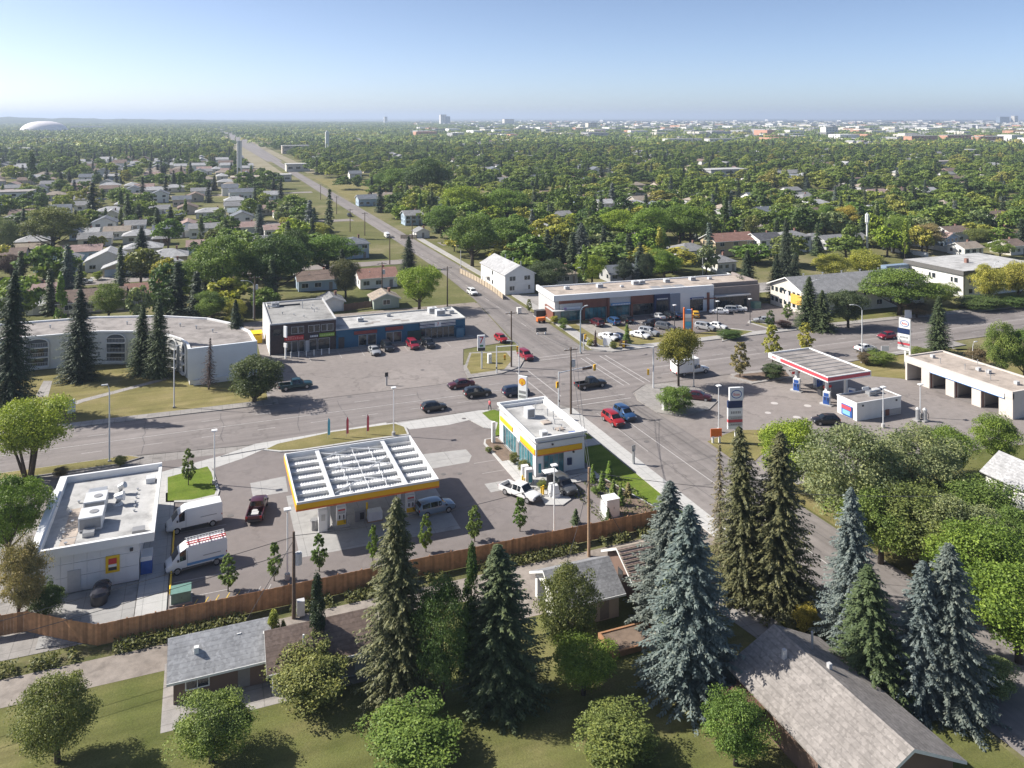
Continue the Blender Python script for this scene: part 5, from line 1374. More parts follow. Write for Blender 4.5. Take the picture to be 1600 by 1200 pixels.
def davit_light(label, loc, h, arm, rz, mat=None, group='davit street lights'):
    t = thing('street_light', label, 'street light', loc, rz, group)
    pts = [(0, 0, 0), (0, 0, h * .55), (0, 0, h - 1.2)]
    for i in range(1, 5):
        a = pi / 2 * i / 4
        pts.append((arm * (1 - cos(a)), 0, h - 1.2 + 1.2 * sin(a)))
    part('mast', MB().tube(pts, [.11, .1, .08] + [.06] * 4, 7), mat or galv_light, t)
    part('lamp_head', MB().box(arm - .1, arm + .7, -.14, .14, h - .06, h + .08), light_grey, t)
    part('base', MB().box(-.2, .2, -.2, .2, 0, .25), concrete_pad, t)
    return t
def lot_light(label, loc, h, rz=0.0, mat=None):
    t = thing('lot_light', label, 'light pole', loc, rz, 'forecourt light poles')
    part('mast', MB().tube([(0, 0, .5), (0, 0, h)], [.09, .07], 7), mat or white_metal, t)
    part('base', MB().prism([(.28 * cos(k * pi / 5), .28 * sin(k * pi / 5)) for k in range(10)], 0, .6), concrete_new, t)
    part('lamp_head', MB().box(-.35, .35, -.3, .3, h, h + .14), white_metal, t)
    return t
lot_light('slim white light pole at the grass island by the vans', (1.56, 111.52), 7.0)
lot_light('white light pole on the grass island behind the yellow canopy', (26.96, 118.77), 7.2)
lot_light('white light pole left of the dark fence pole', (8.31, 85.92), 7.2)
lot_light('white light pole in front of the corner store by the fence', (37.53, 83.40), 8.2)
t = davit_light('tall grey street light on the left grass strip', (-11.96, 124.04), 10.8, .3, radians(180))
davit_light('tall grey street light on the apartment lawn', (-4.24, 143.40), 10.2, .3, radians(0))
davit_light('street light behind the yellow pylon sign', (54.80, 137.64), 6.6, 1.6, radians(160))
davit_light('street light on the plaza corner lawn', (71.79, 146.56), 9.4, 1.4, radians(20), plain('mast_blue_grey', (.32, .42, .48), .4, .1))
davit_light('tall street light behind the red canopy', (120.26, 120.94), 11.4, 1.8, radians(165))
davit_light('street light before the gabled apartment house', (131.76, 148.13), 10.2, 1.6, radians(-15))
davit_light('street light in front of the right yellow tree', (195.76, 151.46), 9.5, 2.0, radians(15))
lot_light('grey lamp post on the pale court left of the first blue and white pylon', (73.49, 102.29), 7.0, 0, galv_light)
lot_light('dark lamp post in the plaza left of the orange pylon', (99.31, 154.74), 5.6, 0, dark_metal)
lot_light('dark lamp post in the plaza right of the orange pylon', (111.67, 155.92), 5.2, 0, dark_metal)
lot_light('dark lamp post at the plaza exit island', (119.10, 153.66), 5.6, 0, dark_metal)
lot_light('white lamp post before the pay kiosk', (98.26, 94.57), 6.2, 0, galv_light)
lot_light('white lamp post at the vacuum island', (107.15, 95.65), 5.2, 0, galv_light)
davit_light('bare lamp post on the grass behind the car wash', (139.34, 112.24), 4.4, .5, 0, light_grey)
davit_light('grey lamp post beside the dark red car', (81.55, 120.87), 6.0, .4, radians(90), galv)
davit_light('lamp post on the hall side of the street', (77.12, 243.94), 7.0, .8, radians(180))
davit_light('lamp post behind the plaza roof', (91.06, 188.91), 8.6, .8, radians(0), dark_metal)
davit_light('white lamp post in the gardens behind the plaza', (140.72, 203.87), 7.6, .5, radians(180), light_grey)
davit_light('lamp post over the trees behind the plaza', (219.72, 255.27), 9.0, 1.6, radians(180))
davit_light('lamp arm above the brick shop', (11.51, 199.85), 9.2, 2.2, radians(175))

# ---- traffic signals
sig_yellow = plain('signal_yellow', (.72, .42, .02), .5, .08)
def signal_head(t, x, y, z, mat=None):
    h = part('signal_head', MB().box(x - .18, x + .18, y - .14, y + .14, z - .5, z + .5), mat or sig_yellow, t)
    for i, c in enumerate(('sig_red', 'sig_amber', 'sig_green')):
        part('signal_lens', MB().disc((x, y - .16, z + .32 - i * .32), .11, 'y', .05, 10), plain(c, ((.35, .02, .02), (.4, .2, .02), (.02, .2, .08))[i], .3, .05), h)
def signal_mast(label, loc, h, arm, rz, heads, sign=None):
    t = thing('traffic_signal', label, 'traffic signal', loc, rz, 'traffic signals')
    part('mast', MB().tube([(0, 0, 0), (0, 0, h)], [.14, .11], 8), galv_light, t)
    if arm: part('mast_arm', MB().tube([(0, 0, h - .15), (arm, 0, h + .35)], [.1, .06], 7), galv_light, t)
    for (x, z) in heads: signal_head(t, x, -.25, z)
    if sign: part('street_sign', MB().box(arm * .72 - .9, arm * .72 + .9, -.05, .03, h - .25, h + .25), sign, t)
    part('push_button', MB().box(-.1, .1, -.25, -.12, 1.0, 1.3), dark_metal, t)
    return t
wood_sign = plain('dark_street_sign', (.10, .06, .045), .6, .15)
signal_mast('traffic signal with a long arm over the black pickup', (55.00, 120.42), 5.9, 7.4, radians(2), ((-.4, 3.9), (6.6, 5.9)), wood_sign)
signal_mast('traffic signal mast on the far left corner island', (51.45, 140.53), 5.2, 4.0, radians(-32), ((1.6, 3.2), (4.0, 4.9)))
signal_mast('traffic signal mast by the round corner shrub', (74.51, 122.88), 7.4, 5.6, radians(152), ((.9, 2.8), (5.2, 7.6)))
signal_mast('low pedestrian signal on the plaza corner', (73.39, 148.33), 3.2, 0, 0, ((.3, 2.8),))

# ---- signs
def box_sign(name, label, loc, post_h, panels, w, th, rz=0.0, posts=(0,), cat='sign', pm=None):
    """panels: (z0, z1, material) stacked on a post"""
    t = thing(name, label, cat, loc, rz)
    for px in posts: part('post', MB().box(px - .14, px + .14, -.12, .12, 0, post_h), pm or white_metal, t)
    for z0, z1, m in panels: part('panel', MB().box(-w / 2, w / 2, -th / 2, th / 2, z0, z1), m, t)
    return t
# yellow pylon with the scallop emblem
t = box_sign('pylon_sign', 'white pylon sign with a yellow scallop emblem behind the corner store', (47.90, 118.64), 2.6, ((2.6, 6.6, white_metal),), 1.5, .45, radians(-50))
def scallop(t, cx, cz, r, y):
    pts = []
    for i in range(15):
        a = pi * (1.18 - 1.36 * i / 14)
        rr = r * (1.0 + .06 * (i % 2))
        pts.append((cx + rr * cos(a), cz + rr * sin(a)))
    pts += [(cx + r * .34, cz - r * .78), (cx + r * .3, cz - r * .95), (cx - r * .3, cz - r * .95), (cx - r * .34, cz - r * .78)]
    e = part('emblem_border', MB().add([(x, y, z) for x, z in pts][::-1], [tuple(range(len(pts)))]), red_paint, t)
    q = [(cx + (x - cx) * .86, cz + (z - cz) * .86) for x, z in pts]
    part('emblem', MB().add([(x, y - .02, z) for x, z in q][::-1], [tuple(range(len(q)))]), yellow_paint, e)
    for i in range(5):
        a = pi * (.5 + (i - 2) * .19)
        part('emblem_ray', MB().add([(cx - .02, y - .03, cz - r * .72), (cx + .02, y - .03, cz - r * .72), (cx + r * .72 * cos(a) + .02, y - .03, cz + r * .72 * sin(a)), (cx + r * .72 * cos(a) - .02, y - .03, cz + r * .72 * sin(a))], [(0, 1, 2, 3)]), red_paint, e)
scallop(t, 0, 5.7, .6, -.24)
part('price_strip', MB().box(-.6, .6, -.26, -.23, 3.9, 4.3), grey_paint, t); part('price_strip', MB().box(-.6, .6, -.26, -.23, 3.2, 3.6), grey_paint, t)
# white shop sign with the seven
t = box_sign('pylon_sign', 'white and dark pole sign with a red seven by the parking court entrance', (49.63, 144.09), 4.3, ((3.5, 6.5, white_metal),), 1.45, .4, radians(-10), (.1,))
part('dark_panel', MB().box(-.7, .7, -.23, -.21, 3.55, 4.15), dark_metal, t)
letters(t, '7', 1.8, (0.0, -.22, 5.55), MATS['sign_seven_red'])
part('green_bar', MB().box(-.35, .35, -.225, -.21, 4.35, 4.7), plain('sign_dark_green', (.02, .18, .07), .5, .1), t)
# blue and white oval pylons
def oval_pylon(label, loc, h, rz, side):
    t = thing('pylon_sign', label, 'sign', loc, rz)
    part('post', MB().box(side - .16, side + .16, -.14, .14, 0, h), white_metal, t)
    part('post', MB().box(side - 1.0, side - .7, -.12, .12, 0, h * .4), white_metal, t)
    w = 2.1
    part('oval_panel', MB().box(-w / 2, w / 2, -.22, .22, h - 1.9, h), white_metal, t)
    ov = [(.82 * cos(2 * pi * k / 28), h - .95 + .62 * sin(2 * pi * k / 28)) for k in range(28)]
    iv = [(.70 * cos(2 * pi * k / 28), h - .95 + .50 * sin(2 * pi * k / 28)) for k in range(28)]
    part('oval_ring', MB().add([(x, -.235, z) for x, z in ov][::-1], [tuple(range(28))]), blue_paint, t)
    part('oval_field', MB().add([(x, -.245, z) for x, z in iv][::-1], [tuple(range(28))]), white_metal, t)
    letters(t, 'Esso', .56, (0, -.26, h - .97), red_paint)
    z = h - 1.95
    for hgt, m, n in ((1.05, navy_paint, 'blue_panel'), (1.2, white_metal, 'price_panel'), (.5, light_grey, 'logo_panel'), (.42, red_band, 'red_panel'), (.5, light_grey, 'logo_panel'), (.5, white_metal, 'lower_panel')):
        part(n, MB().box(-w / 2 - .25, w / 2 - .12, -.2, .2, z - hgt + .04, z), m, t)
        if n in ('price_panel', 'logo_panel'):
            for i in range(6): part('print_mark', MB().box(-.85 + i * .26, -.68 + i * .26, -.215, -.2, z - hgt * .68, z - hgt * .38), grey_paint, t)
        z -= hgt
    return t
oval_pylon('blue and white oval pylon sign in front of the paved court left of the kiosk', (73.41, 97.96), 8.2, radians(-14), .8)
oval_pylon('blue and white oval pylon sign beside the car wash', (126.43, 116.39), 9.2, radians(-68), .9)
# plaza pylon, orange and blue
t = thing('pylon_sign', 'orange-framed plaza directory pylon with blue and white panels', 'sign', (100.92, 151.82), radians(-22))
part('frame', MB().box(-1.0, -.75, -.35, .35, 0, 5.6).box(.75, 1.0, -.35, .35, 0, 5.3), orange_paint, t)
for z0, z1, m in ((4.3, 5.2, plain('panel_blue', (.1, .25, .5), .4, .08)), (3.4, 4.25, white_metal), (2.6, 3.35, light_grey), (1.6, 2.55, plain('panel_cyan', (.08, .42, .6), .4, .08)), (.9, 1.55, plain('panel_mid_blue', (.15, .35, .6), .4, .08))):
    part('directory_panel', MB().box(-.74, .74, -.28, .28, z0, z1), m, t)
part('plinth', MB().box(-.74, .74, -.3, .3, 0, .85), orange_paint, t)
box_sign('notice_board', 'low white notice board on the plaza corner lawn', (78.81, 148.19), .4, ((.4, 2.0, white_panel),), 1.9, .2, radians(-50), (-.6, .6))
box_sign('notice_board', 'orange square notice on posts left of the first blue and white pylon', (70.69, 99.01), 1.0, ((.9, 2.1, orange_paint),), 1.7, .1, radians(-14), (-.5, .5))
box_sign('traffic_sign', 'grey road sign seen from behind on the side street walk', (55.63, 96.94), 2.0, ((1.9, 2.7, galv),), .75, .05, radians(20), (0,), 'road sign', galv)
box_sign('traffic_sign', 'small dark sign on a thin post before the parking court', (30.87, 141.62), 1.6, ((1.5, 2.3, dark_metal),), .6, .05, 0, (0,), 'road sign', galv)
box_sign('notice_board', 'dark low sign board with white marks on the plaza street corner', (70.09, 162.65), .4, ((.5, 1.4, dark_metal),), 2.4, .12, radians(-8), (-.9, .9))
box_sign('notice_board', 'white low sign by the apartment hedge on the right', (155.85, 142.55), .4, ((.5, 2.4, white_panel),), 1.6, .15, radians(-20), (0,))
box_sign('notice_board', 'white small sign at the lawn behind the tall street light', (129.17, 123.82), .4, ((.6, 1.6, white_panel),), 1.6, .1, radians(-20), (0,))
box_sign('notice_board', 'white notice box at the left end of the apartment lawn', (-19.72, 146.65), .2, ((.2, 2.2, white_panel),), 1.2, .5, radians(20), (0,))
box_sign('notice_board', 'white pole sign before the brick shop left of the big shrub', (15.55, 164.68), 2.2, ((2.2, 3.0, white_metal), (4.2, 6.4, white_panel)), .9, .25, radians(-60), (0,))
box_sign('clearance_sign', 'white slim clearance sign beside the store planting bed', (40.01, 110.67), 0.2, ((.2, 3.2, white_metal),), .5, .4, 0, (0,))
# orange works machine, feather flags, boxes
t = thing('works_trailer', 'small orange works machine on the plaza side walk', 'machine', (73.89, 171.82))
part('body', MB().box(-1.0, 1.0, -.5, .5, .4, 1.2), orange_paint, t); part('boom', MB().tube([(.6, 0, 1.1), (1.6, 0, 1.6)], .07, 6), orange_paint, t)
for x in (-.6, .6):
    for y in (-.55, .55): part('wheel', MB().disc((x, y, .3), .3, 'y', .2, 12), black_rubber, t)
for px, m, l in (((17.53, 121.15), plain('flag_cyan', (.12, .50, .66), .6, .08), 'cyan feather flag on the grass island'), ((20.19, 120.63), plain('flag_red', (.62, .09, .12), .6, .08), 'red feather flag in the middle of the grass island'), ((23.23, 120.48), MATS['flag_red'], 'thin red feather flag nearest the white light pole')):
    t = thing('feather_flag', l, 'flag', px, 0, 'feather flags')
    part('pole', MB().tube([(0, 0, 0), (0, 0, 2.6), (.12, 0, 3.2)], .03, 6), light_grey, t)
    part('banner', MB().prism([(0.03, -.015), (.36, -.015), (.36, .015), (.03, .015)], .6, 2.7).add([(.03, 0, 2.7), (.36, 0, 2.7), (.14, 0, 3.2)], [(0, 1, 2)]), m, t)
def cabinet(label, loc, w, d, h, m, name='utility_cabinet', rz=0.0):
    t = thing(name, label, 'cabinet', loc, rz)
    part('plinth', MB().box(-w / 2 - .15, w / 2 + .15, -d / 2 - .15, d / 2 + .15, 0, .15), concrete_pad, t)
    part('body', MB().box(-w / 2, w / 2, -d / 2, d / 2, .15, h - .1), m, t)
    part('lid', MB().box(-w / 2 - .05, w / 2 + .05, -d / 2 - .05, d / 2 + .05, h - .1, h), m, t)
    part('door', MB().box(-w / 2 + .1, -.03, -d / 2 - .025, -d / 2, .25, h - .25), m, t); part('door', MB().box(.03, w / 2 - .1, -d / 2 - .025, -d / 2, .25, h - .25), m, t)
    part('handle', MB().box(.06, .1, -d / 2 - .06, -d / 2 - .025, h * .5, h * .6), dark_metal, t)
    return t
cabinet('green transformer box by the cedar fence below the service building', (-1.90, 85.98), 1.8, 1.5, 1.2, green_box)
cabinet('white utility cabinet among the young conifers', (45.90, 85.49), 1.7, 1.4, 2.3, white_metal)
cabinet('green transformer box at the plaza right end', (129.61, 164.96), 2.0, 1.6, 1.7, green_box)
cabinet('pale narrow signal cabinet before the round corner shrub', (70.74, 113.07), .8, .7, 2.6, light_grey)
cabinet('white signal cabinet on the far left corner island', (52.30, 146.87), .7, .6, 1.9, white_metal)
cabinet('dark cabinet on the plaza corner lawn', (75.99, 153.87), .9, .6, 1.7, dark_metal)
cabinet('white cabinet by the roadside walk of the plaza', (72.30, 181.58), 1.0, .7, 1.5, white_siding)
cabinet('dark refuse box against the plaza side wall', (76.12, 177.41), 2.6, 1.4, 1.5, dark_metal)
# charging posts and guard posts at the store
for px, l in (((39.84, 96.66), 'white and teal charging cabinet beside the white pickup'), ((39.72, 97.70), 'white charging cabinet behind the white and teal one')):
    t = thing('charging_post', l, 'charger', px, radians(-8), 'charging cabinets')
    part('cabinet', MB().box(-.45, .45, -.35, .35, .14, 2.1), white_metal, t); part('front_panel', MB().box(-.1, .38, -.37, -.35, .4, 1.7), teal_paint, t); part('cable', MB().tube([(.3, -.4, 1.2), (.5, -.5, .5), (.2, -.45, .3)], .04, 5), dark_metal, t)
for i, px in enumerate(((40.07, 92.98), (40.43, 93.21), (38.95, 96.04), (38.99, 96.80))):
    t = thing('guard_post', 'yellow guard post at the store kerb, %s' % ('nearest to the viewer', 'behind the nearest one', 'by the charging cabinet', 'farthest left')[i], 'bollard', px, 0, 'yellow guard posts')
    part('post', MB().tube([(0, 0, 0), (0, 0, 1.2)], .12, 8), yellow_paint, t); part('cap', MB().disc((0, 0, 1.22), .12, 'z', .06, 8), yellow_paint, t)
t = thing('guard_rail', 'long yellow guard rail between the vans and the service building walk', 'rail', (-2.95, 0))
part('rail', MB().tube([(0, 87.3, .55), (0, 100.6, .55)], .09, 7), yellow_paint, t)
for i in range(8): part('post', MB().tube([(0, 87.5 + i * 1.85, .0), (0, 87.5 + i * 1.85, .55)], .08, 7), yellow_paint, t)
t = thing('order_screen', 'white covered order point between the pickup and the grey car', 'order point', (41.61, 93.87))
part('post', MB().box(-.12, .12, -.12, .12, 0, 2.6), galv_light, t); part('screen', MB().box(-.5, .5, -.16, -.12, 1.0, 2.2), dark_metal, t); part('roof', MB().box(-.9, .9, -.6, .5, 2.6, 2.72), white_metal, t)
for i, px in enumerate(((41.35, 92.67), (41.66, 92.18))):
    t = thing('wrapped_pallet', 'white wrapped bundle beside the order point, %s one' % ('left', 'right')[i], 'pallet', px)
    part('bundle', MB().add([(-.5, -.5, 0), (.5, -.5, 0), (.5, .5, 0), (-.5, .5, 0), (-.25, -.3, 1.6), (.25, -.3, 1.6), (.25, .3, 1.6), (-.25, .3, 1.6)], [(0, 1, 5, 4), (1, 2, 6, 5), (2, 3, 7, 6), (3, 0, 4, 7), (4, 5, 6, 7)]), white_panel, t); part('strap', MB().box(-.46, .46, -.47, .47, .55, .62), galv, t)
for i, px in enumerate(((-9.29, 89.76), (-9.43, 88.45))):
    t = thing('waste_bin', 'black domed in-ground waste bin below the service building, %s' % ('the rear one', 'the front one')[i], 'bin', px)
    part('body', MB().tube([(0, 0, 0), (0, 0, 1.0)], [.75, .8], 14), dark_metal, t); part('lid', MB().tube([(0, 0, 1.0), (0, 0, 1.25), (0, 0, 1.4)], [.86, .7, .25], 14), plain('bin_lid', (.03, .03, .04), .25, .1), t)
for i, px in enumerate(((105.64, 94.79), (106.46, 94.19))):
    t = thing('vacuum_station', 'self-service vacuum post at the wash island, %s' % ('left', 'right')[i], 'vacuum', px, 0, 'vacuum posts')
    part('base', MB().box(-.6, .6, -.5, .5, 0, .2), concrete_pad, t); part('canister', MB().tube([(0, 0, .2), (0, 0, 1.8)], .32, 10), galv, t); part('dome', MB().tube([(0, 0, 1.8), (0, 0, 2.1)], [.36, .12], 10), light_grey, t); part('hose', MB().tube([(.3, 0, 1.5), (.7, -.1, 1.0), (.6, -.2, .3)], .05, 6), dark_metal, t)
t = thing('dumpster', 'bright yellow steel waste container beside the brick shop', 'container', (11.0, 179.5))
part('body', MB().add([(-1, -1.6, 0), (1, -1.6, 0), (1, 1.6, 0), (-1, 1.6, 0), (-1.1, -1.7, 1.9), (1.1, -1.7, 1.6), (1.1, 1.7, 1.6), (-1.1, 1.7, 1.9)], [(0, 3, 2, 1), (0, 1, 5, 4), (1, 2, 6, 5), (2, 3, 7, 6), (3, 0, 4, 7), (4, 5, 6, 7)]), yellow_paint, t); part('lid', MB().box(-1.1, 1.1, -1.6, 1.6, 1.92, 2.0), yellow_paint, t)
t = thing('cell_mast', 'white telecom mast with antenna panels above the gardens', 'mast', (216.46, 215.35))
part('mast', MB().tube([(0, 0, 0), (0, 0, 14.6)], [.45, .3], 10), galv_light, t)
for k in range(6):
    a = k * pi / 3
    part('antenna', MB().box(.45 * cos(a) - .16, .45 * cos(a) + .16, .45 * sin(a) - .16, .45 * sin(a) + .16, 11.4, 14.2), white_metal, t)
part('platform', MB().disc((0, 0, 11.0), .7, 'z', .2, 12), galv, t)
t = thing('tarp_canopy', 'bright turquoise tarpaulin stretched over a garden frame', 'tarpaulin', (129.52, 233.26))
tarp = MB(); n = 8
for j in range(n + 1):
    for i in range(n + 1):
        tarp.v.append((-5 + 10 * i / n, -2.2 + 4.4 * j / n, 2.9 + .25 * sin(i * 1.3) * cos(j * 1.1)))
tarp.add([], [])
tarp.f = [(j * (n + 1) + i, j * (n + 1) + i + 1, (j + 1) * (n + 1) + i + 1, (j + 1) * (n + 1) + i) for j in range(n) for i in range(n)]; tarp.m = [0] * len(tarp.f)
part('tarpaulin', tarp, plain('turquoise_tarp', (.03, .48, .62), .4, .1), t, True)
for x in (-4.9, 4.9):
    for y in (-2.1, 2.1): part('pole', MB().tube([(x, y, 0), (x, y, 2.9)], .06, 6), galv, t)
t = thing('garden_planter', 'raised timber garden bed behind the light birch', 'planter', (36.66, 64.36))
pl_ = MB().box(-2.6, 2.6, -1.5, -1.3, 0, .5).box(-2.6, 2.6, 1.3, 1.5, 0, .5).box(-2.6, -2.4, -1.3, 1.3, 0, .5).box(2.4, 2.6, -1.3, 1.3, 0, .5)
part('timber_edge', pl_, cedar_dark, t); part('soil', MB().sheet(rect(-2.4, 2.4, -1.3, 1.3), .4), soil, t)
t = thing('garden_shed', 'small white garden shed among the left back yards', 'shed', (-37.51, 222.83), 0)
part('wall', MB().box(-2.2, 2.2, 0, 3, 0, 2.2), white_siding, t); part('roof', MB().add([(-2.4, -.2, 2.2), (2.4, -.2, 2.2), (2.4, 1.5, 3.0), (-2.4, 1.5, 3.0), (2.4, 3.2, 2.2), (-2.4, 3.2, 2.2)], [(0, 1, 2, 3), (3, 2, 4, 5)]), light_grey, t); part('door', MB().box(-.6, .6, -.04, .02, .05, 1.9), light_grey, t)

# ---- the walker on the corner
def person(label, loc, rz, top, legs):
    t = thing('person', label, 'person', loc, rz)
    me = bpy.data.meshes.new('body')
    J = [(0, 0, .95), (0, 0, 1.18), (0, .01, 1.42), (0, .02, 1.54), (0, .03, 1.66), (0, .04, 1.76),
         (.10, 0, .90), (.14, .16, .50), (.16, .20, .08), (.16, .34, .04), (-.10, 0, .90), (-.13, -.12, .50), (-.14, -.22, .09), (-.14, -.08, .04),
         (.20, 0, 1.42), (.30, -.04, 1.16), (.26, .16, 1.04), (-.20, 0, 1.42), (-.30, .04, 1.16), (-.2, .2, 1.2)]
    E_ = [(0, 1), (1, 2), (2, 3), (3, 4), (4, 5), (0, 6), (6, 7), (7, 8), (8, 9), (0, 10), (10, 11), (11, 12), (12, 13), (2, 14), (14, 15), (15, 16), (2, 17), (17, 18), (18, 19)]
    rad = [.16, .15, .17, .06, .10, .07, .10, .07, .05, .04, .10, .07, .05, .04, .08, .055, .04, .08, .055, .04]
    me.from_pydata(J, E_, [])
    o = bpy.data.objects.new('body', me); COL.objects.link(o)
    o.modifiers.new('skin', 'SKIN'); o.modifiers.new('sub', 'SUBSURF').levels = 1
    sv = me.skin_vertices[0].data if me.skin_vertices else None
    if sv is None:
        import bmesh
        bm = bmesh.new(); bm.from_mesh(me); bm.verts.layers.skin.verify(); bm.to_mesh(me); bm.free(); sv = me.skin_vertices[0].data
    for i, r in enumerate(rad): sv[i].radius = (r, r)
    sv[0].use_root = True
    dg = bpy.context.evaluated_depsgraph_get()
    m2 = bpy.data.meshes.new_from_object(o.evaluated_get(dg)); bpy.data.objects.remove(o)
    skin = plain('skin_tone', (.42, .26, .19), .6, .05)
    for m in (top, legs, skin, dark_metal): m2.materials.append(m)
    for p in m2.polygons:
        z = p.center.z
        p.material_index = 3 if z < .12 else 1 if z < .95 else 2 if z > 1.55 or (abs(p.center.x) > .24 and z < 1.14) else 0
        p.use_smooth = True
    link('body', m2, t)
    hair = MB()
    for j in range(4):
        for k in range(8):
            a, e = 2 * pi * k / 8, pi / 2 * j / 3
            hair.v.append((.115 * cos(a) * cos(e), .02 + .125 * sin(a) * cos(e), 1.70 + .14 * sin(e)))
    hair.f = [(j * 8 + k, j * 8 + (k + 1) % 8, (j + 1) * 8 + (k + 1) % 8, (j + 1) * 8 + k) for j in range(3) for k in range(8)]; hair.m = [0] * len(hair.f)
    part('hair', hair, dark_metal, t, True)
    return t
person('person in a pink-red top and dark trousers walking on the corner pavement', (43.97, 123.46), radians(-70), plain('pink_red_cloth', (.58, .12, .14), .8, .15), plain('dark_trousers', (.03, .03, .045), .85, .2))

# manholes and drains set in the paving
for i, (px, py, r) in enumerate(((60.63, 130.81) + (.42,), (38.95, 121.53) + (.35,), (78.61, 127.63) + (.42,), (3.23, 102.05) + (.4,), (30.31, 103.58) + (.32,), (32.38, 102.98) + (.32,), (27.23, 119.98) + (.3,), (39.09, 147.77) + (.4,), (23.65, 138.09) + (.4,), (89.60, 109.21) + (.6,), (93.96, 106.24) + (.6,), (88.74, 102.79) + (.6,), (85.72, 106.04) + (.5,), (61.34, 103.14) + (.4,))):
    part('manhole_cover', MB().disc((px, py, .0), r, 'z', .03, 14), plain('cast_iron', (.13, .12, .115), .7, .2) if r < .5 else plain('pale_tank_cover', (.48, .45, .43), .7, .1), lots)

# ================================================================ TREES
def leaf_mesh(name, P, N, U, size, tint, mat, zr=1.15):
    """one quad per leaf spray: centres P, normals N, long axes U, half sizes (n,2)"""
    n = len(P)
    N = N / (np.linalg.norm(N, axis=1, keepdims=True) + 1e-9)
    U = U - N * np.sum(U * N, axis=1, keepdims=True)
    U /= (np.linalg.norm(U, axis=1, keepdims=True) + 1e-9)
    V = np.cross(N, U)
    a = U * size[:, :1]; b = V * size[:, 1:]
    a = a / np.array([1, 1, zr]); b = b / np.array([1, 1, zr])     # the crown is later stretched to its height
    co = np.stack([P - a * .9, P - b * .75 + a * .15, P + a, P + b * .75 + a * .1], axis=1).reshape(-1, 3)
    me = bpy.data.meshes.new(name)
    me.vertices.add(4 * n); me.vertices.foreach_set('co', co.astype(np.float32).ravel())
    me.loops.add(4 * n); me.loops.foreach_set('vertex_index', np.arange(4 * n, dtype=np.int32))
    me.polygons.add(n); me.polygons.foreach_set('loop_start', np.arange(0, 4 * n, 4, dtype=np.int32))
    me.update(calc_edges=True)
    at = me.attributes.new('leaf', 'FLOAT', 'FACE'); at.data.foreach_set('value', tint.astype(np.float32))
    me.materials.append(mat)
    me.validate()
    return me
def unit(rs, n):
    v = rs.normal(size=(n, 3)); return v / np.linalg.norm(v, axis=1, keepdims=True)
def broad_crown(seed, clumps, per, leaf, base=.2, shape='dome', spread=1.0, mat=None, low=False):
    """unit crown: width 1, height 1 (ground to top); leaf sprays on the shells of many clumps"""
    rs = np.random.RandomState(seed)
    C, Rr = [], []
    ax = 1 - base
    lobes = unit(rs, 7); lobes[:, 2] = lobes[:, 2] * .8 + .1; amp = rs.uniform(.1, .42, 7)
    for i in range(clumps):
        d = unit(rs, 1)[0]
        r = rs.uniform(.35, 1.0) ** .5 if not low else rs.uniform(.6, 1.0)
        if shape in ('dome', 'umbrella'):
            r *= .80 + float(np.max(amp * np.clip(lobes @ d, 0, 1) ** 4)) + rs.uniform(-.05, .05)
        if shape == 'dome':
            z = base + ax * .46 + d[2] * r * ax * .46
            k = 1.0 if d[2] > -.2 else .85
            x, y = d[0] * r * .43 * k, d[1] * r * .43 * k
            cr = rs.uniform(.075, .20)
        elif shape == 'column':
            u = rs.uniform(.02, 1)
            z = base + ax * (.04 + .88 * u)
            w = .42 * (sin(pi * min(1, u * .85 + .18)) ** .6) * (1 - .35 * u)
            x, y = d[0] * w * r, d[1] * w * r
            cr = rs.uniform(.13, .2)
        elif shape == 'feather':                  # upright young tree, widest a third of the way up
            u = rs.uniform(0, 1)
            z = base + ax * (.03 + .93 * u)
            w = .46 * min(1, (u + .12) * 2.4) * (1 - .72 * u ** 1.5)
            x, y = d[0] * w * r, d[1] * w * r
            cr = rs.uniform(.09, .15) * (1.15 - .5 * u)
        else:                                     # umbrella: wide flat-topped elm
            z = base + ax * .50 + d[2] * r * ax * .38
            x, y = d[0] * r * .46, d[1] * r * .46
            z += .06 * (1 - (x * x + y * y) / .16)
            cr = rs.uniform(.07, .18)
        C.append((x, y, z)); Rr.append(cr)
    C = np.array(C); Rr = np.array(Rr) * spread
    n = clumps * per
    idx = np.repeat(np.arange(clumps), per)
    d = unit(rs, n); d[:, 2] = np.where(d[:, 2] < -.3, -d[:, 2] * .6, d[:, 2])
    rad = Rr[idx] * rs.uniform(.55, 1.08, n) ** .7
    P = C[idx] + d * rad[:, None] * np.array([1, 1, .8])
    cen = np.array([0, 0, base + ax * .45])
    out = P - cen; out /= np.linalg.norm(out, axis=1, keepdims=True) + 1e-9
    N = d * .55 + out * .15 + rs.normal(size=(n, 3)) * .62 + np.array([0, 0, .15])
    U = rs.normal(size=(n, 3)) + np.array([0, 0, -.3])
    sz = rs.uniform(.7, 1.3, (n, 1)) * leaf * np.array([[1.0, .75]])
    tint = np.clip(rs.normal(.48, .22, n) + (rs.normal(0, .17, clumps))[idx], 0, 1)
    return leaf_mesh('crown', P, N, U, sz, tint, mat or leaf_mat, {'column': 3.0, 'feather': 1.8}.get(shape, 1.15))
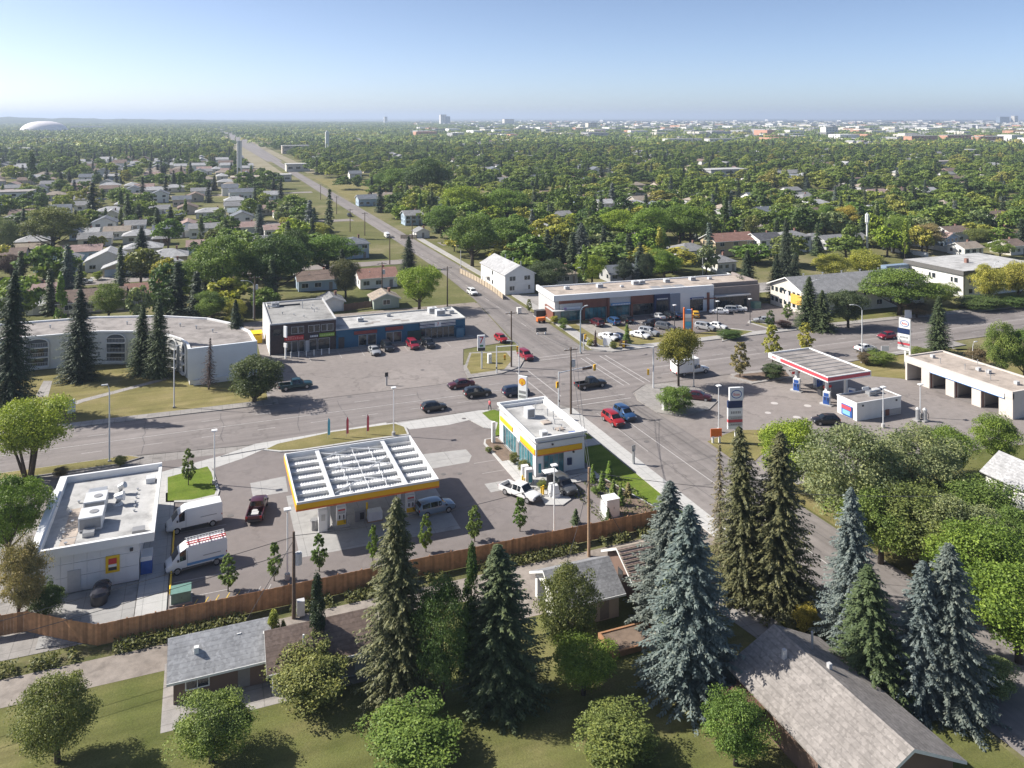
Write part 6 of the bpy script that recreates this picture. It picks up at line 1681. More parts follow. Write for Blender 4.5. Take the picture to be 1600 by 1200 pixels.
def spruce_crown(seed, levels, br, seg, leaf, base=.03, sparse=1.0, mat=None, power=.85):
    rs = np.random.RandomState(seed)
    Ps, Ns, Us, Ss = [], [], [], []
    asym = rs.uniform(0, .18)
    for L in range(levels):
        u = (L + rs.uniform(-.3, .3)) / levels
        z = base + (1 - base) * np.clip(u, 0, .985)
        R0 = .5 * (1 - u) ** power * rs.uniform(.74, 1.08) + .012
        nb = max(4, int(br * (1 - .55 * u) * sparse))
        ph = rs.uniform(0, 6.28); gap = rs.uniform(0, 6.28) if rs.rand() < .35 else None
        for b in range(nb):
            a = ph + 2 * pi * b / nb + rs.uniform(-.28, .28)
            Rb = R0 * rs.uniform(.5, 1.15) * (1 + asym * cos(a - 1.0))
            if gap is not None and cos(a - gap) > .75: Rb *= .45
            ns = max(2, int(seg * (Rb / .5) ** .6) + 1)
            dr = np.array([cos(a), sin(a), 0]); tg = np.array([-sin(a), cos(a), 0])
            for s in range(ns):
                f = (s + .7) / ns
                r = Rb * f
                zz = z - .035 * f * f * (.6 + Rb) + .012 * f ** 4
                for q in (-1, 1, 0):
                    lat = q * rs.uniform(.3, 1.0) * leaf * (1.3 - .7 * f)
                    p = dr * r + tg * lat + np.array([0, 0, zz - abs(q) * .004 - rs.uniform(0, .008)])
                    Ps.append(p)
                    Ns.append(np.array([0, 0, 1.0]) + dr * .55 + tg * q * .5 + rs.normal(size=3) * .38)
                    Us.append(dr * (1.0) + tg * q * .9 + np.array([0, 0, -.35]) + rs.normal(size=3) * .15)
                    k = rs.uniform(.75, 1.25)
                    Ss.append((leaf * k, leaf * .5 * k))
    P = np.array(Ps); n = len(P)
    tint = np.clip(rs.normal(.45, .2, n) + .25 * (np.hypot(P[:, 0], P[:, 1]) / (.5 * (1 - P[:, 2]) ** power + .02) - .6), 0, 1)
    return leaf_mesh('crown', P, np.array(Ns), np.array(Us), np.array(Ss), tint, mat or needle_mat, 3.0)
def trunk_mesh(seed, base, r=.028, limbs=6, top=.7, wide=.3, n=7):
    rs = random.Random(seed)
    mb = MB()
    mb.tube([(0, 0, -.01), (rs.uniform(-.01, .01), 0, base), (rs.uniform(-.02, .02), rs.uniform(-.02, .02), (base + top) / 2), (0, 0, top)], [r * 1.25, r, r * .6, r * .2], n)
    for i in range(limbs):
        a = 2 * pi * i / limbs + rs.uniform(-.4, .4)
        z0 = base * rs.uniform(.75, 1.3); z1 = z0 + (top - base) * rs.uniform(.4, .8)
        w = wide * rs.uniform(.6, 1)
        mb.tube([(0, 0, z0), (w * .5 * cos(a), w * .5 * sin(a), (z0 + z1) / 2 - .02), (w * cos(a), w * sin(a), z1)], [r * .55, r * .35, r * .12], 5)
    return mb.mesh('trunk', bark, True)
def multistem(seed):
    rs = random.Random(seed); mb = MB()
    for i in range(7):
        a = 2 * pi * i / 7 + rs.uniform(-.3, .3); w = rs.uniform(.12, .28)
        mb.tube([(.03 * cos(a), .03 * sin(a), -.01), (w * .45 * cos(a), w * .45 * sin(a), .3), (w * cos(a), w * sin(a), .72)], [.02, .014, .005], 6)
    return mb.mesh('trunk', bark, True)
SPRUCE_TR = MB().tube([(0, 0, -.01), (0, 0, .5), (0, 0, .97)], [.035, .022, .004], 7).mesh('trunk', bark, True)
PROTO = {}
def proto(kind, crowns, trunks):
    PROTO[kind] = (crowns, trunks)
proto('broad', [broad_crown(s, 78, 340, .0130, .14) for s in (1, 2, 3, 4)], [trunk_mesh(s, .2) for s in (1, 2)])
proto('high', [broad_crown(91, 66, 300, .0145, .38)], [trunk_mesh(19, .42, .02)])
proto('elm', [broad_crown(s, 80, 320, .0140, .13, 'umbrella') for s in (11, 12, 13)], [trunk_mesh(s, .2, wide=.36) for s in (3, 4)])
proto('stems', [broad_crown(21, 80, 330, .0125, .28)], [multistem(5)])
proto('airy', [broad_crown(s, 130, 220, .0110, .08, spread=.85) for s in (31, 32)], [trunk_mesh(7, .16)])
proto('shrub', [broad_crown(s, 60, 260, .0165, .0, low=True) for s in (41, 42)], [trunk_mesh(9, .08, .03, 7, .6)])
proto('column', [broad_crown(s, 90, 110, .036, .03, 'column', .8) for s in (51, 52)], [trunk_mesh(11, .1, .03, 4, .8, .15)])
proto('young', [broad_crown(s, 80, 60, .034, .12, 'feather', .62) for s in (61, 62, 63)], [trunk_mesh(13, .2, .022, 4, .8, .15)])
proto('spruce', [spruce_crown(s, 76, 20, 15, .026, power=.68) for s in (71, 72, 73, 74)], [SPRUCE_TR])
proto('sparse_spruce', [spruce_crown(75, 46, 11, 11, .028, .12, .7)], [SPRUCE_TR])
proto('small_conifer', [spruce_crown(s, 24, 11, 5, .085) for s in (81, 82)], [SPRUCE_TR])
# lighter versions for the middle distance
proto('mid_broad', [broad_crown(s, 44, 50, .05, .10) for s in (101, 102, 103, 104)], [trunk_mesh(s, .2, n=5, limbs=4) for s in (15,)])
proto('mid_elm', [broad_crown(s, 46, 50, .05, .10, 'umbrella') for s in (111, 112, 113)], [trunk_mesh(s, .26, n=5, limbs=4, wide=.36) for s in (16,)])
proto('mid_spruce', [spruce_crown(s, 26, 12, 5, .085, power=.75) for s in (121, 122)], [SPRUCE_TR])
proto('mid_column', [broad_crown(s, 30, 40, .10, .04, 'column') for s in (131,)], [trunk_mesh(17, .1, .03, 3, .8, .15, 5)])
COLR = dict(green=(0.138, 0.212, 0.046), dark=(0.094, 0.145, 0.046), lime=(0.244, 0.310, 0.042), yellow=(0.357, 0.350, 0.073), gold=(0.370, 0.308, 0.060), silver=(0.196, 0.239, 0.110), mid=(0.162, 0.224, 0.053), olive=(0.179, 0.204, 0.062), fresh=(0.167, 0.241, 0.042), purple=(0.102, 0.067, 0.066), tawny=(0.271, 0.238, 0.106), brown=(0.172, 0.143, 0.081),
            sgreen=(0.090, 0.121, 0.056), solive=(0.120, 0.130, 0.058), sblue=(0.155, 0.190, 0.182), sdark=(0.056, 0.078, 0.047), sgrey=(0.144, 0.172, 0.152), stan=(0.202, 0.171, 0.101), cedar=(0.267, 0.286, 0.051))
CATN = dict(high='tree', broad='tree', elm='tree', stems='tree', airy='tree', shrub='shrub', column='tree', young='tree', spruce='spruce tree', sparse_spruce='spruce tree', small_conifer='conifer', mid_broad='tree', mid_elm='tree', mid_spruce='spruce tree', mid_column='tree')
NAMEN = dict(high='broadleaf_tree', broad='broadleaf_tree', elm='elm_tree', stems='multi_stem_tree', airy='willow_tree', shrub='shrub', column='columnar_tree', young='young_tree', spruce='spruce_tree', sparse_spruce='spruce_tree', small_conifer='young_conifer', mid_broad='broadleaf_tree', mid_elm='elm_tree', mid_spruce='spruce_tree', mid_column='columnar_tree')
TREES = []
rt = random.Random(99)
def tree(kind, label, x, y, h, w, col, group=None):
    cr, tr = PROTO[kind]
    o = thing(NAMEN[kind], label, CATN[kind], (x, y, -.02), rt.uniform(0, 6.28), group)
    o.scale = (w * rt.uniform(.94, 1.08), w * rt.uniform(.94, 1.08), h)
    o.rotation_euler[0] = rt.uniform(-.03, .03); o.rotation_euler[1] = rt.uniform(-.03, .03)
    c = link('crown', rt.choice(cr), o)
    k = COLR[col] if isinstance(col, str) else col
    j = rt.uniform(.93, 1.07)
    c.color = (k[0] * j, k[1], k[2] * j, 1)
    link('trunk', rt.choice(tr), o)
    TREES.append((x, y, w))
    return o
# near trees: x, y, height, crown width from the photograph's ground positions
for row in (
    ('spruce', 'tall olive spruce in front of the canopy, nearest the cedar fence', 15.5, 65.7, 16.6, 7.9, 'solive'),
    ('spruce', 'tall dark spruce at the bottom centre', 23.0, 61.9, 13.0, 8.8, 'sgreen'),
    ('airy', 'dark leafy tree between the two tall bottom spruces', 18.4, 63.0, 11.3, 5.7, 'dark'),
    ('column', 'slim dark columnar tree just left of the dark bottom spruce', 20.9, 63.7, 12.4, 2.1, 'dark'),
    ('column', 'ivy-green columnar tree rising past the brown garage roof', 9.4, 71.0, 8.6, 2.0, (.06, .085, .05)),
    ('column', 'yellow-green cedar between the grey and brown garage roofs', 5.8, 72.8, 4.8, 1.9, 'cedar'),
    ('column', 'narrow dark cedar beside the yellow-green one', 6.8, 72.8, 3.9, 1.1, 'olive'),
    ('shrub', 'broad olive hedge along the bottom edge below the cedars', 8.1, 67.8, 4.1, 7.9, 'olive'),
    ('airy', 'light green birch in front of the white-ended garage', 30.1, 63.9, 9.4, 6.3, (.15, .17, .055)),
    ('broad', 'leafy green bush below the light birch', 29.6, 59.9, 5.3, 6.4, 'fresh'),
    ('spruce', 'grey-green spruce standing behind the blue spruce', 41.0, 65.4, 13.8, 8.2, 'sgrey'),
    ('spruce', 'broad blue spruce right of the timber planter', 38.4, 57.3, 15.6, 9.5, 'sblue'),
    ('column', 'yellow-green cedar in front of the blue spruce', 39.1, 61.7, 7.5, 2.5, 'cedar'),
    ('sparse_spruce', 'thin half-bare spruce left of the olive pair', 50.1, 69.3, 14.4, 4.2, 'stan'),
    ('spruce', 'narrow olive spruce, left one of the pair by the street', 50.7, 66.3, 17.3, 7.6, 'solive'),
    ('spruce', 'taller olive spruce, right one of the pair by the street', 52.9, 64.3, 17.3, 8.7, 'solive'),
    ('broad', 'lime-green tree behind the pair of olive spruces', 70.5, 82.7, 9.7, 9.4, 'lime'),
    ('airy', 'large silvery tree right of the pay kiosk car', 70.0, 71.5, 13.6, 14.7, 'silver'),
    ('airy', 'large silver-green tree before the vacuum island', 79.9, 72.5, 10.9, 14.4, 'silver'),
    ('broad', 'small lime-topped tree at the edge of the wash court', 92.8, 78.5, 7.4, 7.9, 'fresh'),
    ('broad', 'mid-green tree right of the tall blue street spruce', 71.2, 64.1, 9.4, 12.0, 'olive'),
    ('broad', 'mid-green tree in front of the white right-edge bungalow', 81.4, 64.9, 7.6, 11.7, 'mid'),
    ('broad', 'bright green tree on the right, upper one of two', 69.9, 54.6, 9.9, 10.7, 'fresh'),
    ('broad', 'bright green tree on the right, lower one of two', 67.1, 49.5, 9.4, 10.3, 'fresh'),
    ('spruce', 'tall blue spruce beside the near street', 55.2, 56.4, 14.6, 6.7, 'sblue'),
    ('spruce', 'green spruce below the tall blue one', 51.7, 50.9, 11.2, 7.5, 'sgreen'),
    ('spruce', 'blue-grey spruce at the bottom right, taller one of two', 56.9, 48.1, 13.5, 8.8, 'sgrey'),
    ('spruce', 'blue-grey spruce at the bottom right, shorter one of two', 54.8, 48.9, 12.1, 6.9, 'sblue'),
    ('shrub', 'round golden shrub behind the bungalow at the bottom right', 52.5, 59.6, 2.7, 3.0, 'gold'),
    ('broad', 'green tree at the right end of the wash court', 102.0, 78.5, 7.6, 7.0, 'fresh'),
    ('broad', 'green tree behind the car wash, left one of two', 135.5, 103.2, 11.5, 7.0, 'mid'),
    ('broad', 'green tree behind the car wash, right one of two', 138.6, 101.3, 11.3, 6.5, 'green'),
    ('spruce', 'dark spruce left of the car wash roof', 139.6, 120.3, 11.8, 6.0, 'sgreen'),
    ('stems', 'yellow-green many-stemmed tree at the left edge by the avenue', -21.4, 122.2, 11.2, 11.5, 'lime'),
    ('broad', 'yellow-green tree left of the service building', -19.3, 99.8, 10.0, 8.3, 'fresh'),
    ('broad', 'dark tree with orange leaves before the service building', -16.0, 86.5, 9.2, 5.0, 'tawny'),
    ('shrub', 'dark shrub at the lower left end of the cedar fence', -14.0, 87.7, 3.7, 3.7, 'dark'),
    ('young', 'young tree on the bright green grass island', -1.6, 112.3, 4.9, 2.5, 'mid'),
    ('young', 'young upright tree by the fence, leftmost in the row', 2.5, 85.9, 3.8, 2.5, 'mid'),
    ('young', 'young upright tree by the fence beside the white light pole', 7.0, 86.1, 4.0, 2.3, 'mid'),
    ('young', 'young upright tree by the fence right of the dark pole', 11.6, 86.1, 4.0, 2.3, 'green'),
    ('young', 'young upright tree by the fence left of the tall olive spruce', 17.2, 85.8, 4.1, 1.9, 'fresh'),
    ('young', 'young upright tree by the fence right of the tall olive spruce', 23.1, 85.8, 4.2, 2.1, 'fresh'),
    ('young', 'young upright tree by the fence before the canopy shadow', 28.8, 85.9, 4.1, 2.5, 'mid'),
    ('young', 'young upright tree by the fence nearest the white pickup', 34.4, 86.1, 4.0, 2.5, 'green'),
    ('small_conifer', 'tiny conifer by the fence near the white light pole', 41.2, 85.4, 1.8, 1.4, 'sgreen'),
    ('small_conifer', 'small conifer in the store bed, leftmost', 48.0, 94.3, 2.4, 1.3, 'fresh'),
    ('small_conifer', 'small conifer in the store bed, second from left', 48.1, 91.9, 2.5, 1.5, 'mid'),
    ('small_conifer', 'small pale conifer in the store bed, rear one', 50.5, 94.3, 2.5, 1.7, 'fresh'),
    ('small_conifer', 'small conifer in the store bed, middle one', 48.5, 89.7, 2.3, 1.6, 'mid'),
    ('small_conifer', 'small conifer in the store bed beside the white cabinet', 48.2, 87.3, 2.4, 1.6, 'green'),
    ('small_conifer', 'small brownish conifer in the store bed, rightmost', 50.2, 88.9, 2.0, 1.6, 'tawny'),
    ('small_conifer', 'tiny conifer in front of the white cabinet', 45.2, 84.8, 1.5, 1.1, 'sgreen'),
    ('shrub', 'small shrub at the foot of the store window, far one', 38.3, 108.0, 0.9, 1.3, 'olive'),
    ('shrub', 'small reddish shrub behind the slim clearance sign', 39.8, 108.5, 0.6, 1.3, 'brown'),
    ('shrub', 'bushy shrub at the store front, left of the door', 40.3, 102.9, 1.9, 1.6, 'olive'),
    ('shrub', 'bushy shrub at the store front corner', 40.6, 100.2, 1.9, 2.1, 'olive'),
    ('shrub', 'low green shrub at the store bed kerb', 46.9, 91.4, 0.8, 1.5, 'mid'),
    ('shrub', 'low shrub beside the order point', 41.1, 94.8, 1.3, 1.7, 'olive'),
    ('shrub', 'small dark shrub behind the service building, left one', -17.5, 121.3, 1.5, 2.2, 'brown'),
    ('shrub', 'wispy shrub behind the service building, right one', -10.4, 122.3, 1.5, 2.1, 'olive'),
    ('high', 'yellow-green tree at the crossing corner before the white truck', 79.2, 122.1, 10.6, 8.9, (.20, .20, .04)),
    ('shrub', 'round dark green corner shrub at the crossing', 72.2, 111.9, 4.6, 6.3, 'green'),
    ('young', 'amber tree left of the red canopy, nearest', 92.5, 122.3, 6.7, 4.7, 'tawny'),
    ('young', 'yellow tree behind the red canopy, left one', 104.3, 127.6, 7.5, 5.0, 'yellow'),
    ('young', 'yellow tree behind the red canopy, right one', 114.6, 129.9, 6.4, 5.2, 'yellow'),
    ('shrub', 'dark shrub left of the red canopy column', 97.5, 119.2, 3.2, 5.4, 'sgreen'),
    ('shrub', 'green shrub by the tall street light', 122.6, 118.7, 3.0, 6.2, 'mid'),
    ('shrub', 'brownish shrub left of the green one by the tall street light', 120.2, 120.1, 2.6, 3.7, 'brown'),
    ('shrub', 'green shrub right of the second blue and white pylon', 133.3, 119.0, 2.5, 5.1, 'olive'),
    ('shrub', 'dark shrub behind the car wash roof', 140.1, 111.9, 3.7, 5.0, 'brown'),
    ('small_conifer', 'green conifer between the plaza parked cars', 83.7, 148.8, 4.6, 2.4, 'green'),
    ('small_conifer', 'dark spindle conifer on the plaza corner lawn', 76.7, 149.5, 3.6, 1.3, 'purple'),
    ('shrub', 'yellowish shrub on the plaza corner lawn', 75.9, 150.3, 1.7, 1.9, 'yellow'),
    ('shrub', 'yellow-green shrub beside the white notice board', 79.5, 146.9, 1.7, 2.1, 'olive'),
    ('shrub', 'dark red shrub at the plaza kerb', 81.7, 146.6, 1.9, 2.4, 'purple'),
    ('shrub', 'green shrub by the plaza corner entrance', 76.2, 164.3, 3.0, 2.9, 'mid'),
    ('shrub', 'yellow shrub row along the plaza side wall', 76.6, 170.2, 1.9, 2.7, 'yellow'),
    ('young', 'slim young tree at the plaza back corner', 75.1, 181.9, 3.3, 2.2, 'olive'),
    ('shrub', 'hedge clump on the planted plaza kerb island', 106.7, 144.6, 2.1, 6.1, 'dark'),
    ('shrub', 'small dark red shrub at the plaza exit', 123.8, 147.6, 1.9, 3.8, 'purple'),
    ('young', 'green young tree at the plaza exit', 120.4, 148.3, 4.2, 3.2, 'dark'),
    ('spruce', 'dark green spruce before the gabled apartment house, left one', 128.8, 145.6, 12.0, 7.3, 'sgreen'),
    ('spruce', 'dark green spruce before the gabled apartment house, right one', 130.2, 142.7, 9.2, 6.6, 'sgreen'),
    ('broad', 'bushy pine right of the two dark spruces', 137.4, 142.3, 9.6, 10.2, 'sgreen'),
    ('young', 'small green conifer at the gabled end of the apartment', 129.3, 152.9, 3.9, 3.3, 'green'),
    ('elm', 'large dark elm between the two apartment houses', 157.9, 147.0, 11.5, 18.3, 'green'),
    ('broad', 'green tree right of the large dark elm', 175.2, 150.2, 6.7, 10.1, 'mid'),
    ('broad', 'yellow tree before the flat-roofed apartment, left one', 189.1, 147.8, 10.6, 10.9, 'yellow'),
    ('broad', 'yellow tree before the flat-roofed apartment, right one', 199.1, 147.0, 11.7, 11.0, 'yellow'),
    ('broad', 'yellow-green tree behind the gabled apartment roof, left one', 171.5, 183.9, 9.0, 11.2, 'yellow'),
    ('broad', 'yellow-green tree behind the gabled apartment roof, right one', 183.1, 183.3, 9.1, 12.5, 'yellow'),
    ('spruce', 'large dark spruce at the left edge before the arched apartment', -28.8, 149.0, 23.6, 9.8, 'sdark'),
    ('spruce', 'tall dark spruce, left one before the arched apartment', -20.9, 165.5, 16.9, 8.7, 'sdark'),
    ('spruce', 'dark spruce, middle pair left, before the arched apartment', -10.4, 164.5, 13.2, 6.2, 'sgreen'),
    ('spruce', 'dark spruce, middle pair right, before the arched apartment', -7.5, 161.8, 14.7, 6.6, 'sgreen'),
    ('spruce', 'dark spruce at the right end of the arched apartment', 6.6, 168.1, 12.0, 5.3, 'sdark'),
    ('sparse_spruce', 'thin purple tree before the pale end wall', 1.2, 151.0, 9.3, 3.8, 'purple'),
    ('shrub', 'large grey-green shrub left of the parking court', 8.3, 141.4, 8.8, 10.8, (.10, .12, .05)),
    ('shrub', 'low hedge along the right avenue verge', 181.8, 144.7, 3.2, 14.4, 'dark'),
    ('shrub', 'low hedge along the right avenue verge at the frame edge', 192.1, 142.2, 3.2, 12.9, 'dark'),
    ('broad', 'olive-green tree filling the bank below the wash court', 68.1, 65.9, 8.8, 9.8, 'mid'),
    ('airy', 'silver-green tree behind the blue-grey bottom spruces', 73.4, 60.6, 9.0, 10.4, 'silver'),
    ('broad', 'dark green tree at the right edge above the bright pair', 79.1, 58.4, 7.6, 7.8, 'green'),
    ('broad', 'leafy tree right of the street spruces by the verge', 70.7, 76.9, 7.8, 6.2, 'olive'),
    ('shrub', 'pale green bush at the bottom right kerb', 61.0, 47.7, 3.5, 4.8, 'silver'),
    ('broad', 'leafy crown at the bottom edge below the blue spruce', 36.9, 49.3, 5.5, 5.7, 'green'),
    ('broad', 'leafy crown at the bottom edge left of the spruces', 0.7, 63.7, 5.0, 6.2, 'mid'),
    ('airy', 'loose crown at the bottom left corner', -10.0, 67.8, 7.1, 7.1, 'olive'),
    ('shrub', 'hedge at the bottom edge under the dark spruce', 14.5, 58.6, 3.6, 8.1, 'green'),
    ('shrub', 'low hedge at the bottom edge right of the birch', 28.8, 53.1, 3.4, 7.2, 'olive'),
    ('broad', 'dark shrub under the large dark elm', 159.7, 143.7, 4.0, 9.2, 'brown'),
):
    kind, label, x, y, h, w, col = row
    tree(kind, label, x, y, h, w, col)
# trees of the middle distance, placed one by one
for row in (
    ('broad', 'big lime-yellow tree behind the blue strip', 50.4, 193.6, 12.6, 12.7, 'lime'),
    ('spruce', 'dark spruce behind the big lime-yellow tree', 61.2, 247.8, 10.5, 6.9, 'sdark'),
    ('broad', 'olive rounded conifer between the two brown-roofed houses', 35.6, 213.6, 11.9, 8.8, 'solive'),
    ('elm', 'wide elm behind the left brown-roofed house', 35.4, 244.7, 12.7, 19.3, 'green'),
    ('broad', 'yellow tree left of the teal-grey house by the street', 41.5, 313.9, 7.9, 10.8, 'yellow'),
    ('mid_spruce', 'tall slim spruce by the far lawn', 46.9, 322.3, 20.3, 6.6, 'sgreen'),
    ('mid_spruce', 'blue spruce left of the tall slim one', 40.4, 328.5, 15.4, 7.7, 'sblue'),
    ('elm', 'large elm with sunlit left side behind the arched apartment', 5.4, 218.3, 17.9, 18.1, 'mid'),
    ('elm', 'large shaded elm behind the brick shop', 18.1, 218.8, 17.5, 18.5, 'dark'),
    ('broad', 'blue-green tree between the shaded elm and the wide elm', 25.6, 240.5, 16.4, 11.2, 'dark'),
    ('broad', 'green tree left of the sunlit elm', -2.8, 223.8, 11.3, 9.0, 'green'),
    ('shrub', 'yellow-green bush beside the round grey shed', 7.4, 197.0, 6.3, 6.3, 'yellow'),
    ('broad', 'green bushy tree left of the yellow-green bush', 2.1, 200.3, 7.7, 8.4, 'mid'),
    ('spruce', 'dark spruce before the blue garage doors', -17.2, 267.2, 14.8, 9.7, 'sdark'),
    ('elm', 'wide green tree left among the pale roofs', -49.0, 321.1, 17.1, 22.5, 'olive'),
    ('broad', 'purple-leaved tree at the left edge', -51.7, 270.5, 9.2, 8.6, 'purple'),
    ('airy', 'grey-green willow at the left edge above the purple tree', -62.3, 314.1, 14.9, 12.1, 'silver'),
    ('mid_spruce', 'dark spruce behind the wide green left tree', -44.7, 389.4, 20.5, 9.4, 'sdark'),
    ('mid_column', 'slim dark poplar right of the dark left spruce', -38.2, 378.4, 9.2, 3.0, 'dark'),
    ('mid_column', 'slim dark poplar by the pale bungalows', -37.1, 435.1, 12.5, 4.1, 'dark'),
    ('mid_column', 'tall dark poplar above the white left block', -108.8, 632.7, 23.8, 8.8, 'dark'),
    ('mid_spruce', 'dark spruce above the left roofs', -85.6, 592.9, 12.5, 9.2, 'sdark'),
    ('mid_broad', 'round pale green tree upper left', -110.6, 782.7, 14.9, 24.3, 'mid'),
    ('broad', 'green tree between the bungalows and the shed', -20.5, 211.0, 9.1, 8.8, 'mid'),
    ('small_conifer', 'blue-grey small spruce among the brown roofs', -20.8, 242.1, 4.9, 3.5, 'sgrey'),
    ('shrub', 'lime bush on the left street corner', -33.6, 267.4, 2.5, 4.2, 'lime'),
    ('shrub', 'lime bush before the big gabled left house', -28.7, 264.5, 2.8, 3.8, 'lime'),
    ('elm', 'tall elm by the white hall, left one', 81.2, 244.7, 17.7, 17.7, 'green'),
    ('elm', 'tall elm by the white hall, right one', 97.1, 256.2, 14.0, 19.7, 'green'),
    ('broad', 'lime tree right behind the white hall', 99.6, 240.0, 8.7, 11.2, 'lime'),
    ('broad', 'dark green tree between the hall and the plaza', 90.3, 204.2, 8.9, 13.2, 'sgreen'),
    ('spruce', 'large blue-green spruce behind the plaza', 115.9, 236.1, 13.8, 10.5, 'sgrey'),
    ('broad', 'lime tree behind the plaza roof, left one', 104.2, 205.2, 9.3, 10.3, 'lime'),
    ('broad', 'green tree behind the plaza roof, middle one', 127.9, 204.8, 9.5, 11.4, 'fresh'),
    ('small_conifer', 'small blue spruce behind the plaza roof', 118.4, 204.5, 7.5, 3.7, 'sblue'),
    ('broad', 'dark shrubby tree left of the small blue spruce', 114.0, 204.2, 7.0, 6.3, 'sdark'),
    ('broad', 'dark tree right of the small blue spruce', 120.4, 201.8, 9.3, 5.6, 'sdark'),
    ('elm', 'elm with dark trunk behind the turquoise tarpaulin', 150.5, 249.5, 16.1, 17.5, 'fresh'),
    ('elm', 'bright elm above the turquoise tarpaulin', 144.7, 262.5, 14.0, 19.0, 'lime'),
    ('elm', 'dark elm right of the turquoise tarpaulin', 164.7, 253.1, 16.1, 16.6, 'green'),
    ('elm', 'bright elm left of the tan-roofed house', 166.6, 249.3, 15.5, 14.0, 'fresh'),
    ('mid_column', 'tall dark poplar above the tan-roofed house', 185.8, 254.6, 18.0, 4.9, 'dark'),
    ('spruce', 'dark spruce at the plaza right end', 133.8, 173.9, 13.5, 7.4, 'sdark'),
    ('spruce', 'dark spruce right of the plaza, by the gabled apartment', 140.2, 169.9, 12.4, 7.0, 'sdark'),
    ('spruce', 'tall dark spruce right of the plaza, rear one', 159.0, 188.7, 19.1, 6.4, 'sdark'),
    ('spruce', 'dark spruce right of the plaza, rightmost', 144.7, 168.1, 13.0, 6.0, 'sdark'),
    ('broad', 'green tree right of the rear plaza spruce', 224.2, 253.5, 12.7, 13.7, 'fresh'),
    ('broad', 'green tree left of the telecom mast', 238.4, 259.2, 12.6, 13.1, 'green'),
    ('broad', 'yellow tree left of the telecom mast', 246.2, 256.1, 12.6, 13.1, 'gold'),
    ('broad', 'green tree right of the telecom mast', 248.1, 240.7, 9.5, 10.1, 'green'),
    ('broad', 'lime tree by the red pickup', 239.6, 224.1, 12.8, 11.8, 'fresh'),
    ('broad', 'brownish tree behind the white vinyl fences', 242.6, 213.8, 10.6, 12.4, 'tawny'),
    ('mid_column', 'row of dark poplars, tallest one', 290.0, 251.1, 13.0, 4.3, 'dark'),
    ('mid_column', 'row of dark poplars, left one', 287.0, 252.3, 11.9, 3.8, 'dark'),
    ('broad', 'green tree before the right bungalows', 255.0, 194.9, 6.1, 9.6, 'fresh'),
    ('broad', 'olive tree between the right bungalows', 270.1, 215.4, 7.6, 9.6, 'olive'),
    ('elm', 'elm on the right kerb above the tan fence', 88.8, 306.1, 13.7, 15.2, 'green'),
    ('elm', 'bright elm row above the tall hall elms, left', 107.2, 339.2, 18.2, 22.7, 'lime'),
    ('elm', 'bright elm row above the tall hall elms, right', 127.3, 336.0, 16.7, 23.0, 'fresh'),
    ('elm', 'dark umbrella elm on the far park lawn, left', 109.2, 472.5, 17.7, 23.0, 'green'),
    ('elm', 'dark umbrella elm on the far park lawn, right', 122.5, 451.4, 24.6, 31.3, 'dark'),
    ('elm', 'umbrella elm at the edge of the far park lawn', 103.2, 491.8, 13.5, 17.5, 'green'),
):
    kind, label, x, y, h, w, col = row
    tree(kind, label, x, y, h, w, col)

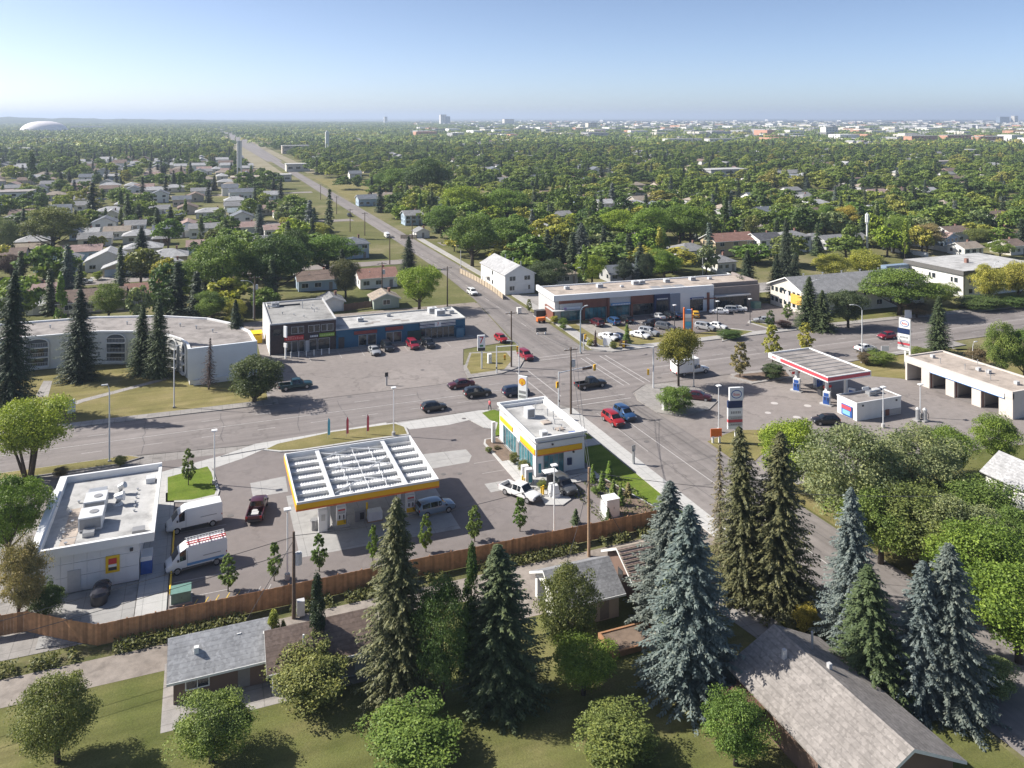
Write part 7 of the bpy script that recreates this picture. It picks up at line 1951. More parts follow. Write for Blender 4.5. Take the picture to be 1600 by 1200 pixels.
# ================================================================ THE TOWN BEYOND
HOUSES = []
def H_(label, loc, w, d, h, roof, rise, wc, rc, **kw):
    HOUSES.append((loc[0], loc[1] + d / 2, max(w, d) / 2))
    return house(label, loc, w, d, h, roof, rise, wc, rc, **kw)
for row in (
    ('pale blue house with front gable and window pair, left street', (-42.15, 283.40), 12.5, 9, 3.2, 'gy', 2.2, 'blue', 'grey', {}),
    ('white double garage of the pale blue gabled house', (-39.38, 272.71), 7.0, 5.5, 2.5, 'gy', 1.3, 'blue', 'light', dict(garage='blue', name='garage', cat='garage')),
    ('large white house with a steep front gable left of the dark spruce', (-27.30, 277.64), 12.5, 10, 3.3, 'gy', 3.0, 'white', 'light', {}),
    ('garage with two blue doors before the steep gabled house', (-23.54, 267.60), 8.2, 5.5, 2.6, 'gy', 1.5, 'beige', 'light', dict(garage='blue', name='garage', cat='garage')),
    ('beige house with hip roof right of the dark spruce', (-10.18, 280.16), 11.5, 9, 3.1, 'hip', 2.0, 'beige', 'light', {}),
    ('pale garage before the beige hip-roofed house', (-8.66, 268.21), 7.4, 5, 2.5, 'gy', 1.4, 'cream', 'light', dict(garage='white', name='garage', cat='garage')),
    ('bungalow with a pink-brown roof at the far left', (-40.64, 234.67), 11.5, 7.5, 3.0, 'gx', 1.6, 'white', 'pink', {}),
    ('wide bungalow with a grey-brown roof among the left yards', (-25.38, 220.86), 14.5, 9.0, 2.8, 'gx', 2.1, 'beige', 'brown', {}),
    ('bungalow with red-brown roof and white gable behind the curved apartment', (-12.76, 226.11), 11.0, 8.0, 2.8, 'gx', 1.8, 'white', 'red', {}),
    ('brown-roofed house with blue wall behind the brick shop', (30.05, 225.82), 10.5, 9, 3.0, 'gx', 1.7, 'blue', 'brown', {}),
    ('brown-roofed white house behind the blue strip', (46.43, 223.03), 10.5, 9, 3.0, 'gx', 1.8, 'white', 'red', {}),
    ('small white garage behind the brick shop roof', (30.18, 200.00), 5.4, 6, 2.5, 'gy', 1.2, 'white', 'grey', dict(garage='white', name='garage', cat='garage')),
    ('small tan-roofed garage beside the lime-yellow tree', (43.25, 198.46), 6.4, 6, 2.5, 'gy', 1.3, 'green', 'tan', dict(name='garage', cat='garage', windows=1, door=False)),
    ('dark teal two-storey house with a slate hip roof by the street', (48.80, 272.28), 9.0, 10, 5.0, 'hip', 1.7, 'blue', 'slate', {}),
    ('pale bungalow with a slate roof left of the lawn strip', (-11.13, 344.84), 13.5, 8, 3.0, 'gx', 1.8, 'white', 'slate', {}),
    ('white split-level house with a grey roof', (0.95, 340.15), 11.0, 8, 4.0, 'gx', 1.4, 'white', 'grey', {}),
    ('white bungalow with a tan-pink roof above the sunlit elm', (16.87, 345.14), 11.5, 8, 3.0, 'gx', 1.6, 'white', 'pink', {}),
    ('small white house with pink roof right of the tan-pink one', (28.00, 333.30), 9.0, 7, 3.0, 'gx', 1.4, 'white', 'pink', {}),
    ('light grey roofed bungalow behind the split-level house', (4.25, 405.68), 13.5, 8, 3.0, 'hip', 1.7, 'white', 'light', {}),
    ('grey-blue roofed bungalow behind the tan-pink roof', (17.56, 400.52), 11.5, 8, 3.0, 'gx', 1.5, 'white', 'teal', {}),
    ('small slate-roofed house left of the light grey bungalow', (-11.88, 401.88), 8.0, 7, 3.0, 'gx', 1.6, 'pink', 'slate', {}),
    ('small brown garage among the left gardens', (-14.10, 327.26), 6.0, 6, 2.5, 'hip', 1.3, 'brown', 'grey', dict(name='garage', cat='garage', windows=1)),
    ('pink-roofed house near the yellow street tree', (30.71, 408.73), 7.0, 7, 3.0, 'gx', 1.6, 'cream', 'pink', {}),
    ('narrow white house right of the pink-roofed one', (34.84, 393.81), 6.0, 7, 3.2, 'gy', 1.6, 'white', 'red', {}),
    ('teal-roofed little house in the second row', (32.34, 457.22), 6.5, 6, 3.0, 'gy', 1.8, 'white', 'teal', {}),
    ('pale-roofed house beyond the teal-roofed one', (38.16, 484.09), 8.0, 7, 3.0, 'gx', 1.8, 'white', 'light', {}),
    ('white house with green-grey roof below the church', (16.94, 453.13), 11.0, 8, 3.4, 'hip', 1.9, 'white', 'light', {}),
    ('slate-roofed long house below the church', (22.03, 494.25), 14.0, 8, 4.2, 'gx', 1.7, 'white', 'slate', {}),
    ('slate-roofed house left of the round bright tree', (-9.91, 463.54), 9.0, 7, 4.0, 'gx', 1.6, 'pink', 'slate', {}),
    ('white bungalow with lilac-grey roof on the second street', (-27.51, 538.20), 16.0, 8, 3.2, 'hip', 1.8, 'white', 'light', {}),
    ('grey-brown roofed house left of the wide green tree', (-76.68, 406.11), 11.0, 9, 3.2, 'hip', 2.0, 'cream', 'grey', {}),
    ('bungalow with light hip roof at the left', (-57.01, 331.53), 11.0, 8, 3.2, 'hip', 1.7, 'cream', 'light', {}),
    ('tan flat bungalow before the light hip roof', (-58.64, 316.63), 12.0, 7, 2.8, 'gx', 1.2, 'brown', 'tan', {}),
    ('blue-white low house behind the steep gabled house', (-42.89, 351.84), 10.0, 7, 3.0, 'gx', 1.2, 'blue', 'light', {}),
    ('white house with tan roof and dark porch', (-31.16, 349.04), 9.0, 7, 3.2, 'gx', 1.5, 'white', 'tan', {}),
    ('white two-storey house with lilac-grey roof', (-25.16, 357.64), 7.5, 7, 4.4, 'gx', 1.4, 'white', 'grey', {}),
    ('small white gabled house by the slim poplar', (-38.71, 409.85), 6.0, 7, 3.6, 'gy', 1.6, 'white', 'light', {}),
    ('narrow grey house right of the slim poplar', (-30.11, 408.95), 7.0, 7, 3.2, 'gx', 1.6, 'grey', 'slate', {}),
    ('white gabled house in the upper left trees', (-134.25, 836.94), 10.0, 9, 5.0, 'gy', 2.4, 'white', 'dark', {}),
    ('white gabled house at the upper left edge', (-197.42, 1023.04), 9.0, 8, 4.8, 'gy', 2.2, 'white', 'slate', {}),
    ('pale low house in the upper left clearing', (-62.56, 680.99), 14.0, 8, 3.0, 'gx', 1.3, 'blue', 'light', {}),
    ('lilac-roofed bungalow before the red-flowered yard', (-34.42, 563.42), 11, 8, 3.2, 'gx', 1.8, 'white', 'pink', {}),
    ('blue-grey gabled house in the park trees', (186.15, 374.71), 9.0, 9, 4.6, 'gy', 2.0, 'blue', 'slate', {}),
    ('white house half hidden by trees behind the plaza', (191.70, 360.47), 8.0, 8, 4.4, 'gx', 1.6, 'white', 'light', {}),
    ('grey house with low roof behind the bright elms', (201.08, 351.04), 10.0, 8, 3.4, 'gx', 1.6, 'white', 'grey', {}),
    ('long tan roof under the elms', (225.04, 375.69), 16.0, 9, 3.2, 'gx', 2.0, 'beige', 'tan', {}),
    ('house with grey hip roof behind the plaza right end', (154.92, 228.49), 11.5, 9, 3.2, 'hip', 1.9, 'grey', 'grey', {}),
    ('small cream house before the tan two-storey one', (152.45, 207.90), 7.0, 7, 3.0, 'hip', 1.7, 'cream', 'grey', {}),
    ('tan two-storey house with a red-brown roof', (172.99, 230.83), 17.0, 9, 5.2, 'gx', 2.0, 'tan', 'red', {}),
    ('white two-storey house with a black roof', (185.45, 227.38), 10.0, 9, 5.4, 'gx', 1.6, 'white', 'dark', {}),
    ('white-blue two-storey house behind the tall spruces', (198.30, 228.07), 10.0, 9, 5.6, 'hip', 1.6, 'white', 'grey', {}),
    ('grey-roofed house right of the white-blue one', (211.09, 232.04), 10.0, 8, 3.4, 'hip', 1.7, 'grey', 'grey', {}),
    ('long grey garage roof beside the telecom mast', (220.47, 228.40), 20.0, 8, 3.0, 'gx', 1.6, 'grey', 'grey', dict(windows=5)),
    ('small grey house above the green trees, right', (307.73, 346.96), 8.0, 8, 4.4, 'hip', 1.7, 'white', 'grey', {}),
    ('pale blue two-storey house by the white fences', (253.58, 212.52), 5.6, 8, 4.6, 'gy', 1.4, 'blue', 'pink', {}),
    ('long brown-roofed house behind the pale blue one', (271.01, 223.21), 12.0, 8, 4.2, 'gx', 1.6, 'white', 'brown', {}),
    ('white garage with brown roof right of the pale blue house', (250.06, 200.93), 9.0, 7, 2.6, 'gx', 1.5, 'white', 'tan', dict(name='garage', cat='garage')),
    ('grey-roofed white house on the right rise', (310.18, 247.41), 12.0, 9, 3.6, 'gx', 1.7, 'white', 'grey', {}),
    ('white gabled house with brown roof at the right', (324.11, 246.26), 11.0, 9, 4.8, 'gx', 2.0, 'white', 'brown', {}),
    ('brown-roofed house near the right edge, rear', (294.00, 219.39), 8.0, 8, 3.2, 'hip', 1.7, 'brown', 'brown', {}),
    ('cream house with brown roof at the right edge', (265.79, 196.21), 8.0, 8, 3.2, 'gx', 1.6, 'cream', 'brown', {}),
    ('pink-roofed low house in the right trees', (376.11, 364.85), 14.0, 8, 3.2, 'gx', 1.6, 'cream', 'pink', {}),
    ('brown-roofed house with pale chimney in the right trees', (393.08, 362.35), 14.0, 8, 3.4, 'gx', 1.8, 'beige', 'brown', {}),
    ('grey gabled house in the right trees', (405.23, 353.55), 12.0, 9, 3.6, 'gx', 2.2, 'grey', 'light', {}),
    ('teal-white house across the street from the slate hip roof', (87.91, 346.71), 8.0, 8, 4.6, 'gx', 1.6, 'blue', 'grey', {}),
    ('small white garage on the right kerb', (81.92, 308.73), 5.4, 6, 2.5, 'gy', 1.3, 'white', 'grey', dict(name='garage', cat='garage', windows=1)),
    ('navy house by the far park lawn', (83.70, 430.53), 10.0, 9, 4.0, 'gx', 1.8, 'blue', 'slate', {}),
    ('tan-roofed house beside the navy one', (95.89, 446.69), 10.0, 8, 3.2, 'gx', 1.8, 'white', 'tan', {}),
    ('grey house under the bright elm row', (99.42, 278.46), 9.0, 8, 3.6, 'gx', 1.7, 'beige', 'grey', {}),
    ('small grey-roofed house behind the plaza left end', (97.90, 208.60), 7.0, 7, 2.9, 'hip', 1.6, 'grey', 'tan', {}),
    ('dark grey gable roof just behind the plaza', (114.92, 205.83), 9.0, 7, 2.6, 'gx', 1.7, 'grey', 'slate', {}),
    ('grey gabled houses far in the park trees', (195.01, 514.78), 12, 9, 4.0, 'gx', 2.2, 'white', 'grey', {}),
    ('pale house in the clearing right of the park', (383.23, 535.97), 18, 10, 5, 'gx', 1.8, 'white', 'light', {}),
    ('white long house in the far right trees', (417.82, 494.60), 18, 10, 5, 'gx', 1.8, 'white', 'grey', {}),
):
    lab, loc, w, d, h, roof, rise, wc, rc, kw = row
    kw.setdefault('windows', 3)
    H_(lab, loc, w, d, h, roof, rise, wc, rc, **kw)
# streets and drives in the left quarter
flat('residential_street', rect(-160, 66, 257, 265), -0.01, asphalt_old)
flat('residential_street', rect(-260, 66, 372, 380), -0.012, asphalt_old)
flat('residential_street', rect(-300, 66, 520, 529), -0.014, asphalt_old)
flat('residential_street', rect(84, 420, 288, 296), -0.01, asphalt_old)
flat('park_lawn', [(80, 430), (150, 420), (170, 560), (82, 640)], -0.02, grass_dry)
for (x0, x1, y0, y1) in ((-31, -24, 264.5, 270), (-14, -5, 264.5, 270), (3, 10, 264.5, 272)):
    flat('driveway', rect(x0, x1, y0, y1), -0.004, concrete)
# bigger landmarks
t = thing('apartment_block', 'white three-storey block with dark bands at the left edge', 'apartment block', (-93.54, 483.22))
part('wall', MB().box(-14, 10, 0, 14, 0, 8.6), wallm('white'), t); part('roof', MB().box(-14.3, 10.3, -.3, 14.3, 8.62, 9.1), flat_roof_stained, t)
for z in (2.8, 5.6): part('dark_band', MB().box(-14.05, 10.05, -.06, 14.06, z, z + .5), dark_metal, t)
for i in range(5):
    for z in (1.0, 3.8, 6.6): window(t, -12 + i * 4.4, -10 + i * 4.4, z, z + 1.3, 0)
HOUSES.append((*(-98.32, 507.91), 18))
t = thing('church', 'brown brick church with low pale roofs under the white bell tower', 'church', (29.41, 601.52))
part('wall', MB().box(-9, 9, 0, 14, 0, 4.6), wallm('brick'), t); part('roof', MB().box(-10, 10, -1, 15, 4.62, 5.3), flat_roof_tan, t)
part('nave', MB().add([(-4, 5, 5.3), (6, 5, 5.3), (6, 14, 5.3), (-4, 14, 5.3), (1, 5, 9), (1, 14, 9)], [(0, 1, 4), (1, 2, 5, 4), (2, 3, 5), (3, 0, 4, 5)]), roofm('slate'), t)
for i in range(4): window(t, -7 + i * 4, -5 + i * 4, .8, 3.2, 0)
t = thing('bell_tower', 'tall slim white bell tower on four legs rising above the left roofs', 'tower', (27.22, 652.92))
for (x, y) in ((-1.4, -1.4), (1.4, -1.4), (1.4, 1.4), (-1.4, 1.4)): part('leg', MB().box(x - .35, x + .35, y - .35, y + .35, 0, 9), white_siding, t)
part('shaft', MB().box(-1.75, 1.75, -1.75, 1.75, 9, 29.5), white_siding, t); part('shaft_groove', MB().box(-.3, .3, -1.8, -1.74, 9.5, 29), light_grey, t); part('cap', MB().box(-1.85, 1.85, -1.85, 1.85, 29.5, 29.9), light_grey, t)
HOUSES.append((*(29.69, 625.69), 16))
t = thing('water_tower', 'slender white lattice tower above the distant trees', 'tower', (151.22, 1050.95))
for (x, y) in ((-1.6, -1.6), (1.6, -1.6), (1.6, 1.6), (-1.6, 1.6)): part('leg', MB().box(x - .5, x + .5, y - .5, y + .5, 0, 14), white_siding, t)
part('shaft', MB().box(-2.1, 2.1, -2.1, 2.1, 14, 29), white_siding, t); part('cap', MB().box(-1.2, 1.2, -1.2, 1.2, 29, 31), white_siding, t)
t = thing('sports_dome', 'white air-supported sports dome at the upper left', 'dome', (-440.34, 2745.17))
dm = MB(); n1, n2 = 9, 28
for j in range(n1):
    e = pi / 2 * j / (n1 - 1)
    for k in range(n2): dm.v.append((66 * cos(e) ** .8 * cos(2 * pi * k / n2) if j < n1 - 1 else 0, 45 * cos(e) ** .8 * sin(2 * pi * k / n2) if j < n1 - 1 else 0, 36 * sin(e)))
dm.f = [(j * n2 + k, j * n2 + (k + 1) % n2, (j + 1) * n2 + (k + 1) % n2, (j + 1) * n2 + k) for j in range(n1 - 1) for k in range(n2)]; dm.m = [0] * len(dm.f)
part('membrane', dm, plain('dome_fabric', (.80, .74, .74), .6, .05, .05), t, True); part('base_ring', MB().prism([(66.5 * cos(2 * pi * k / 28), 45.5 * sin(2 * pi * k / 28)) for k in range(28)], 0, 3), white_siding, t)
def block(label, px, w, d, h, wc, storeys=3, name='building', cat='building', roof=None):
    t = thing(name, label, cat, px, HEAD * -1 * 0)
    part('wall', MB().box(-w / 2, w / 2, 0, d, 0, h), wc, t); part('roof', MB().box(-w / 2 - .4, w / 2 + .4, -.4, d + .4, h + .02, h + .8), roof or flat_roof_light, t)
    for s in range(storeys):
        z = h * (s + .4) / storeys
        n = max(3, int(w / 9))
        for i in range(n):
            part('window', MB().box(-w / 2 + w * (i + .22) / n, -w / 2 + w * (i + .78) / n, -.08, .02, z, z + h / storeys * .3), win_dark, t)
    HOUSES.append((px[0], px[1] + d / 2, max(w, d) / 2 + 2))
    return t
pale = plain('pale_concrete', (.62, .60, .57), .8, .05, .02); slate_b = plain('slate_blue_cladding', (.20, .26, .34), .6, .05, .02); orange_b = plain('terracotta_cladding', (.50, .27, .18), .8, .08, .02)
block('brown flat building by the far dual road', (115.41, 1084.31), 34, 16, 10, wallm('beige'), 2)
block('cream flat building beside the far street', (79.50, 726.31), 20, 14, 6, wallm('cream'), 1)
block('long cream hall right of the far street', (53.61, 616.41), 18, 12, 4.5, wallm('cream'), 1)
block('long pale school at the upper left edge', (-227.61, 1197.93), 60, 20, 7, wallm('blue'), 1)
block('long white roof in the trees right of the dome', (-400.51, 3373.30), 110, 40, 14, pale, 1)
block('tall pale tower on the skyline', (1301.18, 4445.76), 34, 30, 62, pale, 8, 'tower_block', 'tower block')
block('slate tower beside the tall pale one', (1325.28, 4436.41), 26, 28, 52, slate_b, 8, 'tower_block', 'tower block')
block('beige block on the skyline centre', (1655.74, 4308.19), 60, 40, 36, wallm('cream'), 5, 'tower_block', 'tower block')
block('beige church-like block on the skyline', (1367.10, 2687.47), 36, 26, 26, wallm('cream'), 4)
block('thin pale tower far left of the skyline centre', (1171.63, 5396.14), 20, 20, 50, pale, 6, 'tower_block', 'tower block')
block('dark slab tower at the right skyline', (5105.53, 3869.79), 90, 30, 50, slate_b, 7, 'tower_block', 'tower block')
block('beige slab tower at the right skyline', (5178.75, 3841.37), 34, 26, 56, wallm('cream'), 7, 'tower_block', 'tower block')
block('white apartment row at the right', (1378.54, 1252.85), 36, 18, 14, wallm('white'), 3)
block('white apartment row right of centre', (1519.94, 1629.50), 40, 20, 22, wallm('white'), 4)
block('terracotta apartment row, left', (1203.98, 1065.19), 62, 18, 14, orange_b, 3)
block('terracotta apartment row, middle', (1359.70, 1122.64), 66, 18, 13, orange_b, 3)
block('terracotta apartment row, right', (1347.95, 1046.71), 60, 18, 12, orange_b, 3)
block('white flat hall among the right trees', (869.73, 700.58), 26, 16, 8, wallm('white'), 2)
block('long pale school roof beyond the park', (384.85, 1137.84), 90, 20, 7, pale, 1)
block('grey school building in the right trees', (380.60, 515.81), 34, 16, 7, wallm('grey'), 2)
block('white townhouse row right of centre', (785.72, 1191.84), 70, 16, 10, wallm('white'), 2)
block('white townhouse row far right of centre', (848.16, 1167.61), 56, 16, 10, wallm('white'), 2)
block('grey flat house with dark roof in the right trees', (654.46, 550.54), 28, 14, 6, wallm('grey'), 1, roof=flat_roof_stained)
rf_ = random.Random(17)
# the far industrial sheds, each its own building
SHEDS = [(2640.23, 5411.40), (4123.36, 7594.14), (3455.67, 5810.10), (5129.00, 7911.19), (4447.00, 6319.32), (5433.89, 7085.66), (6712.45, 8121.91), (5698.12, 6370.20), (6987.83, 7189.96), (6904.23, 6515.17), (6801.95, 5941.92), (8192.63, 6722.50), (6115.79, 4777.97), (2992.63, 6883.61), (4139.34, 4829.74), (4721.09, 4604.02)]
ordn = ['first', 'second', 'third', 'fourth', 'fifth', 'sixth', 'seventh', 'eighth', 'ninth', 'tenth', 'eleventh', 'twelfth', 'thirteenth', 'fourteenth', 'fifteenth', 'sixteenth']
for i, p in enumerate(sorted(SHEDS, key=lambda q: q[0] / q[1])):
    block('white industrial shed on the right horizon, %s from the left' % ordn[i], p, rf_.uniform(120, 330), 60, rf_.uniform(13, 20), white_siding if i % 3 else pale, 1, 'industrial_shed', 'shed')

# ---- description of a scattered thing by the landmark nearest to it in view
def view(x, y, z=0):
    d = x * sin(HEAD) + y * cos(HEAD); l = x * cos(HEAD) - y * sin(HEAD)
    return (l / d, (48 - z) / d)
LMARK = [('the white hall', (80.6, 205)), ('the plaza roof', (104, 175)), ('the telecom mast', (216.46, 215.35)), ('the bell tower', (27.22, 652.92)), ('the lattice tower', (151.22, 1050.95)), ('the sports dome', (-440.34, 2745.17)), ('the far park lawn', (120, 500)), ('the small white van', (69.03, 315.55)),
         ('the blue-grey gabled house', (186.15, 374.71)), ('the pink-roofed low house', (376.11, 364.85)), ('the grey gabled house', (405.23, 353.55)), ('the tan two-storey house', (172.99, 230.83)), ('the red pickup', (234.51, 218.43)), ('the white three-storey block', (-93.54, 483.22)), ('the slate hip roof', (48.80, 272.28)), ('the terracotta row', (1359.70, 1122.64)),
         ('the brown flat building', (107.56, 1087.36)), ('the grey school building', (380.60, 515.81)), ('the long school roof', (384.85, 1137.84)), ('the church-like block', (1367.10, 2687.47)), ('the white townhouse row', (785.72, 1191.84)), ('the white flat hall', (869.73, 700.58)), ('the lilac-roofed bungalow', (-34.42, 563.42)), ('the wide green tree', (-48.95, 321.14)),
         ('the turquoise tarpaulin', (129.52, 233.26)), ('the right-edge cream house', (265.79, 196.21)), ('the pale low clearing house', (-62.56, 680.99)), ('the white long house', (417.82, 494.60)), ('the park-tree gables', (195.01, 514.78)), ('the flat grey dark-roofed house', (654.46, 550.54))]
LV = [(n, view(*p)) for n, p in LMARK]
PEND = []
def describe(look, x, y):
    v = view(x, y)
    nm, q = min(LV, key=lambda e: hypot(e[1][0] - v[0], (e[1][1] - v[1]) * 2.2))
    dx, dy = v[0] - q[0], (v[1] - q[1]) * 2.2
    rel = ('right of' if dx > 0 else 'left of') if abs(dx) > abs(dy) else ('in front of' if dy > 0 else 'beyond')
    return (look, rel, nm, hypot(dx, dy))
ORD = ['nearest one', 'second nearest', 'third nearest', 'fourth nearest', 'fifth nearest', 'sixth nearest', 'seventh nearest', 'eighth nearest', 'ninth nearest', 'tenth nearest', 'eleventh nearest', 'twelfth nearest', 'thirteenth nearest', 'fourteenth nearest', 'fifteenth nearest', 'sixteenth nearest', 'seventeenth nearest', 'eighteenth nearest', 'nineteenth nearest', 'twentieth nearest']
def settle():
    by = {}
    for o, k in PEND: by.setdefault(k[:3], []).append((k[3], o))
    for (look, rel, nm), L in by.items():
        L.sort(key=lambda e: e[0])
        for i, (_, o) in enumerate(L):
            o['label'] = '%s %s %s%s' % (look, rel, nm, ', ' + (ORD[i] if i < 20 else 'number %d away' % (i + 1)) if len(L) > 1 else '')
# ---- more houses along the streets behind, each a copy of a small set with its parts
rh = random.Random(31)
KIT = []
for i, (w, d, h, roof, rise, wc, rc) in enumerate(((11, 8, 3.0, 'gx', 1.7, 'white', 'grey'), (12, 8, 3.1, 'hip', 1.8, 'cream', 'light'), (10, 9, 3.2, 'gx', 1.8, 'beige', 'brown'), (9, 9, 4.8, 'gy', 2.0, 'white', 'slate'), (12, 8, 3.0, 'gx', 1.6, 'blue', 'pink'), (11, 8, 3.4, 'hip', 1.8, 'grey', 'tan'))):
    KIT.append((w, d, h, roof, rise, wc, rc))
KROOT = {}
def near_any(x, y, lst, pad):
    return any((x - a) ** 2 + (y - b) ** 2 < (r + pad) ** 2 for a, b, r in lst)
RCN = dict(grey='grey roof', light='pale roof', brown='brown roof', slate='slate roof', pink='pink roof', tan='tan roof')
def in_view(x, y, pad=.03):
    d = x * sin(HEAD) + y * cos(HEAD)
    if d < 60: return False
    return abs((x * cos(HEAD) - y * sin(HEAD)) / d) < .64 + pad
nh = 0; NH0 = len(HOUSES)
spots = []
for row in range(60):
    y = 300 + row * 32
    for ix in range(-60, 90):
        x = ix * 19 + rh.uniform(-3, 3)
        yy = y + rh.uniform(-3, 3)
        if 40 < x < 108 or not in_view(x, yy): continue
        if yy > 960 or hypot(x, yy) > 1050: continue
        p = .8 if x < 60 else .46
        if 80 < x < 180 and 400 < yy < 660: p = .06
        if rh.random() > p or near_any(x, yy + 4, HOUSES, 7) or near_any(x, yy, [(a, b, c * .4) for a, b, c in TREES], 2): continue
        HOUSES.append((x, yy + 4, 7)); spots.append((hypot(x, yy), x, yy))
FAR_EXTRA = []
for n_, (r_, x, yy) in enumerate(sorted(spots)):
    if n_ >= 205:                                  # past the limit: these join the distant roofs
        FAR_EXTRA.append((x, yy + 4)); continue
    k = rh.randrange(len(KIT)); w, d, h, roof, rise, wc, rc = KIT[k]
    if k not in KROOT:
        KROOT[k] = o = house('x', (x, yy), w, d, h, roof, rise, wc, rc, windows=2, chimney=False, parts=1, group='houses among the trees')
        KIDS[o.name] = [(c, list(c.children)) for c in o.children]
    else:
        o = dup(KROOT[k], (x, yy), rh.choice((0, 0, 0, pi / 2)))
    PEND.append((o, describe('%s house with %s' % (wc, RCN[rc]), x, yy)))
# ---- scattered trees: the largest in view are things, the rest one mass
ra = random.Random(5)
cand = []
def road_clear(x, y, w):
    if 36 < x < 100 and y > 700: return False
    if 44 < x < 82 + w * .3 and y < 1000: return False
    if y < 196 + w: return False
    for (a, b, c, d) in ((-160, 66, 257, 265), (84, 420, 288, 296)):
        if a < x < b and c - w * .2 < y < d + w * .2: return False
    return True
def add_trees(n, rmin, rmax, dens_l, dens_r):
    for _ in range(n):
        r = sqrt(ra.uniform(rmin ** 2, rmax ** 2)); a = HEAD + ra.uniform(-.60, .60)
        x, y = r * sin(a), r * cos(a)
        nz = .5 + .5 * sin(x * .021 + 1.3 * sin(y * .013)) * cos(y * .027 + 1.1 * sin(x * .017))
        if ra.random() > (dens_r * (.6 + .7 * nz) if x > 84 else dens_l): continue
        if 82 < x < 168 and 415 < y < 640 and ra.random() < .8: continue
        cand.append((x, y, r))
add_trees(4600, 190, 420, .42, .85)
add_trees(13000, 420, 1250, .52, .85)
NHAND = NH0
GRID = {}
def occ(x, y, w):
    cx, cy = int(x // 16), int(y // 16)
    for i in (-1, 0, 1):
        for j in (-1, 0, 1):
            for (a, b, c) in GRID.get((cx + i, cy + j), ()):
                if (a - x) ** 2 + (b - y) ** 2 < (.31 * (c + w)) ** 2: return True
    return False
HG = {}
for i, (a, b, r) in enumerate(HOUSES): HG.setdefault((int(a // 40), int(b // 40)), []).append((a, b, r, i < NH0))
def house_block(x, y, w):
    cx, cy = int(x // 40), int(y // 40)
    for i in (-1, 0, 1):
        for j in (-1, 0, 1):
            for (a, b, r, hand) in HG.get((cx + i, cy + j), ()):
                dx, dy = x - a, y - b
                if dx * dx + dy * dy < (r * .9 + w * .32) ** 2: return True
                f = -(dx * sin(HEAD) + dy * cos(HEAD)); s = abs(dx * cos(HEAD) - dy * sin(HEAD))
                lim = (17 if b < 300 else 26 if b < 460 else 38) if hand else (22 if x < 66 else 18)
                if 0 < f < lim and s < r * .75 + w * .25: return True
    return False
for (a, b, w) in TREES: GRID.setdefault((int(a // 16), int(b // 16)), []).append((a, b, w))
kept = []
for (x, y, r) in sorted(cand, key=lambda c: c[2]):
    u = ra.random()
    right = x > 84
    if u < (.085 if right else .2): kind, w, h = 'mid_spruce', ra.uniform(5.0, 7.5), ra.uniform(9, 15)
    elif u < (.105 if right else .23): kind, w, h = 'mid_column', ra.uniform(2.5, 4), ra.uniform(9, 14)
    elif u < (.66 if right else .58): kind, w, h = 'mid_elm', ra.uniform(10, 19), ra.uniform(7, 13.5)
    else: kind, w, h = 'mid_broad', ra.uniform(6, 15), ra.uniform(5.5, 12.5)
    if not road_clear(x, y, w) or occ(x, y, w) or house_block(x, y, w): continue
    GRID.setdefault((int(x // 16), int(y // 16)), []).append((x, y, w))
    kept.append((kind, x, y, h, w))
LOOK = dict(green='green', mid='mid-green', fresh='fresh green', dark='dark green', olive='olive', lime='lime green', yellow='yellowing', silver='silvery', tawny='tawny', sdark='dark', sgreen='green', sblue='blue-grey', sgrey='grey-green')
n_b = n_s = 0
stuffed = []
for (kind, x, y, h, w) in kept:
    sp = kind == 'mid_spruce'
    if (sp and n_s < 90) or (not sp and n_b < 190):
        if sp: n_s += 1
        else: n_b += 1
        col = ra.choice(('sdark', 'sdark', 'sgreen', 'sgreen', 'sgrey')) if sp else ra.choice(('green', 'green', 'mid', 'mid', 'mid', 'fresh', 'fresh', 'dark', 'olive', 'lime', 'silver', 'yellow'))
        o = tree(kind, None, x, y, h, w, col, 'trees of the town behind')
        noun = {'mid_spruce': 'spruce', 'mid_column': 'poplar', 'mid_elm': 'spreading tree', 'mid_broad': 'rounded tree'}[kind]
        PEND.append((o, describe('%s %s' % (LOOK[col], noun), x, y)))
    else:
        stuffed.append((kind, x, y, h, w))
settle()
# far tree cover: one object, many leaf-built trees (light-weight groves farther out)
def grove(seed, spruce):
    rs = np.random.RandomState(seed)
    Ps, Ns, Us, Ss, Ts = [], [], [], [], []
    for k in range(16):
        cx, cy = rs.uniform(-26, 26, 2)
        if rs.rand() < spruce:
            h, w = rs.uniform(9, 15), rs.uniform(4, 6)
            n = 26; u = rs.rand(n) ** 1.3; a = rs.uniform(0, 6.28, n); r = w / 2 * (1 - u)
            P = np.stack([cx + r * np.cos(a), cy + r * np.sin(a), .5 + u * h], 1); N = np.stack([np.cos(a), np.sin(a), .7 + 0 * a], 1); s = 1.3
            t0 = rs.uniform(0, .25)
        else:
            w, h = rs.uniform(8, 15), rs.uniform(7, 12)
            n = 42; d = unit(rs, n); d[:, 2] = np.abs(d[:, 2])
            P = d * np.array([w / 2, w / 2, h * .55]) * rs.uniform(.8, 1.05, (n, 1)) + np.array([cx, cy, h * .42]); N = d + rs.normal(size=(n, 3)) * .3; s = 1.7
            t0 = rs.uniform(.2, .9)
        Ps.append(P); Ns.append(N); Us.append(rs.normal(size=(n, 3))); Ss.append(np.full((n, 2), s) * rs.uniform(.7, 1.2, (n, 1))); Ts.append(np.clip(t0 + rs.normal(0, .1, n), 0, 1))
    return leaf_mesh('grove', np.concatenate(Ps), np.concatenate(Ns), np.concatenate(Us), np.concatenate(Ss), np.concatenate(Ts), leaf_far, 1.0)
needle_far = foliage('far_needles', .12, 1.0)
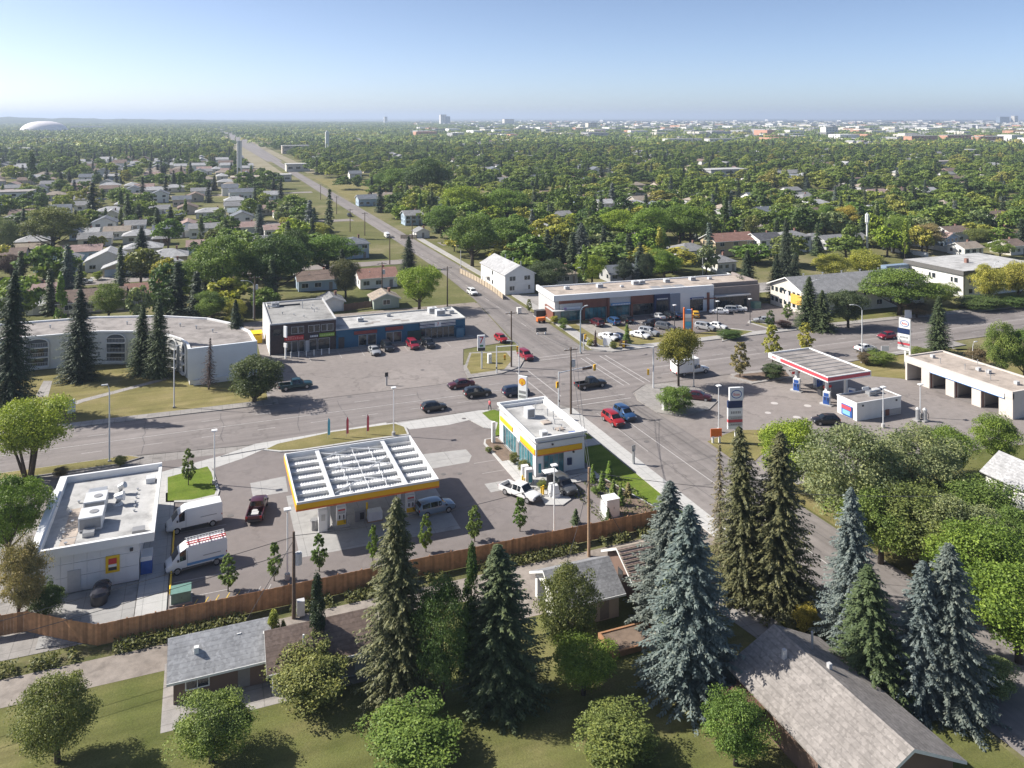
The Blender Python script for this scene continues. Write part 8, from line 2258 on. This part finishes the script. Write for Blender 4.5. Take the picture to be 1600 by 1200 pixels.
for e, c in zip([n for n in needle_far.node_tree.nodes if n.type == 'VALTORGB'][0].color_ramp.elements, ((.03, .045, .028), (.04, .055, .032), (.05, .068, .035), (.06, .08, .05), (.085, .11, .095), (.11, .14, .13))): e.color = (*c, 1)
rg = random.Random(77)
pts_far = []
for _ in range(11000):
    r = sqrt(rg.uniform(1180 ** 2, 6800 ** 2)); a = HEAD + rg.uniform(-.60, .60)
    x, y = r * sin(a), r * cos(a)
    if 30 < x < 101 and y < 3500: continue
    if near_any(x, y, [h_ for h_ in HOUSES[:140] if h_[1] > 1000], 22): continue
    east = (a - HEAD) > 0.02
    if east and r > 1500 and rg.random() < min(.85, .30 + (r - 1500) / 4200): continue
    pts_far.append((x, y, r))
def town_trees():
    """one object that carries every remaining tree as an instance of the crowns used above"""
    verts, kinds, scl, rot = [], [], [], []
    src = {}
    kmap = {'mid_elm': 0, 'mid_broad': 1, 'mid_spruce': 2, 'mid_column': 3}
    for (k, x, y, h, w) in stuffed:
        verts.append((x, y, -.02)); kinds.append(kmap[k]); scl.append((w, w, h)); rot.append(rg.uniform(0, 6.28))
    for (x, y, r) in pts_far:
        verts.append((x, y, -.2)); kinds.append(4 if x < 200 or rg.random() < .4 else 5); k = rg.uniform(.9, 1.35); scl.append((k, k, rg.uniform(.8, 1.15))); rot.append(rg.uniform(0, 6.28))
    me = bpy.data.meshes.new('town_trees'); me.from_pydata(verts, [], [])
    for nm, ty, data in (('kind', 'INT', kinds), ('turn', 'FLOAT', rot)):
        at = me.attributes.new(nm, ty, 'POINT'); at.data.foreach_set('value', data)
    at = me.attributes.new('size', 'FLOAT_VECTOR', 'POINT'); at.data.foreach_set('vector', [c for s in scl for c in s])
    o = link('town_trees', me)
    ng = bpy.data.node_groups.new('tree_cover', 'GeometryNodeTree')
    ng.interface.new_socket('Geometry', in_out='INPUT', socket_type='NodeSocketGeometry'); ng.interface.new_socket('Geometry', in_out='OUTPUT', socket_type='NodeSocketGeometry')
    gi, go = ng.nodes.new('NodeGroupInput'), ng.nodes.new('NodeGroupOutput')
    join = ng.nodes.new('GeometryNodeJoinGeometry')
    def attr(nm, ty):
        n = ng.nodes.new('GeometryNodeInputNamedAttribute'); n.data_type = ty; n.inputs['Name'].default_value = nm; return [s for s in n.outputs if s.enabled][0]
    k, sz, tn = attr('kind', 'INT'), attr('size', 'FLOAT_VECTOR'), attr('turn', 'FLOAT')
    comb = ng.nodes.new('ShaderNodeCombineXYZ'); ng.links.new(tn, comb.inputs[2])
    meshes = [PROTO['mid_elm'][0][0], PROTO['mid_broad'][0][1], PROTO['mid_spruce'][0][0], PROTO['mid_column'][0][0], GROVES[0].data, GROVES[1].data]
    for i in range(6):
        eq = ng.nodes.new('FunctionNodeCompare'); eq.data_type = 'INT'; eq.operation = 'EQUAL'
        ng.links.new(k, [s for s in eq.inputs if s.enabled][0]); [s for s in eq.inputs if s.enabled][1].default_value = i
        ob = ng.nodes.new('GeometryNodeObjectInfo'); ob.transform_space = 'ORIGINAL'
        ob.inputs['Object'].default_value = next(q for q in bpy.data.objects if q.data == meshes[i])
        sm = ng.nodes.new('GeometryNodeSetMaterial'); sm.inputs['Material'].default_value = needle_far if i == 2 else leaf_far
        ng.links.new(ob.outputs['Geometry'], sm.inputs['Geometry'])
        ip = ng.nodes.new('GeometryNodeInstanceOnPoints')
        ng.links.new(gi.outputs[0], ip.inputs['Points']); ng.links.new(eq.outputs[0], ip.inputs['Selection']); ng.links.new(sm.outputs[0], ip.inputs['Instance'])
        ng.links.new(comb.outputs[0], ip.inputs['Rotation']); ng.links.new(sz, ip.inputs['Scale'])
        ng.links.new(ip.outputs[0], join.inputs[0])
    ng.links.new(join.outputs[0], go.inputs[0])
    o.modifiers.new('cover', 'NODES').node_group = ng
    return tag(o, 'tree cover of the town stretching to the horizon', 'trees', kind='stuff')
GROVES = []
for i, (px, sp) in enumerate((((-150, 1330), .28), ((420, 1500), .08))):
    GROVES.append(tag(link('grove', grove(5 + i, sp), None, (px[0], px[1], -.2)), ('distant grove of mixed trees beyond the left roofs', 'distant grove of leafy trees right of the park')[i], 'trees', kind='stuff'))
town_trees()
# far roofs, too small to tell apart
rr_ = random.Random(8)
fm = MB()
def far_house(x, y, w, d, h, m, big):
    a = rr_.choice((0, pi / 2)); c, s = cos(a), sin(a)
    def T(px, py, pz): return (x + px * c - py * s, y + px * s + py * c, pz)
    if big:
        fm.add([T(*p) for p in ((-w, -d, 0), (w, -d, 0), (w, d, 0), (-w, d, 0), (-w, -d, h), (w, -d, h), (w, d, h), (-w, d, h))], [(4, 5, 6, 7), (0, 1, 5, 4), (1, 2, 6, 5), (2, 3, 7, 6), (3, 0, 4, 7)], m)
    else:
        fm.add([T(*p) for p in ((-w, -d, 0), (w, -d, 0), (w, d, 0), (-w, d, 0), (-w, -d, h), (w, -d, h), (w, d, h), (-w, d, h))], [(0, 1, 5, 4), (1, 2, 6, 5), (2, 3, 7, 6), (3, 0, 4, 7)], m % 2)
        fm.add([T(*p) for p in ((-w - .5, -d - .5, h - .1), (w + .5, -d - .5, h - .1), (w + .5, d + .5, h - .1), (-w - .5, d + .5, h - .1), (-w, 0, h + 2), (w, 0, h + 2))], [(0, 1, 5, 4), (2, 3, 4, 5), (1, 2, 5), (3, 0, 4)], 2 + m % 3)
for _ in range(8200):
    r = sqrt(rr_.uniform(1050 ** 2, 7600 ** 2)); a = HEAD + rr_.uniform(-.60, .60)
    x, y = r * sin(a), r * cos(a)
    if 30 < x < 102 and y < 3600: continue
    east = (a - HEAD) > -.12
    if not east and rr_.random() < .55: continue
    if r > 1600 and east and rr_.random() < .27: far_house(x, y, rr_.uniform(9, 30 if r < 3000 else 38), rr_.uniform(8, 18), rr_.uniform(7, 15), rr_.choice((0, 0, 2, 1, 2, 2, 3, 1, 3, 5)), True)
    else: far_house(x, y, rr_.uniform(5, 9), rr_.uniform(4, 6), rr_.uniform(4, 6.5), rr_.randrange(5), False)
for (x, y) in FAR_EXTRA: far_house(x, y, rr_.uniform(5, 7), rr_.uniform(4, 5), rr_.uniform(3, 4.6), rr_.randrange(5), False)
tag(part('distant_roofs', fm, [wallm('white'), wallm('cream'), roofm('light'), roofm('grey'), roofm('brown'), orange_b]), 'distant roofs of the town scattered among the far trees', 'roofs', kind='stuff')
# weeds along the fence foot, ground cover nobody could count
def weeds(seed, n, x0, x1, y0, y1, s):
    rs = np.random.RandomState(seed)
    P = np.stack([rs.uniform(x0, x1, n), rs.uniform(y0, y1, n), rs.uniform(.02, .45, n) * s], 1)
    cl = np.sin(P[:, 0] * .9) + np.sin(P[:, 0] * .37 + 2) + .6 * np.sin(P[:, 0] * 2.3)
    P = P[cl > -.5]; n = len(P)
    return leaf_mesh('weeds', P, rs.normal(size=(n, 3)) + np.array([0, 0, .8]), rs.normal(size=(n, 3)), np.full((n, 2), .13) * rs.uniform(.6, 1.4, (n, 1)), np.clip(rs.normal(.5, .3, n), 0, 1), leaf_mat, 1.0)
w_ = tag(link('weeds', weeds(3, 9000, -24, 50, 79.4, 81.0, 1.6)), 'weeds growing along the foot of the cedar fence', 'weeds', kind='stuff'); w_.color = (.16, .17, .07, 1)
w_ = tag(link('weeds', weeds(4, 1500, 44, 52, 82.6, 94, .7)), 'low planting in the store landscape bed', 'plants', kind='stuff'); w_.color = (.13, .15, .06, 1)

# ================================================================ AIR
hz = MB().box(-30000, 45000, -20000, 60000, -1.5, 135)
m = bpy.data.materials.new('haze'); m.use_nodes = True
nt = m.node_tree; nt.nodes.clear()
out = nt.nodes.new('ShaderNodeOutputMaterial'); pv = nt.nodes.new('ShaderNodeVolumePrincipled')
pv.inputs['Color'].default_value = (.66, .78, .96, 1)
pv.inputs['Density'].default_value = 0.00014
pv.inputs['Anisotropy'].default_value = 0.2
nt.links.new(pv.outputs[0], out.inputs['Volume'])
tag(part('haze', hz, m), 'thin bluish summer haze over the whole town', 'haze', kind='stuff')
